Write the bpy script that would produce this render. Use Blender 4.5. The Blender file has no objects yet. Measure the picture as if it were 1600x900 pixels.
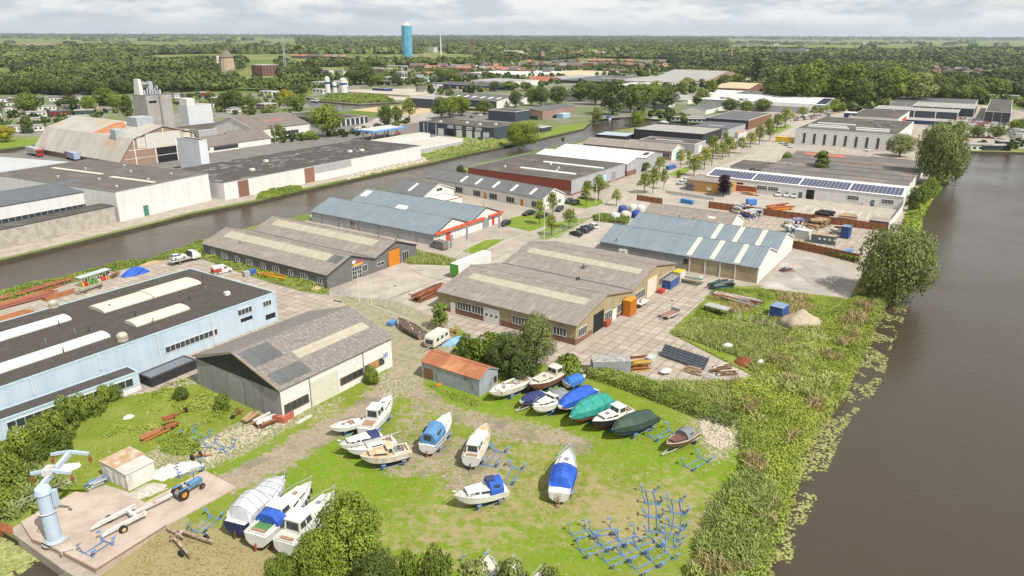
import bpy, math, random
import numpy as np
from mathutils import Vector, Matrix
from mathutils.geometry import tessellate_polygon
random.seed(7); RNG = np.random.default_rng(7)
S = bpy.context.scene; COL = S.collection
CH = 55.0; F = 1130.0; PITCH = math.atan((450-54.5)/F); ROLL = math.atan(6/1600)
fwd = np.array([0, math.cos(PITCH), -math.sin(PITCH)]); up0 = np.array([0, math.sin(PITCH), math.cos(PITCH)]); rt0 = np.array([1.0, 0, 0])
rt = rt0*math.cos(ROLL)+up0*math.sin(ROLL); up = -rt0*math.sin(ROLL)+up0*math.cos(ROLL)
cd = bpy.data.cameras.new('camera'); cam = bpy.data.objects.new('camera', cd); COL.objects.link(cam); S.camera = cam
cd.sensor_width = 36; cd.lens = F*36/1600; cd.clip_start = 1; cd.clip_end = 60000
M4 = Matrix.Identity(4)
for i in range(3):
 M4[i][0] = rt[i]; M4[i][1] = up[i]; M4[i][2] = -fwd[i]
M4[2][3] = CH; cam.matrix_world = M4
SUN_AZ = math.radians(135); SUN_EL = math.radians(52)      # azimuth clockwise from +Y
W = bpy.data.worlds.new('World'); S.world = W; W.use_nodes = True
nt = W.node_tree; N = nt.nodes; L = nt.links; N.clear()
out = N.new('ShaderNodeOutputWorld'); bg = N.new('ShaderNodeBackground'); sky = N.new('ShaderNodeTexSky'); sky.sky_type = 'NISHITA'
sky.sun_disc = False; sky.sun_elevation = SUN_EL; sky.sun_rotation = SUN_AZ; sky.altitude = 50; sky.air_density = 1.2; sky.dust_density = 2.0
bg.inputs['Strength'].default_value = 0.10
geo = N.new('ShaderNodeTexCoord'); sep = N.new('ShaderNodeSeparateXYZ'); L.new(geo.outputs['Generated'], sep.inputs[0])
def wm(op, a, b=None, c=None):
 n = N.new('ShaderNodeMath'); n.operation = op
 for i, v in enumerate((a, b, c)):
  if v is None: continue
  if isinstance(v, (int, float)): n.inputs[i].default_value = v
  else: L.new(v, n.inputs[i])
 return n.outputs[0]
zc = wm('MAXIMUM', sep.outputs[2], 0.0); zz = wm('ADD', zc, 0.045)
cx = wm('DIVIDE', sep.outputs[0], zz); cy = wm('DIVIDE', sep.outputs[1], zz)
cmb = N.new('ShaderNodeCombineXYZ'); L.new(cx, cmb.inputs[0]); L.new(cy, cmb.inputs[1])
n1 = N.new('ShaderNodeTexNoise'); n1.inputs['Scale'].default_value = 1.15; n1.inputs['Detail'].default_value = 9; n1.inputs['Roughness'].default_value = .58; cm2 = N.new('ShaderNodeCombineXYZ'); L.new(wm('MULTIPLY', sep.outputs[0], 11.0), cm2.inputs[0]); L.new(wm('MULTIPLY', sep.outputs[1], 11.0), cm2.inputs[1]); L.new(wm('MULTIPLY', wm('POWER', zc, .8), 26.0), cm2.inputs[2]); L.new(cm2.outputs[0], n1.inputs['Vector'])
n2 = N.new('ShaderNodeTexNoise'); n2.inputs['Scale'].default_value = 0.16; n2.inputs['Detail'].default_value = 6; L.new(cmb.outputs[0], n2.inputs['Vector'])
cr = N.new('ShaderNodeValToRGB'); L.new(n1.outputs[0], cr.inputs[0]); cr.color_ramp.elements[0].position = .43; cr.color_ramp.elements[1].position = .60
cr.color_ramp.elements[0].color = (4.7, 5.1, 5.5, 1); cr.color_ramp.elements[1].color = (7.4, 7.35, 7.25, 1)
cov = N.new('ShaderNodeMapRange'); L.new(n2.outputs[0], cov.inputs[0]); cov.inputs[1].default_value = .28; cov.inputs[2].default_value = .42; cov.inputs[3].default_value = .60; cov.inputs[4].default_value = 1.0
mixc = N.new('ShaderNodeMixRGB'); L.new(cov.outputs[0], mixc.inputs[0]); L.new(sky.outputs[0], mixc.inputs[1])
hz = N.new('ShaderNodeMapRange'); L.new(zc, hz.inputs[0]); hz.inputs[1].default_value = 0.0; hz.inputs[2].default_value = .022; hz.inputs[3].default_value = .9; hz.inputs[4].default_value = 0
mixh = N.new('ShaderNodeMixRGB'); L.new(hz.outputs[0], mixh.inputs[0]); L.new(cr.outputs[0], mixh.inputs[1]); mixh.inputs[2].default_value = (5.5, 6.0, 6.4, 1)
L.new(mixh.outputs[0], mixc.inputs[2]); L.new(mixc.outputs[0], bg.inputs[0]); L.new(bg.outputs[0], out.inputs[0])
sd = bpy.data.lights.new('sun', 'SUN'); sd.energy = 4.8; sd.angle = math.radians(.6); sd.color = (1, .96, .90)
sun = bpy.data.objects.new('sun', sd); COL.objects.link(sun)
sv = Vector((math.sin(SUN_AZ)*math.cos(SUN_EL), math.cos(SUN_AZ)*math.cos(SUN_EL), math.sin(SUN_EL)))
sun.rotation_euler = sv.to_track_quat('Z', 'Y').to_euler()
S.view_settings.view_transform = 'Standard'; S.view_settings.look = 'None'; S.view_settings.gamma = 1; S.view_settings.exposure = 0.4
S.render.engine = 'CYCLES'; S.cycles.max_bounces = 5; S.cycles.diffuse_bounces = 2; S.cycles.glossy_bounces = 2; S.cycles.transmission_bounces = 2; S.cycles.volume_bounces = 0
S.cycles.use_denoising = True
def P(px, py, z=0.0):
 "world point at height z seen at photo position (px, py)"
 d = rt*(px-800)/F - up*(py-450)/F + fwd
 if d[2] > -1e-4: d = d.copy(); d[2] = -1e-4
 t = (z-CH)/d[2]
 return (d[0]*t, d[1]*t)
def PR(x, y, z=0.0):
 v = np.array([x, y, z-CH]); Z = v@fwd
 return 800+F*(v@rt)/Z, 450-F*(v@up)/Z
def PRn(X, Y, Zh):
 vz = Y*fwd[1]+(Zh-CH)*fwd[2]; a = X*rt[0]+Y*rt[1]+(Zh-CH)*rt[2]; b = X*up[0]+Y*up[1]+(Zh-CH)*up[2]
 vz = np.maximum(vz, .01)
 return 800+F*a/vz, 450-F*b/vz
def HT(px, ytop, ybot):
 "height of a point seen at (px, ytop) whose foot is seen at row ybot"
 lo, hi = 0.0, 54.0
 for _ in range(40):
  h = (lo+hi)/2; x, y = P(px, ytop, h)
  if PR(x, y, 0)[1] > ybot: hi = h
  else: lo = h
 return (lo+hi)/2
def HB(bx, by, ytop):
 "height of a vertical thing with its foot at (bx, by) and its top at row ytop"
 x, y = P(bx, by); lo, hi = 0.0, 130.0
 for _ in range(40):
  h = (lo+hi)/2
  if PR(x, y, h)[1] < ytop: hi = h
  else: lo = h
 return (lo+hi)/2
def PP(pts, z=0.0): return [P(a, b, z) for a, b in pts]
def pxm(py):
 "photo pixels per metre on the ground at row py"
 x, y = P(800, py); return F/((y*fwd[1])+(-CH)*fwd[2])
_T = RNG.random((256, 256))
def vn(x, y, s=1.0, o=0):
 x = np.asarray(x, float)*s+37.7*o+500; y = np.asarray(y, float)*s+11.3*o+500
 i = np.floor(x).astype(int); j = np.floor(y).astype(int); fx = x-i; fy = y-j; fx = fx*fx*(3-2*fx); fy = fy*fy*(3-2*fy)
 a = _T[i % 256, j % 256]; b = _T[(i+1) % 256, j % 256]; c = _T[i % 256, (j+1) % 256]; d = _T[(i+1) % 256, (j+1) % 256]
 return a*(1-fx)*(1-fy)+b*fx*(1-fy)+c*(1-fx)*fy+d*fx*fy
def fbm(x, y, s=1.0, o=0): return .55*vn(x, y, s, o)+.3*vn(x, y, s*2.1, o+1)+.15*vn(x, y, s*4.3, o+2)
def inpoly(X, Y, poly):
 X = np.asarray(X); Y = np.asarray(Y); r = np.zeros(X.shape, bool); n = len(poly)
 for i in range(n):
  x1, y1 = poly[i]; x2, y2 = poly[(i+1) % n]
  if y1 == y2: continue
  c = ((y1 > Y) != (y2 > Y)) & (X < (x2-x1)*(Y-y1)/(y2-y1)+x1); r ^= c
 return r
def dline(X, Y, pts, closed=False):
 d = np.full(np.shape(X), 1e9); n = len(pts)
 for i in range(n if closed else n-1):
  x1, y1 = pts[i]; x2, y2 = pts[(i+1) % n]; dx, dy = x2-x1, y2-y1; q = dx*dx+dy*dy+1e-9
  t = np.clip(((X-x1)*dx+(Y-y1)*dy)/q, 0, 1); d = np.minimum(d, np.hypot(X-x1-t*dx, Y-y1-t*dy))
 return d
MATS = {}
def mat(name, c1, c2=None, sc=1.0, rough=.85, spec=.3, metal=0.0, kind=None, bump=0.0, axis='x', rib=.3, stain=None, lo=.4, hi=.62, amt=1.0, space='Object', c3=None, ribc=.10):
 if name in MATS: return MATS[name]
 m = bpy.data.materials.new(name); m.use_nodes = True; MATS[name] = m
 t = m.node_tree; n = t.nodes; l = t.links; b = n['Principled BSDF']
 b.inputs['Roughness'].default_value = rough; b.inputs['Specular IOR Level'].default_value = spec; b.inputs['Metallic'].default_value = metal
 if c2 is None: c2 = tuple(min(1, x*.86) for x in c1)
 tc = n.new('ShaderNodeTexCoord'); src = tc.outputs['Object']
 if space == 'World': g = n.new('ShaderNodeNewGeometry'); src = g.outputs['Position']
 def noise(scale, det=5, r=.6, vec=None, st=None):
  q = n.new('ShaderNodeTexNoise'); q.inputs['Scale'].default_value = scale; q.inputs['Detail'].default_value = det; q.inputs['Roughness'].default_value = r
  if st is not None:
   mp = n.new('ShaderNodeMapping'); mp.inputs['Scale'].default_value = st; l.new(src, mp.inputs[0]); l.new(mp.outputs[0], q.inputs['Vector'])
  else: l.new(src if vec is None else vec, q.inputs['Vector'])
  return q.outputs[0]
 def ramp(v, a, bb, x=0.0, y=1.0):
  q = n.new('ShaderNodeMapRange'); l.new(v, q.inputs[0]); q.inputs[1].default_value = a; q.inputs[2].default_value = bb; q.inputs[3].default_value = x; q.inputs[4].default_value = y; return q.outputs[0]
 def mix(f, a, c, mode='MIX'):
  q = n.new('ShaderNodeMixRGB'); q.blend_type = mode
  for i, v in enumerate((f, a, c)):
   if isinstance(v, (int, float)): q.inputs[i].default_value = v
   elif isinstance(v, tuple): q.inputs[i].default_value = (*v[:3], 1)
   else: l.new(v, q.inputs[i])
  return q.outputs[0]
 col = mix(ramp(noise(sc), lo, hi, 0, amt), c1, c2)
 fine = noise(sc*9 if sc < 3 else sc*4, 3)
 col = mix(ramp(fine, .35, .68, 0, .45), col, tuple(x*.74 for x in c1))
 if c3 is not None: col = mix(ramp(noise(sc*.45, 4), .52, .66), col, c3)
 hgt = None
 if kind in ('rib', 'ribz', 'streak'):
  sp = n.new('ShaderNodeSeparateXYZ'); l.new(src, sp.inputs[0])
  v = sp.outputs['XYZ'.index(axis.upper())] if axis in 'xyz' else None
  if axis == 'xy':
   q = n.new('ShaderNodeMath'); q.operation = 'ADD'; l.new(sp.outputs[0], q.inputs[0]); l.new(sp.outputs[1], q.inputs[1]); v = q.outputs[0]
  q = n.new('ShaderNodeMath'); q.operation = 'MULTIPLY'; l.new(v, q.inputs[0]); q.inputs[1].default_value = 2*math.pi/rib
  s_ = n.new('ShaderNodeMath'); s_.operation = 'SINE'; l.new(q.outputs[0], s_.inputs[0])
  col = mix(ramp(s_.outputs[0], .2, 1.0, 0, ribc*2.5), col, tuple(x*.7 for x in c1)); hgt = s_.outputs[0]
  stv = {'x': (3.0, .12, .4), 'y': (.12, 3.0, .4), 'xy': (2.2, 2.2, .12), 'z': (.1, .1, 2)}[axis]
  col = mix(ramp(noise(sc*.8, 6, .65, st=stv), .42, .75, 0, .55), col, tuple(x*.72 for x in c2))
 if stain is not None:
  col = mix(ramp(noise(sc*.6, 7, .7, st=(1, 1, .5)), .55, .66, 0, .8), col, stain)
 if kind in ('slab', 'brick', 'panel'):
  br = n.new('ShaderNodeTexBrick')
  if kind == 'panel':
   sp = n.new('ShaderNodeSeparateXYZ'); l.new(src, sp.inputs[0]); q = n.new('ShaderNodeMath'); l.new(sp.outputs[0], q.inputs[0]); l.new(sp.outputs[1], q.inputs[1]); cb = n.new('ShaderNodeCombineXYZ'); l.new(q.outputs[0], cb.inputs[0]); l.new(sp.outputs[2], cb.inputs[1]); l.new(cb.outputs[0], br.inputs['Vector'])
  else: l.new(src, br.inputs['Vector']); br.inputs['Scale'].default_value = 1.0
  w, h, mo = {'slab': (2.0, 2.0, .06), 'brick': (.9, .3, .03), 'panel': (2.2, 1.1, .018)}[kind]
  br.inputs['Brick Width'].default_value = w; br.inputs['Row Height'].default_value = h; br.inputs['Mortar Size'].default_value = mo
  br.offset = 0.0 if kind == 'slab' else .5
  br.inputs['Color1'].default_value = (1, 1, 1, 1); br.inputs['Color2'].default_value = (.80, .80, .80, 1); br.inputs['Mortar'].default_value = (.62, .57, .48, 1) if kind == 'panel' else (.36, .32, .25, 1)
  col = mix(1.0, col, br.outputs[0], 'MULTIPLY')
 l.new(col, b.inputs['Base Color'])
 if bump:
  bp = n.new('ShaderNodeBump'); bp.inputs['Strength'].default_value = bump; bp.inputs['Distance'].default_value = .05
  l.new(hgt if hgt is not None else fine, bp.inputs['Height']); l.new(bp.outputs[0], b.inputs['Normal'])
 return m
def plain(name, c, rough=.5, spec=.4, metal=0.0, c2=None, sc=1.5): return mat(name, c, c2, sc=sc, rough=rough, spec=spec, metal=metal)
def leafmat(name, c1, c2, trans=.25):
 if name in MATS: return MATS[name]
 m = bpy.data.materials.new(name); m.use_nodes = True; MATS[name] = m
 t = m.node_tree; n = t.nodes; l = t.links; b = n['Principled BSDF']; b.inputs['Roughness'].default_value = .6; b.inputs['Specular IOR Level'].default_value = .25
 a = n.new('ShaderNodeAttribute'); a.attribute_name = 'tint'
 oi = n.new('ShaderNodeObjectInfo'); mr = n.new('ShaderNodeMapRange'); l.new(oi.outputs['Random'], mr.inputs[0]); mr.inputs[3].default_value = -.22; mr.inputs[4].default_value = .22
 ad = n.new('ShaderNodeMath'); ad.operation = 'ADD'; ad.use_clamp = True; l.new(a.outputs['Fac'], ad.inputs[0]); l.new(mr.outputs[0], ad.inputs[1])
 mx = n.new('ShaderNodeMixRGB'); l.new(ad.outputs[0], mx.inputs[0]); mx.inputs[1].default_value = (*c1, 1); mx.inputs[2].default_value = (*c2, 1)
 l.new(mx.outputs[0], b.inputs['Base Color'])
 tr = n.new('ShaderNodeBsdfTranslucent'); l.new(mx.outputs[0], tr.inputs[0]); ms = n.new('ShaderNodeMixShader'); ms.inputs[0].default_value = trans
 l.new(b.outputs[0], ms.inputs[1]); l.new(tr.outputs[0], ms.inputs[2]); l.new(ms.outputs[0], n['Material Output'].inputs[0])
 return m
class MB:
 def __init__(s): s.v = []; s.f = []; s.m = []; s.k = 0
 def add(s, vs, fs, m=None):
  o = len(s.v); s.v += [tuple(map(float, a)) for a in vs]; s.f += [tuple(o+i for i in q) for q in fs]; s.m += [s.k if m is None else m]*len(fs); return s
 def box(s, x0, x1, y0, y1, z0, z1, m=None):
  return s.add([(x0, y0, z0), (x1, y0, z0), (x1, y1, z0), (x0, y1, z0), (x0, y0, z1), (x1, y0, z1), (x1, y1, z1), (x0, y1, z1)],
      [(0, 3, 2, 1), (4, 5, 6, 7), (0, 1, 5, 4), (1, 2, 6, 5), (2, 3, 7, 6), (3, 0, 4, 7)], m)
 def frustum(s, a, b, z0, z1, m=None):
  "a, b = (x0,x1,y0,y1) at z0 and z1"
  return s.add([(a[0], a[2], z0), (a[1], a[2], z0), (a[1], a[3], z0), (a[0], a[3], z0), (b[0], b[2], z1), (b[1], b[2], z1), (b[1], b[3], z1), (b[0], b[3], z1)],
      [(0, 3, 2, 1), (4, 5, 6, 7), (0, 1, 5, 4), (1, 2, 6, 5), (2, 3, 7, 6), (3, 0, 4, 7)], m)
 def tube(s, p, q, r, r2=None, n=8, m=None, cap=True):
  p = Vector(p); q = Vector(q); d = (q-p)
  if d.length < 1e-6: return s
  d.normalize(); a = d.orthogonal().normalized(); b = d.cross(a); r2 = r if r2 is None else r2; vs = []
  for c, rr in ((p, r), (q, r2)):
   for i in range(n):
    t = 2*math.pi*i/n; vs.append(c+a*math.cos(t)*rr+b*math.sin(t)*rr)
  fs = [(i, (i+1) % n, n+(i+1) % n, n+i) for i in range(n)]
  if cap: fs += [tuple(range(n-1, -1, -1)), tuple(range(n, 2*n))]
  return s.add(vs, fs, m)
 def path(s, pts, r, n=6, m=None):
  for a, b in zip(pts, pts[1:]): s.tube(a, b, r, n=n, m=m)
  return s
 def bar(s, p, q, w, h, m=None):
  p = Vector(p); q = Vector(q); d = (q-p).normalized(); sd_ = d.cross(Vector((0, 0, 1)))
  if sd_.length < 1e-3: sd_ = Vector((1, 0, 0))
  sd_.normalize(); u_ = sd_.cross(d); vs = []
  for c in (p, q):
   for i, j in ((-1, -1), (1, -1), (1, 1), (-1, 1)): vs.append(c+sd_*w/2*i+u_*h/2*j)
  return s.add(vs, [(3, 2, 1, 0), (4, 5, 6, 7), (0, 1, 5, 4), (1, 2, 6, 5), (2, 3, 7, 6), (3, 0, 4, 7)], m)
 def prism(s, poly, z0, z1, m=None, top=True, bottom=True):
  "poly = ccw list of (x, y); z0, z1 numbers or per-vertex lists"
  n = len(poly); a = z0 if isinstance(z0, (list, tuple)) else [z0]*n; b = z1 if isinstance(z1, (list, tuple)) else [z1]*n
  vs = [(p[0], p[1], c) for p, c in zip(poly, a)]+[(p[0], p[1], c) for p, c in zip(poly, b)]
  fs = [(i, (i+1) % n, n+(i+1) % n, n+i) for i in range(n)]
  tri = tessellate_polygon([[Vector((p[0], p[1], 0)) for p in poly]])
  if top: fs += [tuple(n+i for i in t) for t in tri]
  if bottom: fs += [tuple(t) for t in tri]
  return s.add(vs, fs, m)
 def extr(s, prof, axis, a, b, m=None):
  "closed profile of (u, z) extruded along axis 'x' or 'y' from a to b"
  n = len(prof); vs = []
  for c in (a, b):
   for u, z in prof: vs.append((c, u, z) if axis == 'x' else (u, c, z))
  fs = [(i, (i+1) % n, n+(i+1) % n, n+i) for i in range(n)]+[tuple(range(n)), tuple(range(2*n-1, n-1, -1))]
  return s.add(vs, fs, m)
 def loft(s, rings, closed=True, caps=True, m=None):
  n = len(rings[0]); vs = [p for r in rings for p in r]; fs = []
  for j in range(len(rings)-1):
   for i in range(n if closed else n-1):
    fs.append((j*n+i, j*n+(i+1) % n, (j+1)*n+(i+1) % n, (j+1)*n+i))
  if caps and closed: fs += [tuple(range(n-1, -1, -1)), tuple((len(rings)-1)*n+i for i in range(n))]
  return s.add(vs, fs, m)
 def ball(s, c, rx, ry=None, rz=None, n=8, k=5, m=None, z0=-1.0):
  ry = ry or rx; rz = rz or rx; rings = []
  for j in range(k+1):
   ph = -math.pi/2+math.pi*j/k
   if math.sin(ph) < z0: ph = math.asin(z0)
   rings.append([(c[0]+rx*math.cos(ph)*math.cos(2*math.pi*i/n), c[1]+ry*math.cos(ph)*math.sin(2*math.pi*i/n), c[2]+rz*math.sin(ph)) for i in range(n)])
  return s.loft(rings, m=m)
 def mesh(s, name, mats, smooth=False):
  me = bpy.data.meshes.new(name); me.from_pydata(s.v, [], s.f)
  for q in (mats if isinstance(mats, (list, tuple)) else [mats]): me.materials.append(q)
  me.polygons.foreach_set('material_index', s.m)
  if smooth: me.polygons.foreach_set('use_smooth', [True]*len(s.f))
  me.validate(); me.update()
  import bmesh
  bm = bmesh.new(); bm.from_mesh(me); bmesh.ops.recalc_face_normals(bm, faces=bm.faces); bm.to_mesh(me); bm.free()
  return me
 def build(s, name, mats, parent=None, smooth=False, loc=None, rotz=None):
  return link(name, s.mesh(name, mats, smooth), parent, loc, rotz)
def link(name, data, parent=None, loc=None, rotz=None):
 o = bpy.data.objects.new(name, data); COL.objects.link(o)
 if parent: o.parent = parent
 if loc is not None: o.location = loc
 if rotz is not None: o.rotation_euler = (0, 0, rotz)
 return o
def tag(o, label=None, cat=None, group=None, kind=None):
 if label: o['label'] = label
 if cat: o['category'] = cat
 if group: o['group'] = group
 if kind: o['kind'] = kind
 return o
def thing(name, label, cat, loc=(0, 0, 0), rotz=0.0, group=None):
 return tag(link(name, None, None, loc, rotz), label, cat, group)
def clone(src, loc, rotz=0.0, scale=None, label=None, group=None, mats=None):
 r = src.copy(); COL.objects.link(r); r.location = loc; r.rotation_euler = (0, 0, rotz)
 if scale is not None: r.scale = scale if isinstance(scale, tuple) else (scale,)*3
 if label: r['label'] = label
 if group: r['group'] = group
 def rec(a, b):
  for ch in a.children:
   c = ch.copy(); COL.objects.link(c); c.parent = b
   if mats and ch.name.split('.')[0] in mats: setm(c, mats[ch.name.split('.')[0]])
   rec(ch, c)
 rec(src, r)
 if mats and src.type == 'MESH' and src.name.split('.')[0] in mats: setm(r, mats[src.name.split('.')[0]])
 return r
def setm(o, m, i=0):
 if len(o.material_slots) > i: o.material_slots[i].link = 'OBJECT'; o.material_slots[i].material = m
def ang(a, b): return math.atan2(b[1]-a[1], b[0]-a[0])
def quads(name, C, U, V, tint=None, mats=None, parent=None):
 "many leaf quads: centres C, half-vectors U, V (n x 3)"
 n = len(C); co = np.empty((n, 4, 3), np.float32)
 co[:, 0] = C-U-V; co[:, 1] = C+U-V*.6; co[:, 2] = C+U*.7+V; co[:, 3] = C-U*.8+V*.9
 me = bpy.data.meshes.new(name); me.vertices.add(4*n); me.vertices.foreach_set('co', co.ravel())
 me.loops.add(4*n); me.loops.foreach_set('vertex_index', np.arange(4*n, dtype=np.int32))
 me.polygons.add(n); me.polygons.foreach_set('loop_start', np.arange(0, 4*n, 4, dtype=np.int32))
 at = me.attributes.new('tint', 'FLOAT', 'POINT'); at.data.foreach_set('value', np.repeat(np.zeros(n) if tint is None else tint, 4).astype(np.float32))
 for q in (mats if isinstance(mats, (list, tuple)) else [mats]): me.materials.append(q)
 me.update(calc_edges=True)
 return me
def leafvec(nrm, size, rng, asp=.7):
 n = len(nrm); r = rng.normal(size=(n, 3)); U = np.cross(nrm, r); U /= np.linalg.norm(U, axis=1)[:, None]+1e-9; V = np.cross(nrm, U)
 s = size*rng.uniform(.6, 1.3, n)
 return U*s[:, None]*.5, V*s[:, None]*.5*asp
def ordn(i): return ('first second third fourth fifth sixth seventh eighth ninth tenth eleventh twelfth thirteenth fourteenth fifteenth sixteenth seventeenth eighteenth nineteenth twentieth'.split()+['twenty-'+o for o in 'first second third fourth fifth sixth seventh eighth ninth'.split()]+['thirtieth'])[i]
# ================================================================ ground, water, paving
CANAL = [(-150,440),(0,407),(110,381),(175,365),(300,334),(400,315),(475,297),(575,275),(670,255),(725,242),(788,229),(838,218),(912,201),(918,195),(928,189),(945,184),(985,183),(1050,189),(1112,194),(1112,200),(1000,198),(960,204),(930,213),(905,221),(860,231),(800,243),(740,257),(700,272),(640,287),(570,303),(490,332),(400,352),(345,366),(320,374),(300,381),(275,394),(240,403),(165,417),(93,436),(18,453),(0,459),(-150,500)]
RIVER = [(478,152),(500,158),(560,163),(612,160),(650,160),(625,167),(570,171),(535,175),(495,172),(482,165)]
DITCH = [(-200,262),(-200,250),(0,234),(75,224),(120,220),(120,229),(0,242)]
LAKE = [(1150,1100),(1180,960),(1195,900),(1207,860),(1216,838),(1230,800),(1241,760),(1249,720),(1263,690),(1286,655),(1301,638),(1320,605),(1335,575),(1350,540),(1362,505),(1378,480),(1392,462),(1402,450),(1432,400),(1441,370),(1441,335),(1452,318),(1470,298),(1486,275),(1500,250),(1506,236),(1600,238),(1900,247),(3200,300),(3400,1100)]
BASIN = [(-260,800),(-60,812),(0,829),(20,840),(100,888),(150,918),(165,1010),(-260,1010)]
RIV2 = [(940,150.0),(941,150.2),(940.5,150.4)]
HOLES = [PP(CANAL), PP(RIVER), PP(DITCH), PP(LAKE), PP(BASIN)]
grass_far = mat('field_grass', (.105,.15,.03), (.20,.20,.075), sc=.006, c3=(.085,.12,.03), space='World', rough=.95, spec=.1, lo=.45, hi=.56)
bank_m = mat('bank_soil', (.09,.075,.05), (.05,.05,.03), sc=.8, rough=.95, spec=.1)
ow = [(-9000,20),(9000,20),(9000,24000),(-9000,24000)]
def sheet(name, outer, holes, z, m, skirt=None):
 polys = [[Vector((a, b, 0)) for a, b in outer]]+[[Vector((a, b, 0)) for a, b in h] for h in holes]
 tri = tessellate_polygon(polys); vs = [(v.x, v.y, z) for q in polys for v in q]; b = MB(); b.add(vs, [tuple(t) for t in tri], 0)
 if skirt is not None:
  for h in holes:
   n = len(h); o = [(p[0], p[1], z) for p in h]+[(p[0], p[1], skirt) for p in h]
   b.add(o, [(i, (i+1) % n, n+(i+1) % n, n+i) for i in range(n)], 1)
 me = bpy.data.meshes.new(name); me.from_pydata(b.v, [], b.f)
 for q in m: me.materials.append(q)
 me.polygons.foreach_set('material_index', b.m); me.update()
 import bmesh
 bm = bmesh.new(); bm.from_mesh(me)
 for f in bm.faces:
  if abs(f.normal.z) > .5 and f.normal.z < 0: f.normal_flip()
 bm.to_mesh(me); bm.free()
 return tag(link(name, me), kind='structure')
sheet('ground', ow, HOLES, 0.0, [grass_far, bank_m], -2.5)
wm_ = bpy.data.materials.new('water'); wm_.use_nodes = True; t = wm_.node_tree; n_ = t.nodes; l_ = t.links; b_ = n_['Principled BSDF']
b_.inputs['Base Color'].default_value = (.052, .038, .024, 1); b_.inputs['Roughness'].default_value = .13; b_.inputs['IOR'].default_value = 1.33
g_ = n_.new('ShaderNodeNewGeometry'); mp = n_.new('ShaderNodeMapping'); mp.inputs['Rotation'].default_value = (0, 0, .5); mp.inputs['Scale'].default_value = (.55, 1.6, 1); l_.new(g_.outputs['Position'], mp.inputs[0])
q1 = n_.new('ShaderNodeTexNoise'); q1.inputs['Scale'].default_value = .9; q1.inputs['Detail'].default_value = 5; q1.inputs['Roughness'].default_value = .62; l_.new(mp.outputs[0], q1.inputs['Vector'])
q3 = n_.new('ShaderNodeTexNoise'); q3.inputs['Scale'].default_value = .035; q3.inputs['Detail'].default_value = 3; l_.new(g_.outputs['Position'], q3.inputs['Vector'])
mr = n_.new('ShaderNodeMapRange'); l_.new(q3.outputs[0], mr.inputs[0]); mr.inputs[1].default_value = .35; mr.inputs[2].default_value = .65; mr.inputs[3].default_value = .35; mr.inputs[4].default_value = 1.0
bp = n_.new('ShaderNodeBump'); l_.new(mr.outputs[0], bp.inputs['Strength']); bp.inputs['Distance'].default_value = .16; l_.new(q1.outputs[0], bp.inputs['Height']); l_.new(bp.outputs[0], b_.inputs['Normal'])
WATER_Z = -.8
for nm, pl in (('canal_water', CANAL), ('river_water', RIVER), ('ditch_water', DITCH), ('lake_water', LAKE), ('basin_water', BASIN)):
 w = PP(pl); cx_ = sum(a for a, b in w)/len(w); cy_ = sum(b for a, b in w)/len(w); b = MB()
 tri = tessellate_polygon([[Vector((x, y, 0)) for x, y in w]]); b.add([(x, y, WATER_Z) for x, y in w], [tuple(q) for q in tri])
 me = b.mesh(nm, wm_); o = link(nm, me); tag(o, kind='structure')
 for f in me.polygons:
  if f.normal.z < 0: me.flip_normals(); break
asph = mat('asphalt', (.15,.14,.13), (.19,.175,.16), sc=.15, space='World', rough=.95, spec=.15)
paver = mat('street_pavers', (.35,.305,.255), (.265,.23,.19), sc=.12, space='World', rough=.95, spec=.1, c3=(.31,.27,.225))
paver2 = mat('yard_pavers', (.39,.345,.29), (.295,.26,.215), sc=.25, space='World', rough=.95, spec=.1)
slab = mat('concrete_plates', (.405,.352,.295), (.33,.275,.225), sc=.35, kind='slab', rough=.95, spec=.1, c3=(.37,.33,.26))
conc = mat('poured_concrete', (.38,.33,.275), (.27,.235,.19), sc=.4, rough=.95, spec=.1)
concr = mat('reddish_concrete', (.42,.345,.28), (.34,.27,.22), sc=.35, rough=.95, spec=.1, c3=(.42,.36,.29))
concg = mat('grey_concrete', (.33,.30,.265), (.25,.225,.20), sc=.2, space='World', rough=.95, spec=.1, c3=(.40,.37,.33))
cobble = mat('mossy_cobbles', (.38,.33,.24), (.26,.26,.13), sc=.9, kind='brick', rough=.95, spec=.1, c3=(.34,.30,.22))
grassm = mat('verge_grass', (.13,.20,.02), (.20,.23,.045), sc=.5, space='World', rough=.95, spec=.1, c3=(.10,.165,.02))
sand = mat('sand', (.48,.36,.21), (.40,.29,.17), sc=.2, space='World', rough=.95, spec=.1)
whitepaint = plain('road_paint', (.7,.68,.64), rough=.8)
def pave(name, px, z, m, rot=0.0):
 w = PP(px); ox, oy = w[0]; c, s_ = math.cos(-rot), math.sin(-rot)
 pts = [((x-ox)*c-(y-oy)*s_, (x-ox)*s_+(y-oy)*c) for x, y in w]
 tri = tessellate_polygon([[Vector((x, y, 0)) for x, y in pts]]); b = MB(); b.add([(x, y, 0) for x, y in pts], [tuple(q) for q in tri])
 me = b.mesh(name, m)
 for f in me.polygons:
  if f.normal.z < 0: me.flip_normals(); break
 return tag(link(name, me, None, (ox, oy, z), rot), kind='structure')
GA = math.radians(58)          # grid direction of the industrial estate (x axis angle)
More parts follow.
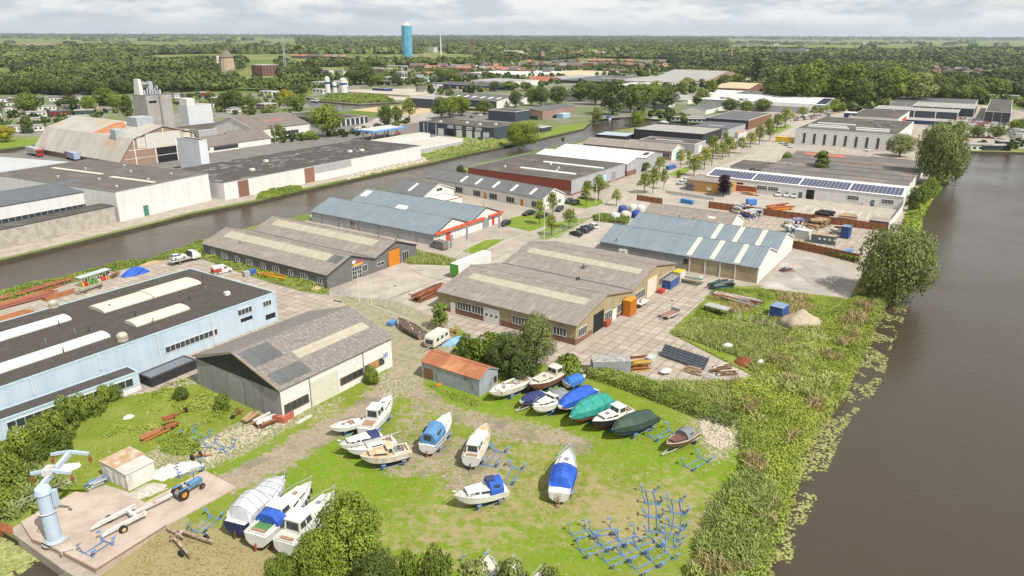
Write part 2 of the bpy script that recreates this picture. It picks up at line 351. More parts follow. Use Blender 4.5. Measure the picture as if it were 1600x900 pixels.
ISL = [(-100,700),(-100,520),(100,442),(180,424),(262,406),(300,402),(330,384),(420,362),(500,338),(600,308),(700,285),(745,262),(850,238),(935,216),(1010,202),(1130,202),(1112,192),(1180,170),(1300,160),(1560,165),(1700,200),(1700,232),(1512,232),(1495,240),(1440,290),(1415,335),(1390,400),(1345,430),(1325,464),(1200,445),(1120,450),(1045,520),(1180,590),(1000,592),(900,575),(790,540),(700,560),(640,520),(560,485),(450,560),(300,640)]
pave('pavement', ISL, .008, paver)
pave('concrete_yard', [(-100,680),(-100,540),(100,455),(200,430),(270,408),(305,406),(520,468),(600,488),(640,520),(540,560),(300,640)], .016, slab, math.radians(58))
pave('brick_street', [(520,470),(560,440),(610,415),(720,412),(760,395),(860,375),(905,350),(960,310),(1020,285),(1120,262),(1180,238),(1225,205),(1262,175),(1290,175),(1260,205),(1215,245),(1165,262),(1060,300),(1010,345),(940,385),(820,410),(720,440),(690,455),(690,480),(620,490)], .016, paver2)
pave('concrete_apron', [(685,500),(700,478),(800,490),(905,548),(1065,435),(1125,448),(1040,522),(1185,592),(1130,602),(1000,596),(920,585),(860,570),(780,560)], .024, slab, math.radians(56))
pave('concrete_square', [(1185,452),(1240,392),(1345,431),(1327,466)], .024, concg)
pave('cobbled_path', [(520,462),(620,470),(700,505),(705,560),(665,580),(656,604),(608,604),(600,560),(600,520)], .032, cobble, math.radians(56))
pave('storage_yard', [(1150,345),(1215,310),(1400,345),(1390,385),(1330,400),(1240,390),(1160,375)], .024, slab, math.radians(56))
pave('parking_yard', [(1085,312),(1150,300),(1415,325),(1400,348),(1150,325)], .032, paver2)
LEFTL = [(-150,425),(0,398),(180,352),(300,327),(400,300),(560,262),(655,240),(790,215),(860,205),(800,178),(660,170),(630,182),(480,184),(300,190),(150,215),(60,236),(-150,250)]
pave('quay_ground', LEFTL, .008, asph)
pave('quay_slope', [(-150,436),(0,404),(110,378),(175,362),(300,331),(400,312),(475,294),(575,272),(670,252),(668,244),(560,264),(400,300),(330,306),(184,346),(90,370),(0,390),(-150,420)], .016, conc, math.radians(58))
pave('grass_bank', [(664,250),(790,224),(786,214),(720,208),(664,238)], .024, grassm)
pave('road', [(360,215),(560,208),(690,185),(700,176),(640,172),(600,180),(540,205),(420,212)], .024, concg)
pave('sand_yard', [(548,172),(585,175),(640,180),(690,172),(650,165),(600,166)], .032, sand)
pave('gravel_plant', [(540,152),(560,140),(660,138),(680,148),(650,156),(600,157)], .032, mat('pale_gravel', (.42,.37,.29), sc=.05, space='World', rough=.95))
pave('spit_grass', [(838,216),(880,196),(905,197),(911,200)], .024, grassm)
pave('park_grass', [(-200,246),(0,232),(74,223),(78,214),(0,222),(-200,236)], .024, grassm)
sheet('town_ground', PP([(-300,215),(-200,170),(0,150),(60,140),(200,138),(480,150),(560,120),(640,104),(900,96),(1200,100),(1240,128),(1340,150),(1700,175),(1700,200),(1500,175),(1180,170),(1110,190),(985,182),(925,188),(860,198),(800,176),(640,160),(480,180),(300,188),(140,212)]), [PP(RIVER)], .004, [mat('town_paving', (.20,.185,.16), (.11,.14,.04), sc=.02, space='World', rough=.95, lo=.44, hi=.5), bank_m])
for q in ([(722,392),(758,375),(790,373),(745,398)], [(800,340),(828,333),(858,336),(862,350),(830,362),(812,358),(785,352)], [(880,318),(905,308),(940,312),(944,318),(915,326),(893,322)], [(840,365),(868,348),(930,338),(870,372),(845,374)],
   [(1042,272),(1070,260),(1082,264),(1062,276)], [(1205,205),(1230,193),(1238,199),(1215,210)], [(620,398),(650,390),(712,405),(705,415),(640,412)]):
 pave('verge', q, .036, grassm)
YX0, YX1, YY0, YY1, st = -118, 150, 44, 178, .5
LANDW = [PP(CANAL), PP(LAKE), PP(BASIN)]
gx = np.arange(YX0, YX1+st, st); gy = np.arange(YY0, YY1+st, st); X, Y = np.meshgrid(gx, gy)
px_, py_ = PRn(X, Y, 0)
YARD = [(-260,1100),(-260,790),(-60,800),(0,820),(160,1000),(200,1100),(1140,1100),(1175,960),(1190,900),(1203,860),(1225,800),(1237,760),(1245,720),(1259,690),(1282,655),(1297,638),(1316,605),(1331,575),(1346,540),(1358,505),(1374,480),(1390,462),(1440,360),(1450,318),(1475,290),(1490,262),(1440,290),(1415,335),(1390,400),(1345,430),(1327,466),(1190,450),(1125,445),(1042,520),(1185,592),(1130,604),(1000,598),(900,580),(780,560),(710,505),(700,565),(660,580),(652,594),(614,594),(600,560),(440,560),(300,600),(-260,700)]
Hn = fbm(X, Y, .35, 3)*.10+vn(X, Y, 1.3, 5)*.03
land = inpoly(px_, py_, YARD)
for h in LANDW: land &= ~inpoly(X, Y, h)
def near(pts, w, soft): return np.clip(1-(dline(X, Y, PP(pts))-w)/soft, 0, 1)
def area(pts, soft):
 w = PP(pts); d = dline(X, Y, w, True); i = inpoly(X, Y, w); return np.clip(np.where(i, 1.0, 1-d/soft), 0, 1)
dirt = .88*np.maximum.reduce([near([(630,585),(608,605),(575,640),(510,672),(440,715),(365,752)], 1.6, 2.6), near([(625,590),(650,612),(690,640),(740,655),(800,668),(850,678),(905,696)], 1.0, 2.4),
 area([(635,700),(665,685),(730,695),(785,715),(770,755),(715,760),(690,735),(640,738),(600,728)], 3)*.8, near([(655,640),(640,680)], 1.5, 3)*.6, area([(740,662),(830,668),(850,690),(760,680)], 2)*.8])
grav = np.maximum.reduce([area([(225,725),(260,700),(330,690),(400,655),(470,648),(400,695),(300,738)], 2), area([(1085,660),(1130,645),(1150,690),(1120,715),(1100,690)], 3)*.8, area([(600,590),(660,575),(650,600),(610,620)], 2), area([(480,645),(530,625),(500,655)],2)*.6])
dry = np.maximum.reduce([area([(180,895),(240,830),(330,838),(420,868),(440,905)], 4), area([(930,790),(990,780),(1010,830),(960,845)], 5)*.8, near([(700,830),(760,800),(860,770),(980,800),(1060,790)], 3, 9)*.55, near([(760,700),(860,720),(900,750)], 2, 6)*.4])
lush = np.maximum.reduce([near([(420,735),(520,720),(600,745)], 3, 9), near([(640,600),(720,630),(840,640)], 3, 6), near([(900,640),(1000,690),(1100,720)], 4, 9), area([(640,760),(760,800),(900,850),(880,890),(700,890)], 8)*.8])
me = bpy.data.meshes.new('boatyard_ground'); ny, nx = X.shape
co = np.stack([X, Y, .045+Hn*np.clip(1-dirt*.7, 0, 1)], -1).reshape(-1, 3)
ii, jj = np.meshgrid(np.arange(nx-1), np.arange(ny-1)); keep = (land[:-1, :-1] & land[1:, :-1] & land[:-1, 1:] & land[1:, 1:]); a_ = (jj*nx+ii)[keep]
fc = np.stack([a_, a_+1, a_+nx+1, a_+nx], 1)
used = np.unique(fc); remap = -np.ones(nx*ny, int); remap[used] = np.arange(len(used)); fc = remap[fc]; cu = co[used]
me.vertices.add(len(cu)); me.vertices.foreach_set('co', cu.astype(np.float32).ravel()); me.loops.add(fc.size); me.loops.foreach_set('vertex_index', fc.ravel().astype(np.int32))
me.polygons.add(len(fc)); me.polygons.foreach_set('loop_start', np.arange(0, fc.size, 4, dtype=np.int32)); me.polygons.foreach_set('use_smooth', np.ones(len(fc), bool))
for nm, ar in (('dirt', dirt), ('grav', grav), ('dry', dry), ('lush', lush)):
 at = me.attributes.new(nm, 'FLOAT', 'POINT'); at.data.foreach_set('value', ar.ravel()[used].astype(np.float32))
me.update(calc_edges=True)
ym = bpy.data.materials.new('boatyard_turf'); ym.use_nodes = True; t = ym.node_tree; n_ = t.nodes; l_ = t.links; b_ = n_['Principled BSDF']; b_.inputs['Roughness'].default_value = .95; b_.inputs['Specular IOR Level'].default_value = .1
g_ = n_.new('ShaderNodeNewGeometry')
def nz(sc, det=5, r=.6, st=None):
 q = n_.new('ShaderNodeTexNoise'); q.inputs['Scale'].default_value = sc; q.inputs['Detail'].default_value = det; q.inputs['Roughness'].default_value = r; l_.new(g_.outputs['Position'], q.inputs['Vector']); return q.outputs[0]
def mra(v, a, b, c=0., d=1.):
 q = n_.new('ShaderNodeMapRange'); l_.new(v, q.inputs[0]); q.inputs[1].default_value = a; q.inputs[2].default_value = b; q.inputs[3].default_value = c; q.inputs[4].default_value = d; return q.outputs[0]
def mxx(f, a, c, mode='MIX'):
 q = n_.new('ShaderNodeMixRGB'); q.blend_type = mode
 for i, v in enumerate((f, a, c)):
  if isinstance(v, (int, float)): q.inputs[i].default_value = v
  elif isinstance(v, tuple): q.inputs[i].default_value = (*v, 1)
  else: l_.new(v, q.inputs[i])
 return q.outputs[0]
def mt(op, a, b):
 q = n_.new('ShaderNodeMath'); q.operation = op
 for i, v in enumerate((a, b)):
  if isinstance(v, (int, float)): q.inputs[i].default_value = v
  else: l_.new(v, q.inputs[i])
 return q.outputs[0]
def att(nm): q = n_.new('ShaderNodeAttribute'); q.attribute_name = nm; return q.outputs['Fac']
base = mxx(mra(nz(.16), .42, .60), (.15,.195,.02), (.205,.23,.045))
base = mxx(mra(nz(1.1, 6), .54, .68, 0, .55), base, (.26,.24,.075))
base = mxx(mra(nz(2.6, 4), .50, .68, 0, .55), base, (.08,.135,.01))
lf = mt('MULTIPLY', att('lush'), mra(nz(.8), .35, .6)); base = mxx(lf, base, (.135,.225,.010))
df = mra(mt('ADD', att('dry'), mra(nz(.7, 6), .3, .7, -.5, .5)), .25, .75, 0, .85); base = mxx(df, base, mxx(nz(2.2), (.27,.22,.115), (.34,.27,.15)))
soil = mxx(mra(nz(1.7, 7, .7), .38, .64), (.33,.27,.20), (.24,.195,.14)); soil = mxx(mra(nz(.22, 4), .52, .62, 0, .7), soil, (.17,.145,.11))
tf = mra(mt('ADD', att('dirt'), mra(nz(.9, 7, .68), .3, .7, -.62, .62)), .35, .62); base = mxx(tf, base, soil)
vo = n_.new('ShaderNodeTexVoronoi'); vo.inputs['Scale'].default_value = 3.2; l_.new(g_.outputs['Position'], vo.inputs['Vector'])
st_ = mxx(mra(vo.outputs['Distance'], .15, .55), (.52,.45,.34), (.20,.19,.10)); gf = mra(mt('ADD', att('grav'), mra(nz(1.3, 6), .3, .7, -.6, .6)), .35, .6, 0, .9); base = mxx(gf, base, st_)
base = mxx(mra(nz(9, 3), .35, .75, 0, .5), base, mxx(1.0, base, (.5,.55,.5), 'MULTIPLY'))
l_.new(base, b_.inputs['Base Color'])
bp = n_.new('ShaderNodeBump'); bp.inputs['Strength'].default_value = .7; bp.inputs['Distance'].default_value = .12; l_.new(nz(4, 5), bp.inputs['Height']); l_.new(bp.outputs[0], b_.inputs['Normal'])
me.materials.append(ym); tag(link('boatyard_ground', me), kind='structure')
# ================================================================ vegetation masses
LM = leafmat('bramble_leaves', (.11,.155,.022), (.36,.41,.065), .3); LM_D = leafmat('dark_leaves', (.045,.072,.016), (.16,.20,.04))
LM_M = leafmat('mid_leaves', (.07,.11,.018), (.25,.30,.05)); LM_Y = leafmat('light_leaves', (.10,.15,.016), (.33,.39,.055)); LM_R = leafmat('reed_leaves', (.13,.18,.05), (.37,.43,.13), .4)
LM_W = leafmat('willow_leaves', (.12,.145,.04), (.34,.37,.11)); LM_P = leafmat('purple_leaves', (.03,.012,.015), (.09,.03,.04)); LM_YY = leafmat('yellow_leaves', (.22,.20,.02), (.50,.42,.03))
LM_G = leafmat('tall_grass', (.20,.24,.06), (.42,.44,.15)); LM_DRY = leafmat('dry_grass', (.22,.17,.07), (.42,.33,.17))
def sample(poly, n, rng):
 a = np.array(poly); x0, y0 = a.min(0); x1, y1 = a.max(0); X = rng.uniform(x0, x1, n*3); Y = rng.uniform(y0, y1, n*3); k = inpoly(X, Y, poly)
 A = abs(sum(a[i][0]*a[(i+1) % len(a)][1]-a[(i+1) % len(a)][0]*a[i][1] for i in range(len(a))))/2
 return X[k], Y[k], A, (x1-x0)*(y1-y0)
def veg(name, label, cat, px, dens, size, h, m, reed=False, edge=1.2, seed=1, hs=.25, group=None, kind='stuff', low=.25, z=0.0, world=False, mask=None, rag=0.0):
 rng = np.random.default_rng(seed); poly = px if world else PP(px); a = np.array(poly); x0, y0 = a.min(0); x1, y1 = a.max(0); n = int((x1-x0)*(y1-y0)*dens)
 X = rng.uniform(x0, x1, n); Y = rng.uniform(y0, y1, n); k = inpoly(X, Y, poly); X = X[k]; Y = Y[k]
 d = dline(X, Y, poly, True)
 k = d > rag*(vn(X, Y, .55, 3)+.5*vn(X, Y, 1.7, 1))
 if mask: k &= fbm(X, Y, mask[0], mask[2]) > mask[1]+.08*rng.random(len(X))
 X = X[k]; Y = Y[k]; d = d[k]; e = np.clip(d/edge, 0, 1)**.6
 hh = h*(low+(1-low)*np.clip((fbm(X, Y, hs, seed % 7)-.25)*1.8, 0, 1.2))*e
 Z = hh*(1-rng.random(len(X))**2*.55)+z
 X = X+rng.normal(0, .12, len(X)); Y = Y+rng.normal(0, .12, len(X)); C = np.stack([X, Y, Z], 1)
 if reed:
  th = rng.uniform(0, 6.28, len(X)); ln = rng.normal(0, .75, (len(X), 2)); V = np.stack([ln[:, 0]*size*2, ln[:, 1]*size*2, np.full(len(X), size*2.2)*rng.uniform(.6, 1.3, len(X))], 1)/2
  U = np.stack([np.cos(th), np.sin(th), rng.uniform(-.5, .5, len(X))], 1)*size*.17
  C[:, 2] = C[:, 2]*.8+size*.5
 else:
  nrm = rng.normal(size=(len(X), 3))*.75+np.array([.25, -.3, 1.2]); nrm /= np.linalg.norm(nrm, axis=1)[:, None]; U, V = leafvec(nrm, size, rng)
 tint = np.clip(-.1+.5*vn(X, Y, .13, seed+1)+.5*vn(X, Y, .9, seed)+.25*(rng.random(len(X))-.5)+.3*(Z-z-hh*.6)/max(h, .1)+(.3 if reed else 0), 0, 1)  # lower leaves tinted darker than top ones, shade put into leaf colour
 me = quads(name, C, U, V, tint, m); o = link(name, me); tag(o, label, cat, group, kind); return o
BANKQ = [(1165,690),(1180,620),(1240,530),(1330,475),(1352,436),(1388,434),(1399,452),(1391,470),(1373,500),(1359,540),(1343,575),(1327,609),(1309,643),(1293,660),(1270,694),(1257,724),(1249,762),(1237,802),(1223,843),(1212,868),(1202,904),(1185,965),(1165,1000),(1150,900)]
BANKP = [(1140,1000),(1060,900),(1085,850),(1130,790),(1150,740),(1148,690),(1145,660),(1130,600),(1180,585),(1230,520),(1270,500),(1330,468),(1345,432),(1385,432),(1392,450),(1385,470),(1366,500),(1352,540),(1336,575),(1320,607),(1302,640),(1286,657),(1264,692),(1250,722),(1242,760),(1230,800),(1216,840),(1206,865),(1196,900),(1180,960),(1165,1010)]
veg('undergrowth', 'tall bright green undergrowth covering the bank along the wide water', 'undergrowth', BANKP, 44, .25, 1.7, LM, seed=3, rag=1.0, hs=.18)
veg('undergrowth', 'leafy overhang of the bank over the water edge', 'undergrowth', BANKQ, 28, .25, 1.4, LM, seed=47, edge=.5, low=.5, hs=.3)
veg('undergrowth', 'patches of pale tall grass among the bank undergrowth', 'tall grass', BANKP, 30, .42, 1.9, LM_G, reed=True, seed=41, mask=(.09,.50,2), rag=1.5)
veg('undergrowth', 'darker nettle and bramble clumps on the water bank', 'brambles', BANKP, 34, .27, 2.0, LM_M, seed=42, mask=(.16,.60,5), rag=1.5, low=.5)
veg('undergrowth', 'dry tan grass patches on the water bank', 'dry grass', BANKP, 16, .4, 2.5, LM_DRY, reed=True, seed=43, mask=(.2,.62,1), rag=1.5, low=.6)
veg('undergrowth', 'pale feathery reeds in the lower part of the water bank', 'reeds', [(1085,860),(1120,780),(1165,735),(1215,760),(1225,800),(1205,850),(1190,900),(1170,960),(1110,960)], 44, .5, 1.9, LM_R, reed=True, seed=5)
veg('undergrowth', 'grassy green weeds on the waste plot above the hedge', 'weeds', [(980,600),(1000,596),(1185,596),(1150,560),(1045,522),(1080,500),(1150,505),(1215,510),(1235,520),(1200,585),(1160,650),(1120,640),(1060,612)], 38, .34, .7, LM_G, reed=True, seed=6, rag=.5, low=.4)
veg('undergrowth', 'bright green weed patches on the waste plot', 'weeds', [(1000,598),(1185,594),(1150,560),(1045,525),(1080,503),(1150,508),(1215,512),(1235,520),(1200,585),(1160,650),(1120,640),(1060,612)], 26, .34, .8, LM_Y, seed=44, mask=(.12,.45,3), rag=3)
veg('undergrowth', 'green weeds around the blue skip and the sand heap', 'weeds', [(1112,452),(1190,450),(1330,468),(1270,500),(1235,522),(1150,508),(1066,508)], 22, .28, .7, LM_Y, seed=7, rag=.6, low=-.1)
veg('undergrowth', 'tan seeding grass round the sand heap', 'dry grass', [(1110,455),(1190,452),(1330,468),(1270,500),(1235,522),(1150,505),(1090,495)], 14, .36, .6, LM_DRY, reed=True, seed=45, mask=(.15,.5,1), rag=2)
veg('hedge', 'clipped dark hedge between the boats and the storage plot', 'hedge', [(915,582),(935,578),(1000,595),(1060,618),(1120,640),(1150,655),(1140,672),(1090,655),(1030,632),(960,606),(918,592)], 60, .26, 1.5, LM_M, seed=8, edge=.5, low=.7, kind='thing')
veg('undergrowth', 'reed fringe at the foot of the far bank trees', 'reeds', [(1360,470),(1375,440),(1400,448),(1385,470),(1372,488)], 30, .5, 1.6, LM_R, reed=True, seed=9)
veg('undergrowth', 'green scrub strip beside the canal and the dark grey hall', 'scrub', [(300,402),(318,378),(345,395),(400,412),(470,435),(512,447),(515,462),(470,455),(400,435),(330,410)], 30, .3, 1.4, LM_Y, seed=11)
veg('undergrowth', 'green scrub along the canal behind the rusty beams', 'scrub', [(-60,480),(0,459),(18,453),(93,436),(165,417),(240,403),(300,382),(318,376),(305,402),(262,406),(180,424),(100,446),(-60,500)], 22, .32, 1.5, LM_Y, seed=12)
veg('undergrowth', 'scrub and brambles on the overgrown plot beside the light blue hall', 'scrub', [(150,690),(200,640),(260,600),(310,585),(330,612),(380,640),(360,650),(320,668),(320,700),(290,720),(240,700),(190,680)], 9, .32, .9, LM, seed=13, low=-.5)
veg('undergrowth', 'leafy brambles grown over the rusty scrap heap', 'brambles', [(245,690),(285,670),(315,680),(315,708),(280,715),(250,708)], 50, .3, 1.2, LM_Y, seed=14)
veg('undergrowth', 'pale reeds on the basin edge left of the crane', 'reeds', [(-60,770),(0,745),(60,735),(110,760),(60,790),(20,818),(-60,800)], 22, .7, 1.4, LM_R, reed=True, seed=15)
veg('undergrowth', 'dry brown weeds around the rusty trailer below the concrete ramp', 'weeds', [(190,900),(240,840),(300,830),(380,860),(440,905),(300,935)], 9, .22, .25, LM_DRY, reed=True, seed=16)
veg('undergrowth', 'weedy grass strip in front of the orange door hall', 'weeds', [(618,404),(650,392),(712,407),(706,415),(640,413)], 25, .4, .8, LM_G, reed=True, seed=17)
veg('undergrowth', 'green plants along the foot of the rust roofed shed', 'weeds', [(656,598),(675,600),(750,626),(765,632),(740,640),(690,620)], 30, .25, .5, LM_Y, seed=18)
veg('undergrowth', 'bank vegetation on the quay slope across the canal', 'weeds', [(400,312),(405,300),(440,292),(468,290),(474,296),(430,308)], 14, .5, 1.0, LM_Y, seed=19)
veg('undergrowth', 'rough grass on the bank below the white garages', 'weeds', [(664,250),(672,240),(720,222),(775,218),(788,227),(725,241)], 7, .7, 1.3, LM_G, seed=20)
veg('undergrowth', 'green shore strip right of the solar roofed hall', 'scrub', [(1400,372),(1415,335),(1442,292),(1470,285),(1455,315),(1441,340),(1438,372),(1425,400),(1405,400)], 14, .5, 2.0, LM_Y, seed=21)
veg('undergrowth', 'green reed bed in front of the concrete silos on the river', 'reeds', [(500,157),(515,149),(600,150),(618,159),(560,162)], 2.2, 1.3, 2.6, LM_M, seed=22)
veg('hedge', 'green hedge behind the round white tanks car park', 'hedge', [(925,340),(940,336),(985,343),(980,352),(930,346)], 18, .5, 1.2, LM_M, seed=24, edge=.4, low=.7, kind='thing')
veg('hedge', 'creeper covered fence behind the concrete square', 'hedge', [(1240,386),(1243,382),(1345,408),(1343,413)], 60, .3, 1.6, LM_M, seed=25, edge=.3, low=.8, kind='thing')
veg('grass', 'short tufts of bright grass over the boatyard lawn', 'grass', [(660,605),(900,600),(1135,660),(1150,740),(1085,850),(1050,905),(560,905),(430,905),(250,840),(330,800),(520,690),(620,640)], 16, .17, .16, leafmat('lawn_tufts', (.15,.19,.02), (.34,.365,.075)), seed=51, mask=(.3,.40,2), low=.5)
veg('grass', 'short grass tufts on the plot beside the light blue hall', 'grass', [(60,740),(150,690),(260,600),(310,590),(400,640),(320,700),(240,730),(150,740),(100,780)], 14, .18, .2, leafmat('lawn_tufts', (.15,.19,.02), (.34,.365,.075)), seed=52, mask=(.3,.38,2), low=.5)
def pads(px, n, seed, smax=.5, label='', edge=None):
 rng = np.random.default_rng(seed); poly = PP(px, WATER_Z); a = np.array(poly); x0, y0 = a.min(0); x1, y1 = a.max(0)
 X = rng.uniform(x0, x1, n); Y = rng.uniform(y0, y1, n); k = inpoly(X, Y, poly); k &= (vn(X, Y, .45, 2)+.35*vn(X, Y, 1.3, 4)+rng.random(n)*.15 > np.interp(dline(X, Y, poly, True), [0, 9], [.80, .80]))
 for h in ():
  pass
 X = X[k]; Y = Y[k]; m_ = len(X); s_ = rng.uniform(.14, .32, m_)*smax/.3; th = rng.uniform(0, 6.28, m_)
 U = np.stack([np.cos(th), np.sin(th), np.zeros(m_)], 1)*s_[:, None]; V = np.stack([-np.sin(th), np.cos(th), np.zeros(m_)], 1)*s_[:, None]
 me = quads('lily_pads', np.stack([X, Y, WATER_Z+.02+rng.random(m_)*.03], 1), U, V, rng.random(m_), leafmat('lily_pad_leaf', (.17,.19,.05), (.36,.37,.15), .1)); tag(link('lily_pads', me), label, 'water lilies', None, 'stuff')
pads([(1196,915),(1206,862),(1230,800),(1242,760),(1249,722),(1263,690),(1286,655),(1301,638),(1320,605),(1335,575),(1350,540),(1362,505),(1378,480),(1392,462),(1422,468),(1410,505),(1392,545),(1380,590),(1362,625),(1334,648),(1320,672),(1298,720),(1282,770),(1256,820),(1244,850),(1222,915)], 60000, 31, .20, 'yellow green lily pads floating along the wild bank of the wide water')
pads([(-60,830),(0,838),(60,872),(130,912),(120,960),(-60,960)], 9000, 32, .26, 'lily pads floating in the basin below the crane quay', edge=[])
# ================================================================ buildings
def RR(s): return random.Random(s)
roof_br = mat('fibre_cement_roof', (.27,.24,.215), (.215,.185,.165), sc=.5, kind='rib', axis='x', rib=1.0, rough=.95, spec=.1, c3=(.32,.285,.25), bump=.3)
roof_br_y = mat('fibre_cement_roof_cross', (.265,.23,.20), (.205,.175,.15), sc=.9, kind='rib', axis='y', rib=1.0, rough=.95, spec=.1, c3=(.285,.25,.22), bump=.3)
roof_old = mat('lichen_roof', (.17,.148,.135), (.30,.275,.25), sc=2.2, kind='rib', axis='x', rib=.9, rough=.97, spec=.08, lo=.48, hi=.64, c3=(.21,.18,.16), bump=.5)
roof_gr = mat('grey_roof', (.125,.125,.125), (.10,.10,.10), sc=.4, kind='rib', axis='x', rib=1.0, rough=.8, spec=.2)
roof_bl = mat('blue_grey_sheet_roof', (.185,.225,.25), (.155,.19,.21), sc=.3, kind='rib', axis='x', rib=.9, rough=.6, spec=.3, bump=.4, ribc=.14)
roof_bit = mat('bitumen_roof', (.066,.057,.052), (.09,.08,.072), sc=.5, rough=.95, spec=.12, c3=(.07,.06,.055), kind='rib', axis='y', rib=1.1, ribc=.05)
roof_dk = mat('dark_bitumen_roof', (.10,.088,.078), (.075,.066,.06), sc=.25, rough=.95, spec=.1, c3=(.13,.115,.10))
roof_patch = mat('patched_bitumen_roof', (.085,.076,.07), (.07,.062,.058), sc=.3, rough=.95, spec=.1, stain=(.26,.25,.24))
roof_lt = mat('light_grey_roof', (.32,.31,.29), (.27,.26,.245), sc=.2, rough=.9, spec=.1)
roof_wh = mat('white_sheet_roof', (.66,.64,.61), (.56,.54,.51), sc=.3, kind='rib', axis='x', rib=1.0, rough=.7)
roof_yel = mat('weathered_grp_sheet', (.40,.36,.28), (.34,.30,.22), sc=.8, kind='rib', axis='y', rib=.9, rough=.9)
w_white = mat('white_cladding', (.66,.645,.62), (.61,.595,.57), sc=.4, kind='rib', axis='xy', rib=.5, rough=.6, ribc=.05)
w_bright = mat('white_render', (.70,.67,.62), (.60,.57,.52), sc=.4, rough=.8)
w_grey = mat('grey_cladding', (.24,.245,.25), (.21,.215,.22), sc=.4, kind='rib', axis='xy', rib=.6, rough=.6, ribc=.06)
w_lgrey = mat('light_grey_cladding', (.38,.38,.385), (.33,.33,.335), sc=.4, kind='rib', axis='xy', rib=.6, rough=.6, ribc=.05)
w_dark = mat('anthracite_cladding', (.05,.055,.065), (.042,.046,.055), sc=.4, kind='rib', axis='xy', rib=.7, rough=.5)
w_navy = mat('blue_black_cladding', (.06,.072,.10), (.05,.06,.085), sc=.4, kind='rib', axis='xy', rib=.7, rough=.5)
w_black = mat('black_sheet', (.035,.035,.038), (.028,.028,.03), sc=.4, kind='rib', axis='xy', rib=.5, rough=.6)
w_blue = mat('pale_blue_cladding', (.44,.53,.60), (.40,.49,.565), sc=.3, kind='rib', axis='xy', rib=.45, rough=.55, ribc=.10)
w_redbr = mat('red_brown_cladding', (.23,.06,.035), (.20,.052,.03), sc=.4, kind='rib', axis='xy', rib=.5, rough=.6)
w_brick = mat('red_brick', (.22,.12,.085), (.17,.09,.065), sc=1.2, rough=.95, spec=.1)
w_brickp = mat('pale_brick', (.30,.21,.16), (.24,.165,.125), sc=1.2, rough=.95, spec=.1)
w_greyw = mat('grey_painted_wall', (.145,.142,.135), (.12,.118,.112), sc=.6, rough=.9)
w_yel = mat('yellowed_asbestos_panels', (.36,.29,.17), (.28,.225,.13), sc=.7, kind='rib', axis='xy', rib=1.2, rough=.95, stain=(.16,.15,.11))
w_conc = mat('concrete_panels', (.46,.415,.36), (.33,.295,.25), sc=.5, kind='panel', rough=.95, spec=.1)
w_sheet = mat('old_white_boards', (.74,.71,.66), (.68,.65,.60), sc=.3, kind='panel', rough=.9)
w_gsheet = mat('grey_cement_sheet', (.32,.31,.295), (.26,.25,.24), sc=.7, rough=.9, kind='rib', axis='xy', rib=1.1)
w_galv = mat('galvanised_sheet', (.36,.40,.42), (.28,.31,.33), sc=.9, kind='rib', axis='xy', rib=.28, rough=.5, ribc=.2, stain=(.17,.14,.11))
w_stucco = mat('sandy_render', (.36,.29,.19), (.28,.225,.15), sc=.5, rough=.95)
w_tim = mat('brown_timber', (.20,.11,.06), (.15,.08,.045), sc=.8, rough=.9)
rust = mat('rust_red', (.26,.085,.035), (.18,.055,.025), sc=1.5, rough=.9, c3=(.32,.13,.05)); rust_or = mat('orange_rusted_sheet', (.42,.135,.045), (.36,.11,.04), sc=.6, kind='rib', axis='x', rib=.38, rough=.85, ribc=.16, bump=.5, c3=(.47,.20,.09))
trim_w = plain('white_trim', (.66,.64,.60)); trim_g = plain('grey_trim', (.22,.22,.22)); trim_d = plain('dark_trim', (.06,.06,.065)); trim_lb = plain('pale_blue_trim', (.40,.52,.56))
glass = bpy.data.materials.new('window_glass'); glass.use_nodes = True; gb = glass.node_tree.nodes['Principled BSDF']; gb.inputs['Base Color'].default_value = (.035,.045,.05,1); gb.inputs['Roughness'].default_value = .08
black = plain('dark_opening', (.012,.012,.013), rough=.9); orange = plain('orange_paint', (.55,.19,.02)); door_w = plain('white_door', (.68,.66,.62)); redp = plain('red_paint', (.55,.05,.025)); bluep = plain('blue_paint', (.04,.11,.34)); teal = plain('teal_paint', (.05,.28,.30)); yellowp = plain('yellow_paint', (.62,.42,.02)); greenp = plain('green_paint', (.08,.30,.03))
translu = plain('frosted_skylight', (.66,.65,.62), rough=.35); skyl_y = mat('yellowed_skylight', (.58,.54,.43), (.50,.46,.36), sc=1.0, rough=.5); orange_t = mat('faded_red_roof_strip', (.40,.13,.08), (.34,.12,.08), sc=.5, rough=.9)
BR = []   # footprints (world) so that other code can stay clear of the buildings
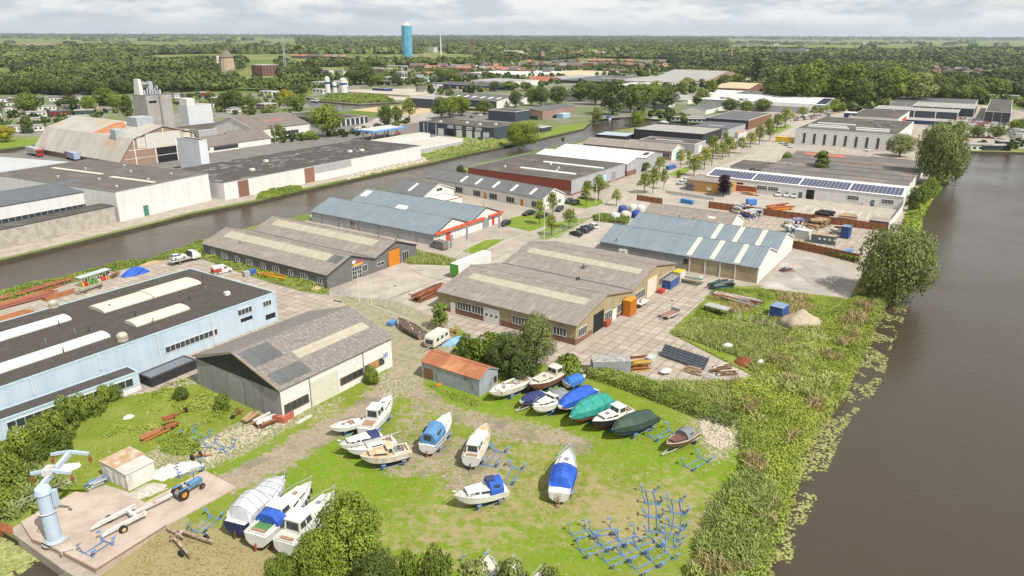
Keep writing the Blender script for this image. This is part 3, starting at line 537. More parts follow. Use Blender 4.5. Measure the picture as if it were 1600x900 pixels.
class Bld:
 def __init__(s, name, label, p0, p1, p2, yb=None, H=None, roof='flat', ridge='y', n=1, rise=None, wall=w_white, rmat=roof_br, trim=trim_w, cat='building', group=None, wallR=None, over=.35, asym=.5, rim=.14, Lx=None, Ly=None, snap=False, fit=None):
  s.H = H if H is not None else HT(p1[0], p1[1], yb); H = s.H; z = H
  C = P(*p1, z); GD = math.radians(56.5)
  B = P(*p2, z) if p2 else (C[0]+math.cos(GD), C[1]+math.sin(GD)); A = P(*p0, z) if p0 else (C[0]-math.sin(ang(C, B))*.01, C[1]+math.cos(ang(C, B))*.01)
  la = math.dist(A, C); lb = math.dist(B, C); aV = ang(C, B); aU = ang(C, A)-math.pi/2
  if fit:
   def sol(dx, dy, xt):
    lo, hi = 0.0, 80.0
    for _ in range(40):
     m = (lo+hi)/2
     if abs(PR(C[0]+dx*m, C[1]+dy*m, H)[0]-p1[0]) < abs(xt-p1[0]): lo = m
     else: hi = m
    return m
   Ly = sol(-math.sin(GD), math.cos(GD), fit[0]); Lx = sol(math.cos(GD), math.sin(GD), fit[1])
  if abs((aU-aV+math.pi) % (2*math.pi)-math.pi) > .2 or snap: aU = aV = GD
  d = (aU-aV+math.pi) % (2*math.pi)-math.pi; th = aV+d*la/(la+lb); s.th = th; s.loc = C
  ex = (math.cos(th), math.sin(th)); ey = (-math.sin(th), math.cos(th))
  s.Lx = Lx or (B[0]-C[0])*ex[0]+(B[1]-C[1])*ex[1]; s.Ly = Ly or (A[0]-C[0])*ey[0]+(A[1]-C[1])*ey[1]; Lx, Ly = s.Lx, s.Ly
  s.root = thing(name, label, cat, (C[0], C[1], 0), th, group); s.ridge = ridge; s.n = n; s.roof = roof; s.asym = asym
  BR.append([(C[0]+a*ex[0]*Lx+b*ey[0]*Ly, C[1]+a*ex[1]*Lx+b*ey[1]*Ly) for a, b in ((0, 0), (1, 0), (1, 1), (0, 1))])
  W_ = Lx if ridge == 'y' else Ly; L_ = Ly if ridge == 'y' else Lx
  if rise is None: rise = W_/n*.17
  s.rise = rise; ax = ridge; b = MB(); r = MB(); t = MB()
  if roof == 'flat':
   b.box(0, Lx, 0, Ly, -.5, H-.02); r.box(.12, Lx-.12, .12, Ly-.12, H-.10, H+.015)
   for q in ((-.05, Lx+.05, -.05, .2), (-.05, Lx+.05, Ly-.2, Ly+.05), (-.05, .2, .2, Ly-.2), (Lx-.2, Lx+.05, .2, Ly-.2)): t.box(*q, H-.12, H+rim)
  elif roof == 'shed':   # rises along x (or y) to +rise
   prof = [(0, -.5), (0, H-.03), (W_, H+rise-.03), (W_, -.5)]; b.extr(prof, ax, 0, L_)
   r.extr([(-over, H-over*rise/W_), (W_+over*.3, H+rise+.01), (W_+over*.3, H+rise+.16), (-over, H+.15-over*rise/W_)], ax, -over, L_+over)
  elif roof == 'arch':
   prof = [(0, -.5), (0, H)]+[(W_/2-W_/2*math.cos(math.pi*i/10), H+rise*math.sin(math.pi*i/10)) for i in range(1, 10)]+[(W_, H), (W_, -.5)]; b.extr(prof, ax, 0, L_)
   o = [(W_/2-(W_/2+.15)*math.cos(math.pi*i/12), H+.1+(rise+.1)*math.sin(math.pi*i/12)) for i in range(13)]; i_ = [(u, v-.12) for u, v in o]; r.extr(o+i_[::-1], ax, -.2, L_+.2)
  else:
   w = W_/n; prof = [(0, -.5), (0, H-.03)]
   for k in range(n):
    prof.append((w*k+w*asym, H+rise-.03)); prof.append((w*(k+1), H-.03))
   prof[-1] = (W_, H-.03); prof.append((W_, -.5)); b.extr(prof, ax, 0, L_)
   for k in range(n):
    u0 = w*k-(over if k == 0 else 0); um = w*k+w*asym; u1 = w*(k+1)+(over if k == n-1 else 0)
    sl0 = rise/(w*asym); sl1 = rise/(w*(1-asym)); z0 = H-(over*sl0 if k == 0 else 0); z1 = H-(over*sl1 if k == n-1 else 0)
    r.extr([(u0, z0), (um, H+rise), (u1, z1), (u1, z1+.13), (um, H+rise+.13), (u0, z0+.13)], ax, -over, L_+over)
    t.extr([(u0-.02, z0-.12), (um, H+rise-.1), (u1+.02, z1-.12), (u1+.02, z1+.16), (um, H+rise+.17), (u0-.02, z0+.16)], ax, -over-.06, -over+.05)
    if k < n-1: vq = MB(); vq.box(*((u1-.22, u1+.22, 0, L_) if ax == 'y' else (0, L_, u1-.22, u1+.22)), H-.02, H+.21); vq.build('valley_gutter', trim_d, s.root)
    rc = MB(); rc.box(*((um-.14, um+.14, -over, L_+over) if ax == 'y' else (-over, L_+over, um-.14, um+.14)), H+rise+.06, H+rise+.17); rc.build('ridge_cap', rmat, s.root)
  s.wall = b.build('wall', wall, s.root)
  if wallR is not None:   # thin cladding sheet on the x = Lx..0 / y = 0 face
   q = MB()
   if roof == 'flat': q.box(0, Lx, -.04, -.005, -.4, H-.13)
   else: q.extr([(u, z) for u, z in prof], 'y' if ridge == 'y' else 'x', -.04, -.005) if ridge == 'y' else q.box(0, Lx, -.04, -.005, -.4, H-.05)
   q.build('front_cladding', wallR, s.root)
  s.roofo = r.build('roof', rmat, s.root)
  if t.v: t.build('roof_trim', trim, s.root)
 def zr(s, x, y):
  if s.roof == 'flat': return s.H+.015
  W_ = s.Lx if s.ridge == 'y' else s.Ly; u = x if s.ridge == 'y' else y
  if s.roof == 'shed': return s.H+.15+s.rise*u/W_
  if s.roof == 'arch': return s.H+.1+s.rise*math.sin(math.acos(max(-1, min(1, 1-2*u/W_))))
  w = W_/s.n; k = min(s.n-1, int(u/w)); f = u/w-k
  return s.H+.13+s.rise*(f/s.asym if f < s.asym else (1-f)/(1-s.asym))
 def L(s, px, py, z=None):
  x, y = P(px, py, s.H if z is None else z); dx, dy = x-s.loc[0], y-s.loc[1]; c, q = math.cos(s.th), math.sin(s.th); return (dx*c+dy*q, -dx*q+dy*c)
 def patch(s, x0, x1, y0, y1, m, name='skylight', h=.04, frac=True):
  if frac: x0 *= s.Lx; x1 *= s.Lx; y0 *= s.Ly; y1 *= s.Ly
  b = MB(); c = [(x0, y0), (x1, y0), (x1, y1), (x0, y1)]; zs = [s.zr(*q) for q in c]; b.prism(c, [z-.02 for z in zs], [z+h for z in zs]); return b.build(name, m, s.root)
 def vault(s, x0, x1, y0, y1, m, axis='x', h=.9, name='skylight', frac=True):
  if frac: x0 *= s.Lx; x1 *= s.Lx; y0 *= s.Ly; y1 *= s.Ly
  z = s.zr(x0, y0); a, c = (y0, y1) if axis == 'x' else (x0, x1); n = 8
  prof = [(a, z-.05), (a, z+.25)]+[((a+c)/2-(c-a)/2*math.cos(math.pi*i/n), z+.25+h*math.sin(math.pi*i/n)) for i in range(1, n)]+[(c, z+.25), (c, z-.05)]
  b = MB(); b.extr(prof, axis, *((x0, x1) if axis == 'x' else (y0, y1))); o = b.build(name, m, s.root)
  q = MB(); L0, L1 = (x0, x1) if axis == 'x' else (y0, y1); k = max(2, int(abs(L1-L0)/1.2))
  return o
 def vent(s, fx, fy, r=.35, h=.8, m=None, name='roof_vent', kind=0):
  x, y = fx*s.Lx, fy*s.Ly; z = s.zr(x, y); b = MB()
  if kind == 0: b.tube((x, y, z-.1), (x, y, z+h), r, n=8); b.tube((x, y, z+h), (x, y, z+h+.12), r*1.5, n=8)
  elif kind == 1: b.box(x-r, x+r, y-r*.8, y+r*.8, z-.1, z+h)
  elif kind == 2: b.tube((x, y, z-.1), (x, y, z+h*.4), r*1.2, n=10); b.ball((x, y, z+h*.7), r*1.25, rz=r*.9)
  return b.build(name, m or trim_g, s.root)
 def wxf(s, wall):
  "wall frame: function (s, z, d) -> local point; d = distance proud of the wall"
  Lx, Ly = s.Lx, s.Ly
  return {'R': lambda a, z, d: (a, -d, z), 'L': lambda a, z, d: (-d, a, z), 'B': lambda a, z, d: (a, Ly+d, z), 'E': lambda a, z, d: (Lx+d, a, z)}[wall]
 def wbox(s, b, wall, a0, a1, z0, z1, d0, d1, m=None):
  f = s.wxf(wall); p = f(a0, z0, d0); q = f(a1, z1, d1)
  b.box(min(p[0], q[0]), max(p[0], q[0]), min(p[1], q[1]), max(p[1], q[1]), z0, z1, m)
 def win(s, wall, a, z, w, h, n=3, frame=trim_w, pane=None, fw=.065, rows=1, name='window', frac=False):
  if frac: a = a*(s.Lx if wall in 'RB' else s.Ly)
  b = MB();
  s.wbox(b, wall, a, a+w, z-fw, z, 0, .10); s.wbox(b, wall, a, a+w, z+h, z+h+fw, 0, .10)
  for i in range(n+1):
   c = a+w*i/n; s.wbox(b, wall, c-fw/2, c+fw/2, z, z+h, .0, .09)
  for j in range(1, rows): s.wbox(b, wall, a, a+w, z+h*j/rows-fw/2, z+h*j/rows+fw/2, .0, .08)
  o = b.build(name, frame, s.root); g = MB(); s.wbox(g, wall, a+.01, a+w-.01, z+.005, z+h-.005, -.02, .035); g.build('pane', pane or glass, o); return o
 def door(s, wall, a, z, w, h, m=door_w, name='door', frac=False, rib=0, frame=None):
  if frac: a = a*(s.Lx if wall in 'RB' else s.Ly)
  b = MB(); s.wbox(b, wall, a, a+w, z, z+h, 0, .06)
  for i in range(rib): s.wbox(b, wall, a+.05, a+w-.05, z+h*(i+.5)/max(rib, 1)-.03, z+h*(i+.5)/max(rib, 1)+.03, .06, .085)
  o = b.build(name, m, s.root)
  if frame: q = MB(); s.wbox(q, wall, a-.12, a, z, z+h+.12, 0, .09); s.wbox(q, wall, a+w, a+w+.12, z, z+h+.12, 0, .09); s.wbox(q, wall, a, a+w, z+h, z+h+.12, 0, .09); q.build('door_frame', frame, o)
  return o
 def strip(s, wall, a0, a1, z0, z1, m, d=.05, name='wall_band', frac=True):
  if frac: L_ = (s.Lx if wall in 'RB' else s.Ly); a0 *= L_; a1 *= L_
  b = MB(); s.wbox(b, wall, a0, a1, z0, z1, -.01, d); return b.build(name, m, s.root)
 def pipe(s, wall, a, z0, z1, m=trim_w, r=.1, frac=True):
  if frac: a *= (s.Lx if wall in 'RB' else s.Ly)
  f = s.wxf(wall); b = MB(); b.tube(f(a, z0, r), f(a, z1, r), r, n=6); return b.build('downpipe', m, s.root)
 def W(s, x, y, z=0):
  c, q = math.cos(s.th), math.sin(s.th); return (s.loc[0]+x*c-y*q, s.loc[1]+x*q+y*c, z)
b = Bld('workshop_hall', 'long pale blue hall with black flat roof and barrel skylights', None, (-130,651.5), (430,457), H=6.0, Ly=28.2, wall=w_blue, rmat=roof_bit, trim=trim_lb); blueH = b
for (a, c, d, e) in (((139,481),(151,487),(228,461),(238,467)), ((228,461),(238,467),(295,434),(305,444)), ((197.5,506),(212,512),(282,476),(292,484))):
 p, q, r, t = b.L(*a), b.L(*c), b.L(*d), b.L(*e); b.vault((p[0]+q[0])/2+.1, (r[0]+t[0])/2-.1, min(q[1], t[1]), max(p[1], r[1]), skyl_y, h=.42, frac=False)
for (d, e) in (((100,493),(109,501)), ((160,519),(169,528))):
 r, t = b.L(*d), b.L(*e); b.vault(.8, (r[0]+t[0])/2, t[1], r[1], translu, h=.42, frac=False)
for (x, y) in ((84,480),(192,532)):
 p = b.L(x, y); b.vent(p[0]/b.Lx, p[1]/b.Ly, .75, 1.2, plain('beige_vent', (.42,.38,.30)), kind=2)
for i, (x, y) in enumerate(((118,523),(139,518),(93,510),(72,538),(172,483),(212,494),(240,505),(297,469),(100,552),(322,454),(317,436))):
 p = b.L(x, y); b.vent(p[0]/b.Lx, p[1]/b.Ly, .09, .9, trim_d if i % 3 else trim_g, name='roof_pipe')
p = b.L(355,461); b.vent(p[0]/b.Lx, p[1]/b.Ly, .5, .7, trim_w, kind=1)
for x in (46, 152, 243, 328):
 p = b.L(x, 606-.35*x); b.pipe('R', p[0], .2 if x > 200 else 3.2, 5.9, frac=False)
def alongR(px): return blueH.L(px, 606-.35*px)[0]
b.win('R', alongR(368), 3.9, 3.2, 1.1, 4); b.win('R', alongR(407), 3.9, 2.0, 1.0, 3); b.strip('R', alongR(371), alongR(389), 2.4, 3.1, black, name='opening', frac=False); b.strip('R', alongR(409), alongR(424), 1.0, 2.0, black, name='opening', frac=False)
b.win('R', alongR(252), 1.9, 10.5, 1.1, 11)
b = Bld('lean_to_annex', 'low pale blue annex with dark flat roof along the light blue hall', None, (-130,704), (216,581.5), H=3.1, Ly=3.5, wall=w_blue, rmat=roof_bit, trim=trim_lb)
b.win('R', b.L(90,625)[0], 1.2, 11, 1.3, 9); b.win('R', b.L(8,655)[0], 1.2, 7, 1.3, 6); b.strip('R', b.L(168,598)[0], b.Lx, -.1, .7, trim_w, name='plinth', frac=False)
b = Bld('storage_container', 'long charcoal flat topped store against the light blue hall', None, (235,592), (306,562.5), yb=606, Ly=3.2, wall=w_black, rmat=plain('charcoal_lid', (.15,.17,.19)), trim=trim_d, cat='container')
b = Bld('boat_shed', 'white boarded hall with lichen grey gable roof and black gable end', (305,555), (437,608), (611,527), yb=660, roof='gable', ridge='x', rise=3.3, wall=w_sheet, rmat=roof_old, trim=plain('ridge_boards', (.30,.24,.16))); greyH = b
b.strip('L', 0, 1, -.2, b.H-.55, w_gsheet, .04); q = MB(); q.extr([(0.02, b.H-.55), (b.Ly/2, b.H+b.rise-.3), (b.Ly-.02, b.H-.55)], 'x', -.06, -.005); q.build('gable_cladding', w_black, b.root)
for f in (.2, .4, .6, .8): b.strip('L', f-.004, f+.004, -.1, b.H-.6, trim_g, .09, name='batten')
b.strip('L', .44, .62, .1, 4.2, plain('grey_door', (.33,.33,.32)), .07, name='sliding_door')
b.patch(.30, .95, .18, .27, roof_yel); b.patch(.02, .28, .02, .16, roof_gr, 'roof_repair'); b.patch(.01, .24, .27, .46, roof_gr, 'roof_repair')
b.win('R', .4, 1.3, 4.6, 1.35, 4, plain('brown_frame', (.25,.12,.05))); b.strip('R', .235, .475, .1, 4.4, plain('cream_doors', (.56,.55,.45)), .06, name='sliding_door'); b.win('R', b.Lx*.49, 1.3, 5.0, 1.2, 4, plain('brown_frame', (.25,.12,.05))); b.win('R', b.Lx*.72, 1.4, 4.6, 1.2, 4, plain('brown_frame', (.25,.12,.05)))
b.strip('R', .76, .86, 1.45, 2.6, plain('plywood', (.42,.24,.10)), .05, name='board')
for f in (.23, .71): b.pipe('R', f, .1, b.H-.1, trim_g, .08)
q = MB(); q.box(b.Lx*.905, b.Lx*.96, -.06, -.03, 2.2, 3.4, 0)
for k_ in range(3): q.box(b.Lx*(.912+.016*k_), b.Lx*(.92+.016*k_), -.09, -.055, 2.4, 3.0, 1); q.ball((b.Lx*(.916+.016*k_), -.07, 3.15), .1, m=1)
q.build('sign', [plain('sign_white', (.62,.64,.66)), plain('sign_blue', (.05,.13,.35))], b.root)
b = Bld('tin_shed', 'small galvanised shed with orange rusted gable roof', (659.5,565), (749,594), (777,576), yb=621, roof='gable', rise=1.15, wall=w_galv, rmat=mat('orange_rusted_roof', (.36,.14,.065), (.30,.11,.055), sc=.5, kind='rib', axis='y', rib=.45, rough=.85, ribc=.2, bump=.5, c3=(.48,.22,.11)), trim=trim_g, over=.12)
b.strip('L', .8, .97, .3, 2.2, plain('rust_patch', (.20,.10,.055)), .015, name='rusty_panel'); b.win('R', b.Lx*.78, 1.0, .7, 1.0, 1, rust)
b = Bld('workshop_hall', 'wide beige workshop with two grey brown gable roofs', (686,454), (900,509), (1053,411), yb=540, roof='gable', n=2, rise=2.6, wall=w_yel, rmat=roof_br_y, trim=plain('gable_trim', (.24,.20,.15)), over=.3); brownH = b
b.strip('L', 0, 1, -.2, 1.3, w_brick, .03, name='brick_plinth'); b.strip('R', 0, .14, -.2, 1.1, w_brick, .03, name='brick_plinth'); b.strip('R', .24, .5, -.2, .8, w_brick, .03, name='brick_plinth')
for f, n_w in ((.62, 5), (.735, 5), (.30, 6), (.06, 4)): b.win('L', b.Ly*f, 1.3, n_w*.72, 1.6, n_w)
b.door('L', b.Ly*.86, .0, 1.2, 2.4, door_w); q = b.door('L', b.Ly*.52, .0, 4.0, 3.2, door_w, name='roller_door', rib=5, frame=trim_g)
g = MB()
for k in range(3): b.wbox(g, 'L', b.Ly*.52+.5+k*1.2, b.Ly*.52+1.1+k*1.2, 1.5, 1.9, .08, .11)
g.build('window', glass, q)
b.strip('R', .145, .235, 0, 3.9, black, .03, name='doorway'); b.win('R', b.Lx*.02, 1.2, 3.2, 1.7, 4); b.win('R', b.Lx*.245, 1.0, 3.0, 1.8, 4); b.door('R', b.Lx*.315, 0, 1.8, 2.4, door_w); b.win('R', b.Lx*.36, .9, 2.6, 1.9, 4)
b.win('R', b.Lx*.535, 1.0, 5.0, 1.8, 6); b.door('R', b.Lx*.665, 0, 5.0, 4.2, plain('cream_roller', (.60,.56,.46)), name='roller_door', rib=6, frame=yellowp); b.win('R', b.Lx*.80, 1.0, 7.0, 1.8, 8)
b.patch(.14, .19, .06, .92, roof_yel); b.patch(.64, .69, .05, .93, roof_yel); b.vent(.60, .42, .45, 1.1, trim_g, kind=2)
for f in (.45, .47): b.vent(f, .36, .18, .6, trim_d)
b = Bld('storage_hall', 'large double hall with blue grey sheet roof and cream rooflight strips', (939,377), (1185,419), (1238,370), yb=443, roof='gable', n=2, rise=2.9, wall=w_stucco, rmat=mat('blue_grey_sheet_roof_y', (.19,.23,.255), (.16,.195,.215), sc=.3, kind='rib', axis='y', rib=.9, rough=.6, spec=.3, bump=.4, ribc=.14), trim=trim_w, wallR=w_bright, over=.25)
b.strip('L', .44, 1, -.2, b.H-.05, w_grey, .05)
for f in (.065, .155, .245, .34): b.strip('L', f+.06, f+.066, 0, b.H-.1, trim_w, .12, name='post')
for f0 in (.10, .245, .385):
 for x0, x1 in ((.01, .245), (.51, .745)): b.patch(x0, x1, f0+.015, f0+.045, skyl_y)
b.win('L', b.Ly*.415, 1.8, 1.1, 1.2, 1, trim_d); b.strip('L', .66, .78, .5, 1.1, black, .08, name='window_slot'); b.strip('L', .55, .62, .5, 1.1, black, .08, name='window_slot')
for f in (.84, .81): b.strip('L', f, f+.022, 1.6, 2.8, trim_w, .7, name='air_unit')
for x, y in ((.5,.62),(.5,.6),(.78,.72),(.78,.62),(.03,.9)): b.vent(x, y, .12, .6, trim_d, name='roof_pipe')
b = Bld('storage_shed', 'brown roofed shed with white gable behind the blue grey double hall', (1005,336), (1140,356), (1158,341), yb=366, roof='gable', rise=2.6, wall=w_bright, rmat=roof_br_y, over=.2)
b.patch(.22,.3,.2,.28, skyl_y)
b = Bld('office_hall', 'dark grey painted hall with twin brown gable roofs and an orange door', (319,380), (511,430), (648,382), yb=452, roof='gable', n=2, rise=2.7, wall=w_greyw, rmat=roof_br_y, trim=trim_d, over=.25); darkH = b
for x0 in (.13, .63): b.patch(x0, x0+.085, .10, .93, roof_yel)
b.patch(.13, .215, .02, .09, roof_gr, 'roof_repair')
for i in range(9): b.win('L', b.Ly*(.04+.107*i), .9, 2.2 if i % 2 else 1.5, 1.4, 3 if i % 2 else 2)
b.win('R', b.Lx*.25, .1, 3.0, 3.0, 4, rows=3, name='window_wall'); b.win('R', b.Lx*.36, 1.2, 1.6, 1.6, 2); b.win('R', b.Lx*.525, 1.3, 2.4, .8, 2); b.door('R', b.Lx*.655, 0, 4.2, 4.2, orange, rib=0, frame=trim_d); b.win('R', b.Lx*.82, .1, 2.4, 2.6, 3)
q = MB(); b.wbox(q, 'R', b.Lx*.26, b.Lx*.37, 3.35, 3.75, .05, .12, 1); b.wbox(q, 'R', b.Lx*.255, b.Lx*.29, 4.0, 4.7, .05, .12, 2)
for k in range(6): b.wbox(q, 'R', b.Lx*(.292+.013*k), b.Lx*(.301+.013*k), 3.9, 4.3+.25*(k % 2), .05, .12, 0)
q.build('sign', [plain('pink_sign', (.62,.06,.22)), yellowp, trim_w], b.root)
for x, y in ((.3,.6),(.1,.75),(.75,.12),(.92,.1)): b.vent(x, y, .2, .6, trim_g)
b = Bld('shop_hall', 'white fronted shop hall with red canopy and blue grey gable roofs', (489,330), (678,367), (781,331), yb=384, roof='gable', n=2, rise=3.0, wall=w_lgrey, rmat=mat('blue_grey_sheet_roof_y', (.19,.23,.255)), trim=trim_d, wallR=w_bright, over=.25)
q = MB(); b.wbox(q, 'R', 0, b.Lx*.70, 3.05, 3.55, .05, .9); b.wbox(q, 'R', b.Lx*.78, b.Lx, 3.05, 3.5, .05, .9); q.build('canopy', mat('orange_red_fascia', (.58,.09,.035)), b.root)
b.win('R', b.Lx*.07, .5, 10, 2.3, 7, trim_g); b.strip('R', .16, .22, 0, 2.4, redp, .14, name='door'); b.strip('R', .24, .27, .2, 1.6, trim_w, .5, name='display'); b.door('R', b.Lx*.69, 0, 3.4, 2.9, plain('grey_roller', (.25,.26,.28)), name='roller_door', rib=4); b.door('R', b.Lx*.84, 0, 1.3, 2.4, redp)
b.patch(.62,.72,.93,.985, translu); b.patch(.5,.56,.52,.6, translu, 'roof_vent', .5)
for f in (.12,.26,.42,.58,.75,.9): b.pipe('L', f, 0, b.H-.1, trim_g, .1)
b.win('L', b.Ly*.62, 1.0, 1.8, 1.5, 2)
q = b.vent(.88,.08,.12,1.0, trim_d)
b = Bld('extension', 'white flat roofed extension with orange edge beside the shop hall', None, (695,314), (722,308), yb=324, Ly=9, wall=w_bright, rmat=roof_wh, trim=orange_t)
b = Bld('office_row', 'long low white office row with grey roof and four white rooflights', (668,277), (848,311), (880,302), yb=328, roof='gable', rise=2.6, wall=w_bright, rmat=mat('grey_roof_y', (.14,.14,.14), (.12,.12,.12), sc=.4, kind='rib', axis='y', rib=1.0), over=.3)
for i, f in enumerate((.10,.25,.40,.55,.68)): b.patch(.08,.38,f,f+.022, translu)
for f in (.02,.22,.36,.50,.66,.82): b.win('L', b.Ly*f, .4, 3.6, 1.9, 3, trim_w)
for f in (.15,.45): b.door('L', b.Ly*f, 0, 1.2, 2.2, orange)
b.win('R', b.Lx*.72, 1.0, 1.2, 1.2, 2); b.patch(.05,.95,.985,1.0, trim_w,'ridge_strip')
b = Bld('office_wing', 'white gabled wing with grey roof at the end of the office row', (622,294), (662,307), (706,294), yb=320, roof='gable', rise=3.0, wall=w_bright, rmat=mat('grey_roof_y', (.14,.14,.14)), over=.3)
b.patch(.1,.4,.45,.52, translu); b.win('R', b.Lx*.42, 3.4, 3, 1.0, 2); b.door('R', b.Lx*.30, 0, 1.2, 2.2, yellowp)
b = Bld('warehouse', 'red brown and grey clad warehouse with black flat roof and white rooflight lines', (730,262), (893,282), (979,256), yb=306, wall=w_redbr, rmat=mat('felt_roof_y', (.105,.09,.08), (.08,.07,.062), sc=.3, kind='rib', axis='x', rib=1.2, ribc=.1, rough=.95, c3=(.14,.125,.11)), trim=trim_g, wallR=w_lgrey)
b.vault(.23, .27, .10, .62, translu, axis='y', h=.25); b.vault(.62, .66, .04, .62, translu, axis='y', h=.25)
b.strip('L', 0, 1, -.2, 1.6, trim_g, .05, name='plinth'); b.strip('R', 0, 1, -.2, .6, w_brick, .05, name='plinth')
b.strip('R', .22, .34, .2, 3.2, black, .06, name='doorway'); b.strip('R', .55, .63, 1.5, 3.8, plain('pale_sign', (.35,.60,.68)), .09, name='sign'); b.door('R', b.Lx*.72, 0, 4, 4, plain('grey_roller', (.25,.26,.28)), name='roller_door', rib=4)
for f, g_ in ((.3,.3),(.55,.5),(.42,.35),(.2,.75)): b.vent(f, g_, .35, .6, trim_w, kind=2)
b = Bld('warehouse', 'warehouse with two bright white shallow roofs and grey cladding on brick', (838,241), (980,257), (1030,238.5), yb=276, roof='gable', n=2, rise=1.4, wall=w_lgrey, rmat=mat('white_sheet_roof_y', (.68,.66,.63), (.60,.58,.55), sc=.3, kind='rib', axis='y', rib=1.2, rough=.7, ribc=.05), trim=trim_g, wallR=w_lgrey, over=.1, snap=True)
b.strip('L', 0, 1, -.2, 2.4, w_brick, .06, name='brick_plinth'); b.strip('R', 0, .25, -.2, 2.0, w_brick, .06, name='brick_plinth'); b.strip('R', .42, .56, 0, 3.2, black, .06, name='doorway')
b.patch(.6,.72,.03,.08, roof_bit, 'hatch')
b = Bld('workshop_hall', 'brown roofed hall with a band of small windows and white teal gable', (916,223), (1050,237), (1069,231), yb=251, roof='gable', rise=2.4, wall=w_brickp, rmat=roof_br_y, wallR=w_bright, over=.3, snap=True)
b.win('L', 1, 1.6, b.Ly-3, 1.2, 22, trim_w); b.strip('R', .35, .6, 0, 3.2, teal, .07, name='door'); b.strip('L', .38, .5, 2.9, 3.6, teal, .12, name='sign'); b.strip('R', .1, .9, 3.3, 4.3, plain('pale_teal', (.40,.62,.58)), .07, name='sign')
b = Bld('warehouse', 'black clad warehouse with pale grey flat roof', (985,203), (1099,210), (1129,201), yb=227, wall=w_black, rmat=roof_lt, trim=trim_d, snap=True); b.strip('R', .55, .75, .1, 2.6, black, .05, name='doorway')
b = Bld('warehouse', 'low black warehouse wing with pale blue roof beside the canal', (930,210), (978,213.5), None, yb=220, Lx=16, wall=w_black, rmat=plain('pale_blue_roof', (.34,.42,.46)), trim=trim_d)
b = Bld('workshop_box', 'light grey flat roofed box in front of the black warehouse', (1011,215), (1086,225.5), (1098,219.5), yb=241, wall=w_lgrey, rmat=roof_dk, snap=True); b.door('R', b.Lx*.35, 0, 5, 3.6, door_w, name='roller_door', rib=3); b.patch(.4,.5,.3,.8, translu)
b = Bld('warehouse', 'dark warehouse with brown timber side and grey ribbed roof', (1106,183), (1170,188), (1208,177), yb=203, wall=w_dark, rmat=roof_gr, trim=trim_w, wallR=w_tim, snap=True)
b = Bld('workshop_hall', 'pale workshop with dark grey roof in front of the timber sided warehouse', (1084,196), (1138,201.5), (1166,193), yb=213, wall=w_lgrey, rmat=mat('grey_roof_d', (.105,.11,.12)), trim=trim_d, snap=True); b.patch(.3,.42,.3,.7, roof_lt)
b = Bld('solar_hall', 'long white hall whose roof carries rows of dark blue solar panels', (1108,273), (1412,308), (1417.5,299.5), yb=328, roof='shed', rise=1.7, wall=w_white, rmat=roof_wh, trim=trim_w, over=.15, snap=True); solH = b
pan = bpy.data.materials.new('solar_cells'); pan.use_nodes = True; q_ = pan.node_tree; bb = q_.nodes['Principled BSDF']; bb.inputs['Base Color'].default_value = (.03,.037,.085,1); bb.inputs['Roughness'].default_value = .22
k = 0; ny_ = int(b.Ly/1.75)
for g_ in range(4):
 y0 = b.Ly*(.012+.247*g_); y1 = b.Ly*(.012+.247*(g_+1))-.4
 m_ = int((y1-y0)/1.25)
 for r_ in range(3):
  q = MB();
  for i in range(m_):
   ya = y0+i*1.25; xa = b.Lx*.07+r_*(b.Lx*.235); xb = xa+b.Lx*.215; za, zb = b.zr(xa, 0), b.zr(xb, 0); q.prism([(xa, ya), (xb, ya), (xb, ya+1.1), (xa, ya+1.1)], [za+.03, zb+.03, zb+.03, za+.03], [za+.12, zb+.12, zb+.12, za+.12])
  q.build('solar_panel_row', pan, b.root)
for f in (.30,.34,.52,.80): b.win('L', b.Ly*(1-f) if 0 else b.Ly*(.04 if f == .30 else .20 if f == .34 else .60 if f == .52 else .66), 1.6, 3.6, 1.3, 4, trim_w, rows=2)
b.strip('L', .415, .455, 0, 3.4, black, .05, name='doorway'); b.strip('L', .79, .84, 0, 3.2, black, .05, name='doorway')
for f in (.125,.475,.76): b.door('L', b.Ly*f, 0, 1.2, 2.2, plain('slate_door', (.10,.13,.16)))
b = Bld('office_hut', 'ochre office hut with flat brown roof and slatted corners', (1079,278), (1139,288), (1153,279), yb=305, wall=mat('ochre_boards', (.45,.25,.08), sc=.8), rmat=mat('brown_felt', (.24,.205,.17), sc=.4), trim=trim_g, snap=True)
for w_, f in (('L', 0), ('L', .8), ('R', 0), ('R', .75)):
 q = MB(); L_ = b.Lx if w_ == 'R' else b.Ly
 for k in range(6): b.wbox(q, w_, L_*f, L_*(f+.22), .3+k*.5, .55+k*.5, .1, .5)
 q.build('slatted_screen', plain('slate_blue_slats', (.17,.21,.25)), b.root)
q = MB(); b.wbox(q, 'L', b.Ly*.4, b.Ly*.5, .9, 1.9, .02, .1); q.build('window', trim_w, b.root)
b = Bld('carport', 'open shed with white canopy roof between the ochre hut and the solar hall', (1147,286), (1182,292), (1190,284), yb=302, wall=mat('red_boards', (.32,.10,.04)), rmat=trim_w, snap=True, Lx=7)
b = Bld('factory_hall', 'wide low factory with six shallow grey brown roof bays and faded red strips', (1196,264), (1420,292), (1446,253), yb=308, roof='gable', n=6, rise=.8, wall=w_bright, rmat=mat('weathered_flat_bays', (.15,.135,.125), (.12,.11,.105), sc=.15, rough=.95, c3=(.19,.155,.13)), trim=trim_w, over=.1, snap=True); fac = b
for a_, c_ in (((1259,238),(1318,246)), ((1363,240.5),(1422,247.5)), ((1315,252),(1362,258.5))):
 p, q = b.L(*a_, b.H+.7), b.L(*c_, b.H+.7); b.patch((p[0]+q[0])/2-2, (p[0]+q[0])/2+2, q[1], p[1], orange_t, 'red_roof_strip', .25, False)
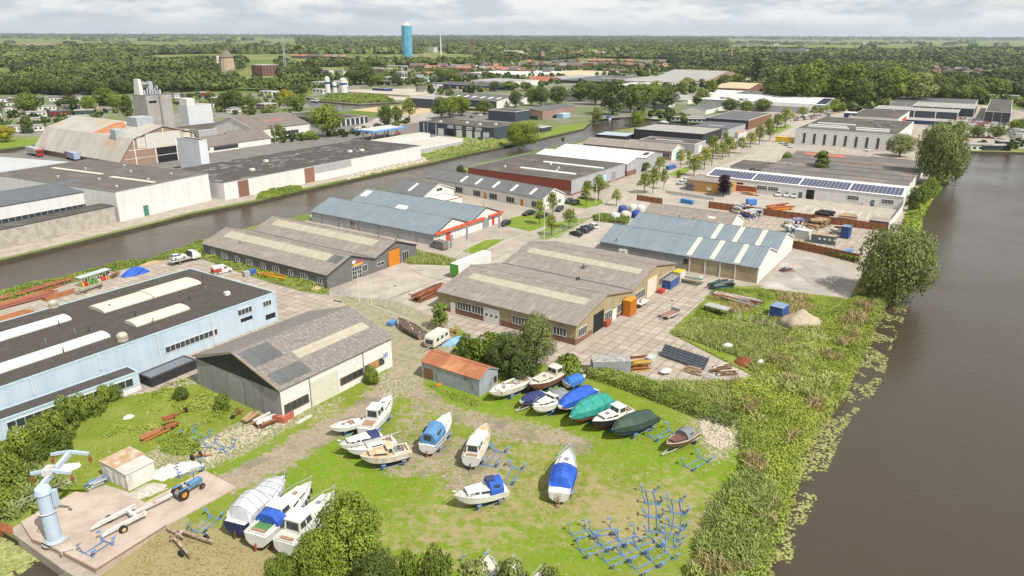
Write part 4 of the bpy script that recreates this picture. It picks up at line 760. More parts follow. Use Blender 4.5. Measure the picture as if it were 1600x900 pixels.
b = Bld('low_office', 'low grey flat roofed office in front of the wide factory', (1157,252), (1272,272), (1290,262), yb=282, wall=w_lgrey, rmat=roof_dk, trim=trim_g, snap=True); b.win('L', 2, 1, 9, 1.2, 6); b.win('L', b.Ly*.5, 1, 9, 1.2, 6); b.strip('L', .7, .74, 0, 2.6, black, name='door')
b = Bld('white_factory', 'white factory with tall narrow window slots and long flat skylights', (1247,199), (1402,211), None, yb=237, Lx=72, wall=w_white, rmat=roof_dk, snap=True)
for i in range(9): b.win('L', b.Ly*(.05+.105*i), .8, 1.1, 5.2, 1, trim_d, name='slot_window')
for x0, y0, y1 in ((.12,.5,.92),(.24,.55,.95),(.10,.1,.42),(.22,.12,.45),(.4,.5,.9)): b.patch(x0, x0+.035, y0, y1, translu, h=.7)
for x, y in ((.5,.3),(.6,.2),(.35,.25),(.7,.4),(.45,.12)): b.vent(x, y, 1.2, 1.2, trim_g, kind=1)
b = Bld('office_block', 'white two storey office block with orange panel rising behind the white factory', (1338,176), (1404,186), (1420,174), yb=203, wall=w_bright, rmat=roof_dk, snap=True); b.strip('R', .35, .75, 2, 5, redp, .06, name='orange_panel'); b.strip('L', .12, .4, 2.2, 3.2, black, name='window_band'); b.strip('L', .7, .8, 3, 3.8, black, name='window_band')
b = Bld('navy_block', 'small navy blue block left of the white office block', (1324,174), (1337,177), None, yb=196, Lx=9, wall=mat('navy_boards', (.03,.05,.13)), rmat=trim_w, snap=True)
for nm, lb, p0, p1, p2, yb, wl, rm, kw in (
 ('business_units', 'row of dark business units with white posts facing the yard at the far right', (1377,163.5), (1497,176), (1506,171), 187, w_navy, roof_lt, {}),
 ('business_units', 'second dark row of business units behind the first at the far right', (1434,160), (1523,170), (1534,163.5), 183, w_dark, roof_lt, {}),
 ('business_units', 'tall dark units with white posts at the right end of the business park', (1541,171), (1580,176), (1616,158), 193, w_dark, roof_dk, {}),
 ('business_units', 'long narrow grey unit row near the trees of the business park', (1397,157), (1522,166), (1545,157), 175, w_lgrey, roof_gr, {}),
 ('blue_shed', 'low shed with navy wall and pale roof before the business units', (1420,183), (1484,190.5), (1487,187), 197, mat('navy_boards', (.03,.05,.13)), roof_lt, {}),
 ('twin_gable_hall', 'blue grey twin gabled hall in front of the tall trees', (1255,144), (1331,150), (1360,145), 163, mat('slate_cladding', (.15,.175,.20), sc=.4), roof_gr, dict(roof='gable', n=2, rise=3.5)),
 ('white_roof_hall', 'long hall with white roof ending in a dark solar patch', (1104,151), (1288,164.5), (1301,154), 172, w_lgrey, roof_wh, dict(roof='gable', rise=3)),
 ('grey_hall', 'grey flat hall in front of the long white roofed hall', (1150,157), (1264,168), (1275,163), 178, w_lgrey, roof_lt, {}),
 ('barn', 'tall barn with pale sloping roof and brick end amid the trees', (1057,119), (1103,127), (1121,117), 131, w_brickp, roof_lt, dict(roof='gable', rise=9)),
 ('flat_hall', 'white flat hall with a window strip beyond the canal', (866,120), (905,124), (925,118), 128, w_white, roof_lt, {}),
 ('flat_hall', 'long slate coloured flat hall behind the canal trees', (905,121), (985,129), (1008,120), 134, w_dark, roof_gr, {}),
 ('flat_hall', 'pale grey hall roof right of the slate coloured flat hall', (990,122), (1055,129), (1070,121), 134, w_lgrey, roof_lt, {}),
 ('cream_roof_hall', 'hall with cream coloured flat roof among the town roofs', (858,113), (896,118), (912,110), 121, w_white, mat('cream_roof', (.46,.38,.24), sc=.05), {}),
 ('white_warehouse', 'white warehouse with bright flat roof before the terraced houses', (754,112), (812,117), (828,110), 122, w_white, roof_wh, {}),
 ('white_warehouse', 'pale warehouse behind the blue and yellow building', (755,124), (802,128.5), (821,124), 137, w_white, roof_lt, {}),
 ('red_roof_house', 'house with red gable roof among trees beyond the canal', (831,124), (851,127), (859,123), 130, w_brick, mat('red_tiles', (.34,.11,.06), sc=.5), dict(roof='gable', rise=4)),
 ('blue_yellow_store', 'dark blue store with a row of yellow doors', (699,128), (766,134.5), (778,131), 142, mat('deep_blue', (.025,.04,.16)), roof_dk, {}),
 ('hall_with_rooflights', 'grey roofed hall with many small rooflights and white gable', (706,152), (776,159), (797,151), 169, w_navy, roof_gr, dict(roof='gable', rise=3.0, wallR=w_bright)),
 ('dark_warehouse', 'dark warehouse with pale roof beside the sand yard', (641,152), (676,155), (707,150.5), 170, w_navy, roof_lt, {}),
 ('dark_block', 'tall slate blue block with flat roof beside the canal road', (763,172), (805,175), (826,171.5), 191, w_navy, roof_dk, {}),
 ('brick_shed', 'brick shed with dark monopitch roof on the canal spit', (823,169), (848,173.5), (894,165.5), 188, w_brickp, roof_gr, dict(roof='gable', ridge='x', rise=1.2)),
 ('small_shed', 'small dark shed with pale flat roof on the grassy spit', (806,196), (846,200), (862,197), 207, w_dark, roof_lt, {}),
 ('blue_container', 'pale blue container beside the brick shed on the spit', (873,177), (880,178.5), (890,176.5), 185, mat('pale_blue_box', (.30,.48,.58)), trim_lb, {}),
 ('timber_yard_shed', 'low white shed among trees on the far canal shore', (985,158), (1040,163), (1052,160), 169, w_white, roof_lt, {}),
 ('white_bungalow', 'white bungalow with grey hipped roof beyond the houseboats', (1075,168), (1103,172), (1130,165), 179, w_bright, roof_gr, dict(roof='gable', ridge='x', rise=2.5)),
 ('white_hall', 'white gabled hall near the canal end among trees', (1310-300,150), (1075,157), (1085,150), 163, w_bright, roof_lt, dict(roof='gable', rise=2.5)),
 ('white_hall', 'bright white flat roofed hall in front of the pale barn', (975,131), (1020,136), (1040,130), 142, w_bright, roof_wh, {}),
 ('white_hall', 'white panelled hall behind the round trees of the canal road', (870,141), (945,147), (960,140), 160, w_bright, roof_lt, {}),
 ('white_hall', 'pale roof hall between the poplar and the white roofs', (1127,135), (1170,139), (1180,133), 145, w_brick, mat('cream_roof', (.46,.38,.24)), dict(roof='gable', rise=4)),
 ('green_roof_hall', 'white hall with sloping snow white roof right of the barn', (1105,141), (1150,146), (1165,138), 149, w_bright, roof_wh, {}),
 ('grey_hall', 'dark grey wide hall roof left of the twin gabled hall', (1145,146), (1215,151), (1225,145), 156, w_dark, roof_gr, {}),
 ):
 b = Bld(nm, lb, p0, p1, p2, yb, wall=wl, rmat=rm, snap=True, over=.1, **kw)
 if nm == 'business_units':
  n_b = max(3, int(b.Ly/11))
  for i in range(n_b+1): b.strip('L', i/n_b-.006, i/n_b+.006, 0, b.H, trim_w, .15, name='post')
 if nm == 'blue_yellow_store':
  for f in (.02,.08,.14,.22,.42,.52,.66,.78,.9): b.strip('L', f, f+.045, 0, b.H*.6, yellowp, .1, name='door')
 if nm == 'hall_with_rooflights':
  for i in range(6): b.patch(.18,.32,.08+.15*i,.13+.15*i, translu)
 if nm == 'white_roof_hall': b.patch(.05,.45,.0,.07, pan, 'solar_panels')
 if nm == 'brick_shed': b.strip('R', .3, .75, 0, 2.2, black, .1, name='opening'); b.strip('L', .2, .5, 0, 2.6, plain('dark_green_door', (.03,.08,.05)), .1, name='door')
 if nm in ('flat_hall', 'white_warehouse', 'white_hall'): b.strip('L', .1, .85, b.H*.5, b.H*.7, black, .06, name='window_band')
b = Bld('business_units', 'blue black row of units with white roller doors across the canal', (658,190), (772,200.5), (806,194.5), yb=219, wall=w_navy, rmat=roof_dk, trim=trim_d, snap=True)
for f in (.10,.21,.32,.45,.70):
 b.door('L', b.Ly*f-2.0, 0, 4.0, 3.8, door_w, name='roller_door', rib=3)
for f in (.20,.32,.46,.57):
 q = MB(); b.wbox(q, 'L', b.Ly*f-2.2, b.Ly*f+1.8, 4.4, 6.0, .0, .12, 0)
 for k in range(4): b.wbox(q, 'L', b.Ly*f-1.9+k*.9, b.Ly*f-1.4+k*.9, 4.9, 5.5, .12, .16, 1)
 q.build('sign', [trim_w, trim_d], b.root)
b.strip('L', .52, .62, 0, 3.8, black, name='doorway'); b.strip('L', .76, .77, 0, 6, trim_w, .1, name='post'); b.strip('L', .93, .94, 0, 6, trim_w, .1, name='post')
for x, y in ((.4,.3),(.5,.5),(.6,.15),(.3,.8)): b.vent(x, y, .8, .8, trim_w, kind=1)
b = Bld('warehouse', 'white clad warehouse with brown flat roof standing on the quay', None, (180,300), (325,271), yb=347, Ly=64, wall=w_white, rmat=mat('brown_felt_roof', (.125,.108,.095), (.10,.088,.078), sc=.25, rough=.95, c3=(.15,.132,.115), kind='rib', axis='x', rib=1.5, ribc=.06), trim=trim_g);
b.door('R', b.L(216,292)[0], 0, 1.8, 3.4, plain('green_door', (.07,.20,.15)))
for (a, c) in (((86,262),(156,273)), ((177,276),(237,286))):
 p = b.L(*a); q = b.L(*c); b.patch((p[0]+q[0])/2-.8, (p[0]+q[0])/2+.8, q[1], p[1], skyl_y, h=.2, frac=False)
for f, g_ in ((.15,.1),(.5,.12),(.8,.15),(.3,.35),(.7,.4),(.2,.6),(.6,.7),(.9,.6)): b.vent(f, g_, .3, .4, trim_w)
b = Bld('warehouse', 'white walled warehouse with blue grey sheet roof and a row of clerestory panes', None, (-160,350), (158,294.5), H=8.0, Ly=13, roof='shed', ridge='x', rise=1.6, wall=w_white, rmat=mat('slate_sheet', (.12,.13,.14), (.10,.11,.12), sc=.4, kind='rib', axis='x', rib=1.0), over=.3)
b.win('R', 2, b.H-5.4, b.Lx-3, 1.6, 28, trim_w)
b = Bld('quay_store', 'long low store with pale concrete walls on the canal quay', None, (-160,393), (178,322), yb=347 if 0 else None, H=5.2, Ly=6.5, wall=w_conc, rmat=roof_dk, trim=trim_d)
b = Bld('warehouse', 'pale grey flat roof warehouse behind the brown roofed one', None, (-60,284), (112,253), H=8.0, Ly=52, wall=w_lgrey, rmat=mat('pale_roof', (.42,.42,.42), (.38,.38,.385), sc=.1), trim=trim_g)
b = Bld('long_warehouse', 'long warehouse with patched black flat roof and white canal wall', (250,268), (349,286), (654,227.5), yb=313, wall=w_white, rmat=roof_patch, trim=trim_g, wallR=w_white)
p = b.L(368,283)[0]; b.strip('R', b.L(371,282)[0], b.L(388,279)[0], -.2, b.H-.3, w_brick, .1, 'brick_section', False); b.strip('R', b.L(390,278)[0], b.L(472,262)[0], -.2, b.H-.25, w_sheet, .08, 'old_section', False); b.strip('R', b.L(473,262)[0], b.L(487,259)[0], -.2, b.H-.3, mat('brown_boards', (.25,.13,.085)), .12, 'boarded_door', False)
b.strip('R', b.L(488,259)[0], b.L(545,248)[0], b.H*.5, b.H-.25, w_lgrey, .1, 'grey_section', False)
for f, g_ in ((.2,.3),(.75,.3),(.35,.6),(.7,.35)): b.vent(f, g_, .9, .8, trim_w, kind=1)
for i in range(26):
 r_ = RR(i); x, y = r_.uniform(.05,.75), r_.uniform(.2,.85); b.patch(x, x+r_.uniform(.01,.035), y, y+r_.uniform(.01,.03), roof_lt, 'roof_repair', h=.012)
b = Bld('barn', 'huge old barn with rust streaked gambrel roof and brick gable', (68,228), (188,252), (276,226), yb=263, wall=w_brick, rmat=roof_lt, snap=True, rim=-.05); barnB = b
for o in list(b.root.children): bpy.data.objects.remove(o)
W_, L_, H_ = b.Lx, b.Ly, b.H; prof = [(0, H_), (W_*.17, H_+8.6), (W_*.5, H_+12.6), (W_*.83, H_+8.6), (W_, H_)]
q = MB(); q.extr([(0, -.5)]+prof+[(W_, -.5)], 'y', 0, L_); q.build('wall', w_brickp, b.root)
o_ = [(-.8, H_-.4), (W_*.165-.3, H_+8.9), (W_*.5, H_+13.1), (W_*.835+.3, H_+8.9), (W_+.8, H_-.4)]; q = MB(); q.extr(o_+[(u, v-.3) for u, v in o_[::-1]], 'y', -.5, L_+.5)
q.build('roof', mat('rust_streaked_roof', (.40,.38,.33), (.34,.31,.26), sc=.12, kind='rib', axis='y', rib=7.5, ribc=.12, rough=.85, stain=(.38,.24,.13)), b.root)
def zg(x):
 for (u0, v0), (u1, v1) in zip(o_, o_[1:]):
  if u0 <= x <= u1: return v0+(v1-v0)*(x-u0)/(u1-u0)
rr_ = mat('rust_bloom', (.42,.15,.06), (.38,.22,.12), sc=.25)
rng_ = np.random.default_rng(5); pts = [(W_*(.30+.19*math.cos(a)*(.8+.25*math.sin(3*a))), L_*(.36+.15*math.sin(a)*(.8+.2*math.cos(2*a)))) for a in np.linspace(0, 2*math.pi, 22)[:-1]]
q = MB(); pts = [(max(W_*.175, x), y) for x, y in pts]; q.prism(pts, [zg(x)+.0 for x, y in pts], [zg(x)+.05 for x, y in pts]); q.build('rust_patch', rr_, b.root)
q = MB(); q.box(W_*.40, W_*.58, L_*.17, L_*.28, H_+9, H_+16); q.box(W_*.13, W_*.22, L_*.14, L_*.2, H_+6, H_+12); q.build('roof_ventilator', mat('zinc', (.36,.39,.41)), b.root)
q = MB()
for x0, x1, z0, z1 in ((.16,.17,0,12),(.83,.84,0,12),(.38,.39,0,10),(.62,.63,0,10),(.1,.9,6.8,7.1),(.2,.8,13,13.3),(.3,.31,7,13),(.7,.71,7,13),(.49,.5,12,15),(.05,.95,3.2,3.4)): q.box(W_*x0, W_*x1, -.12, -.02, z0, z1)
q.build('timber_frame', trim_w, b.root)
b.strip('R', .40, .62, 0, 6.6, black, .05, name='doorway'); q = MB(); q.box(W_*.31, W_*.69, -.08, -.02, 7.2, 13); q.box(W_*.2, W_*.29, -.08, -.02, 7.4, 12); q.box(W_*.72, W_*.8, -.08, -.02, 7.4, 12); q.build('gable_panel', mat('cream_panel', (.55,.52,.45)), b.root)
b = Bld('grain_silo', 'tall grey concrete silo block with machinery on its top', (206,147), (227,149.5), (266,144.5), yb=224, fit=(206,267), wall=mat('weathered_concrete', (.36,.34,.31), (.26,.245,.225), sc=.12, kind='rib', axis='xy', rib=2.4, rough=.95, c3=(.41,.38,.35)), rmat=roof_dk, trim=trim_g, snap=True); z = b.H
q = MB(); q.frustum((b.Lx*.04, b.Lx*.2, b.Ly*.45, b.Ly*.9), (b.Lx*.06, b.Lx*.16, b.Ly*.5, b.Ly*.8), z, z+8); q.build('headhouse', trim_w, b.root)
q = MB(); q.bar((b.Lx*.15, b.Ly*.5, z+6), (b.Lx*.55, b.Ly*.5, z+5.4), 1, 1); q.box(b.Lx*.4, b.Lx*.55, b.Ly*.4, b.Ly*.6, z, z+6.6)
for i in range(7): q.tube((b.Lx*(.15+.1*i), b.Ly*.3, z), (b.Lx*(.18+.1*i), b.Ly*.35, z+2.5+(i % 3)), .35)
q.box(b.Lx*.6, b.Lx*.75, b.Ly*.3, b.Ly*.6, z, z+1.8); q.build('conveyor', mat('zinc', (.36,.39,.41)), b.root)
q = MB(); q.path([(b.Lx*.42, -.4, z+5), (b.Lx*.5, -.5, z+1), (b.Lx*.52, -.5, 0)], .3); q.build('downspout', trim_g, b.root); b.strip('R', .1, .4, z-4, z-2.8, black, name='louvre')
b = Bld('feed_silo', 'cluster of white square silos right of the tall concrete silo', (277,163), (292,165.5), (331,160), yb=206, fit=(278,330), wall=mat('white_ribbed', (.60,.61,.62), kind='rib', axis='xy', rib=2.0), rmat=roof_lt, snap=True); q = MB(); q.box(.5, b.Lx*.35, .5, b.Ly*.9, b.H, b.H+4); q.build('headhouse', trim_w, b.root)
b = Bld('loading_tower', 'plain white windowless box standing behind the patched black roof', (277,215), (310,220), (323,214), yb=272, fit=(276,323), wall=mat('flat_white', (.60,.62,.64), sc=.05), rmat=roof_dk, snap=True)
b = Bld('flat_store', 'low flat store with pale parapet below the white silos', (280,197), (310,204), (382,189), yb=215, wall=w_lgrey, rmat=roof_dk, snap=True)
b = Bld('dutch_barn', 'broad brown roofed barn with white walls near the river', None, (398,203), (487,193), yb=219, Ly=40, roof='gable', ridge='x', rise=5.5, wall=w_bright, rmat=mat('brown_tiles', (.17,.145,.125), (.14,.12,.105), sc=.3), snap=True); b.win('R', 18, 1, 12, 2, 6); b.patch(.35,.7,.22,.25, orange_t, 'tile_band')
b = Bld('cottage', 'white cottage with brown roof and two garage doors', None, (371,222), (413,214), yb=232, Ly=16, roof='gable', ridge='x', rise=4.5, wall=w_bright, rmat=mat('brown_tiles', (.17,.145,.125)), snap=True); b.door('R', 4, 0, 4, 2.6, trim_w); b.door('R', 14, 0, 4, 2.6, trim_w)
b = Bld('cottage', 'white row cottage with brown roof left of the garages cottage', None, (325,229), (366,222), yb=239, Ly=14, roof='gable', ridge='x', rise=3.8, wall=w_bright, rmat=mat('brown_tiles', (.17,.145,.125)), snap=True); b.win('R', 3, .8, 14, 1.6, 8, trim_d)
b = Bld('garage_block', 'white lock up garages with pale flat roof beside the canal', None, (655,229), (719,216), yb=241, Ly=16, wall=w_bright, rmat=mat('pale_gravel_roof', (.46,.42,.36), sc=.2), snap=True)
for i in range(12): b.door('R', 1+i*b.Lx/12.3, 0, 2.6, 2.3, plain('pale_grey_door', (.40,.40,.40)), name='garage_door')
b = Bld('garage_block', 'second white garage row behind the first one', None, (588,222), (668,208), yb=230, Ly=7, wall=w_bright, rmat=mat('pale_gravel_roof', (.46,.42,.36)), snap=True)
b = Bld('sales_hall', 'dark flat roofed hall with white columns left of the petrol station', (455,177), (529,187), (568,181), yb=198, wall=w_dark, rmat=roof_dk, snap=True)
for i in range(6): b.strip('R', .05+.16*i, .09+.16*i, 0, b.H-.5, trim_w, .2, name='column')
x0, y0 = P(585,219); t = thing('petrol_station', 'petrol station canopy with pale roof and blue white edge', 'petrol station', (x0, y0, 0), math.radians(56.5))
q = MB(); q.box(-6, 20, -5, 9, 5.2, 5.7); q.build('canopy_roof', mat('canopy_grey', (.48,.48,.46)), t); q = MB(); q.box(-6.1, 20.1, -5.1, -4.95, 5.0, 5.9); q.box(-6.1, -5.95, -5, 9.1, 5.0, 5.9); q.build('fascia', plain('sky_blue_fascia', (.10,.33,.70)), t)
for x in (-3, 7, 17):
 for y in (-1.5, 5.5): q = MB(); q.box(x-.3, x+.3, y-.3, y+.3, 0, 5.2); q.build('column', trim_w, t)
for x in (0, 12): q = MB(); q.box(x-.4, x+.4, 1.4, 2.6, 0, 2); q.build('fuel_pump', trim_d, t)
def cyl_thing(name, label, cat, bx, by, ty, r0, r1, m, n=12, extra=None):
 x, y = P(bx, by); h = HB(bx, by, ty); t = thing(name, label, cat, (x, y, 0)); q = MB(); q.tube((0, 0, 0), (0, 0, h), r0, r1, n); q.build('shaft', m, t, smooth=False); return t, h
x, y = P(357,119); h = HB(357,119,89); t = thing('water_tower', 'brick water tower with conical brown roof above the wood', 'water tower', (x, y, 0))
q = MB(); q.tube((0, 0, 0), (0, 0, h), 9.4, 8.8, 12); q.build('tower_wall', mat('tan_brick', (.42,.32,.22), sc=.2), t); q = MB(); q.tube((0, 0, h), (0, 0, h+8), 9.8, 3.0, 12); q.tube((0, 0, h+8), (0, 0, h+11.5), 1.6, .3, 8); q.build('roof', mat('brown_tiles', (.17,.145,.125)), t)
q = MB()
for i in range(12): a = 2*math.pi*i/12; q.bar((9.4*math.cos(a), 9.4*math.sin(a), 2), (8.9*math.cos(a), 8.9*math.sin(a), h-2), .8, .8)
q.build('pilasters', mat('pale_tan', (.50,.42,.32)), t)
q = MB(); q.box(-12, -8, -4, 2, h-8, h+1); q.build('bay', trim_w, t)
x, y = P(637,90); h = HB(637,90,40); t = thing('wrapped_tower', 'tall tower wrapped in blue scaffold sheeting with a pale cap', 'tower', (x, y, 0), .5); k = h
q = MB(); q.tube((0,0,0), (0,0,h), 13.2, 12.6, 10); q.build('sheeting', mat('blue_netting', (.07,.27,.42), (.16,.42,.56), sc=.06, kind='rib', axis='z', rib=8, ribc=.15, c3=(.035,.20,.38)), t)
q = MB(); q.tube((0,0,h), (0,0,h+6), 12, 5, 10); q.frustum((-5,5,-5,5), (-1,1,-1,1), h+6, h+9); q.tube((0,0,h+9), (0,0,h+16), .5); q.build('cap', mat('pale_copper', (.52,.50,.38)), t)
t, h = cyl_thing('broadcast_mast', 'slim white mast right of the blue wrapped tower', 'mast', 689, 86, 46, 2.2, .8, trim_w)
t, h = cyl_thing('factory_chimney', 'dark red brick chimney right of the white mast', 'chimney', 739, 86, 61, 2.8, 2.1, w_brick)
t, h = cyl_thing('factory_chimney', 'grey chimney standing in the wood at the right', 'chimney', 1141, 97, 73, 3.0, 2.6, w_brickp)
x, y = P(847,95); h = HB(847,95,80); t = thing('church_tower', 'square brick tower among terraced houses', 'tower', (x, y, 0), .4); q = MB(); q.frustum((-4.5,4.5,-4.5,4.5), (-4,4,-4,4), 0, h); q.build('wall', w_brickp, t); q = MB(); q.frustum((-4.5,4.5,-4.5,4.5), (-1,1,-1,1), h, h+2); q.build('roof', trim_d, t)
x, y = P(447.5,124); h = HB(447.5,124,57); t = thing('lattice_mast', 'tall thin lattice radio mast rising from the trees', 'mast', (x, y, 0)); q = MB(); s_ = 1.4
for a, c in ((-1,-1),(1,-1),(1,1),(-1,1)): q.tube((a*s_, c*s_, 0), (a*s_*.55, c*s_*.55, h), .16, n=4)
n_s = 22
for i in range(n_s):
 z0, z1 = h*i/n_s, h*(i+1)/n_s; r0, r1 = s_*(1-.45*i/n_s), s_*(1-.45*(i+1)/n_s); sg = 1 if i % 2 else -1
 q.tube((-r0*sg, -r0, z0), (r1*sg, -r1, z1), .1, n=4); q.tube((-r0, -r0*sg, z0), (-r1, r1*sg, z1), .1, n=4); q.tube((r0, -r0*sg, z0), (r1, r1*sg, z1), .1, n=4); q.tube((-r0*sg, r0, z0), (r1*sg, r1, z1), .1, n=4)
q.build('lattice', plain('galvanised', (.45,.46,.46)), t); q = MB(); q.tube((0,0,h), (0,0,h+7), .12); q.build('aerial', trim_w, t)
def block(label, p0, p1, p2, yb, wl, floors=4, rm=roof_lt, cat='apartment block', nm='apartment_block', snap=False):
 wd = (p1[0]-p0[0]); h_ = HB(p1[0], yb, p1[1]); d_ = F/(P(p1[0], yb)[1]*fwd[1]-CH*fwd[2]); fx_, fy_ = P(p1[0], yb); tx, ty = PR(fx_, fy_, h_); b = Bld(nm, label, None, (tx, ty), None, H=h_, wall=wl, rmat=rm, cat=cat, Ly=wd/d_*1.15, Lx=max(9, (p2[0]-p1[0])/d_*1.3))
 for i in range(floors):
  z = b.H*(i+.35)/floors
  for w_ in ('L', 'R'):
   L_ = b.Ly if w_ == 'L' else b.Lx; q = MB(); n_w = max(2, int(L_/5))
   for k in range(n_w): b.wbox(q, w_, L_*(k+.2)/n_w, L_*(k+.75)/n_w, z, z+b.H/floors*.45, -.01, .06)
   q.build('window_row', glass, b.root)
 return b
block('tall brick apartment block beside the lattice mast', (388,99.5), (411,102), (436,99), 119, w_brick, 5)
block('low brick apartment row right of the lattice mast', (450,101), (470,104), (482,102), 110, w_brick, 2)
block('brick flats in front of the large round oak', (543,100), (580,107), (598,104), 114, w_brick, 3)
block('brick flats with white balconies right of the large round oak', (578,104), (600,108), (614,103), 114, w_brickp, 3)
block('orange brick flats at the end of the dark roofed terrace', (913,93), (927,98), (939,94), 107, mat('orange_brick', (.42,.20,.12), sc=.4), 4)
block('pale brick flats with white balconies in the town centre', (995,93), (1008,96), (1031,93.5), 105, w_brickp, 4)
block('grey high flats in the wood at the right', (1221,73), (1258,77), (1274,74), 90, w_lgrey, 5)
block('small dark office by the wood at the left', (70,98), (84,101), (95,98), 107, w_dark, 2)
block('white hospital block among trees left of the blue tower', (668,72), (678,74), (685,70), 82, w_bright, 3)
block('low white school roof above the terraced houses', (740,77), (790,80), (830,76), 84, w_white, 1)
block('white business hall left of the silo works', (-20,111), (18,117), (36,112), 126, w_white, 1, roof_lt)
block('caravan park reception with two floors near the river', (398,158), (414,163), (434,157), 172, w_brickp, 2)
block('white office building near the riverside plant', (482,123), (510,129), (546,122), 137, w_white, 2)
block('pale office row behind the concrete silos', (583,118), (617,122), (640,116), 132, w_white, 2)
block('silver tank hall at the end of the white offices', (618,110), (628,112), (638,111), 126, w_lgrey, 1)
for lb, a, c, d, yb, wl, fl in (('long brick flats with dark roof before the orange brick end block', (868,96),(908,98.5),(915,96),106,w_brick,2), ('long white school among the terraces', (700,100),(742,102),(748,100),108,w_bright,1), ('pale shop block with flat roof right of the pale brick flats', (1036,98),(1062,100),(1068,98),107,w_brickp,2), ('grey flat roofed hall between the town terraces', (832,104),(862,106),(868,104),112,w_lgrey,1), ('low white halls in front of the gravel plant trees', (652,131),(684,133),(690,131),139,w_bright,1), ('pale hall with white roof right of the large oak', (600,101),(632,103),(638,101),108,w_bright,1), ('brown brick school at the wood edge', (1068,104),(1098,106),(1104,104),113,w_brick,1), ('white hall by the right town edge', (1085,128),(1112,130),(1118,128),135,w_bright,1), ('far white hall above the lime avenue', (1285,93),(1330,94.5),(1335,93),98,w_bright,1), ('distant pale greenhouse in the right hand fields', (1280,66),(1350,67.5),(1356,66.5),70,w_bright,1), ('second distant greenhouse in the right hand fields', (1215,62.5),(1275,63.5),(1280,63),66,w_bright,1), ('wide distant grey works on the right horizon', (1500,71),(1600,74),(1604,73),79,w_lgrey,1), ('white flat office in the town left of the store with yellow doors', (655,116),(690,118),(696,116),123,w_bright,1), ('long pale hall roof above the yellow doors', (700,117),(745,119),(752,117),124,w_lgrey,1), ('white hall between the large oak and the slate terraces', (648,104),(676,106),(682,104),110,w_white,1), ('brick hall with pale roof behind the canal trees', (940,122),(975,124),(981,122),130,w_brickp,1), ('pale flat hall behind the snow white roof', (1035,112),(1070,114),(1076,112),120,w_lgrey,1), ('white low hall at the right end of the town', (1130,122),(1165,124),(1170,122),129,w_bright,1), ('pale office in the trees right of the barn', (1180,126),(1210,128),(1215,126),133,w_lgrey,2), ('grey roofed hall at the wood edge above the business units', (1555,146),(1592,150),(1598,147),157,w_lgrey,1), ('pale hall among the mobile homes of the river bend', (400,141),(425,143),(430,141),149,w_bright,1), ('white hall left of the concrete plant', (484,138),(505,140),(510,138),146,w_bright,1), ('pale roof strip in the wooded estate', (1556,99),(1610,101),(1616,100),106,w_stucco,1)):
 block(lb, a, c, d, yb, wl, fl)
for i, (bx, ty, w_) in enumerate(((513,122,9), (524,130,8), (538,124,13))):
 x, y = P(bx, 150); h = HB(bx, 150, ty); r = w_/pxm(150)/2.3; t = thing('cement_silo', ('tall slim white cement silo with a blue band', 'short white cement silo with a blue band in the middle', 'fat white cement silo with a blue band')[i], 'silo', (x, y, 0)); q = MB(); q.tube((0,0,3), (0,0,h), r, n=14); q.tube((0,0,h), (0,0,h+1.5), r, r*.3, n=14); q.tube((0,0,1), (0,0,3), r*.3, r, n=14); q.build('tank', trim_w, t, smooth=False)
 q = MB(); q.tube((0,0,h*.68), (0,0,h*.8), r+.06, n=14, cap=False); q.build('blue_band', plain('navy_band', (.03,.07,.25)), t)
 for a in range(4): q = MB(); q.tube((r*.8*math.cos(a*1.57), r*.8*math.sin(a*1.57), 0), (r*.8*math.cos(a*1.57), r*.8*math.sin(a*1.57), 3.5), .25, n=5); q.build('leg', trim_g, t)
b = Bld('blue_hopper', 'dark blue aggregate hopper on the gravel plant', (587,137), (600,138.5), (606,137), 143, wall=mat('deep_blue', (.025,.04,.16)), rmat=roof_dk, snap=True)
b = Bld('gravel_bins', 'long low concrete bins of the gravel plant', (560,140), (640,149), (660,146), 152, wall=mat('bin_concrete', (.38,.34,.27), sc=.1), rmat=mat('pale_gravel', (.42,.37,.29)), snap=True)
hw = [mat('house_brick', (.23,.13,.09), sc=.3), w_brickp, mat('house_white', (.52,.50,.47), sc=.3)]
hr = [mat('orange_tiles', (.32,.17,.11), (.26,.14,.09), sc=.3), mat('brown_roof_tiles', (.15,.11,.09), (.12,.09,.075), sc=.3), mat('slate_tiles', (.10,.10,.105), sc=.3), mat('grey_felt', (.25,.24,.23), sc=.3)]
def house_mesh(L_, D_, H_, r_):
 q = MB(); q.extr([(0, 0), (0, H_), (D_/2, H_+r_), (D_, H_), (D_, 0)], 'x', 0, L_, 0)
 for i in range(max(1, int(L_/4))):
  for z in ((.9, 2.1), (3.6, 4.8)) if H_ > 4 else ((.9, 2.0),): q.box(i*4+1, i*4+2.8, -.06, 0, z[0], z[1], 1)
 w = q.mesh('house_wall', [hw[0], glass]); q = MB(); q.extr([(-.4, H_-.1), (D_/2, H_+r_+.1), (D_+.4, H_-.1), (D_+.4, H_+.15), (D_/2, H_+r_+.4), (-.4, H_+.15)], 'x', -.2, L_+.2); return w, q.mesh('house_roof', [hr[0]])
HM = {'two': house_mesh(12, 9, 5.6, 3.6), 'one': house_mesh(12, 8, 3, 2.4), 'flat': house_mesh(14, 9, 5.5, .5)}
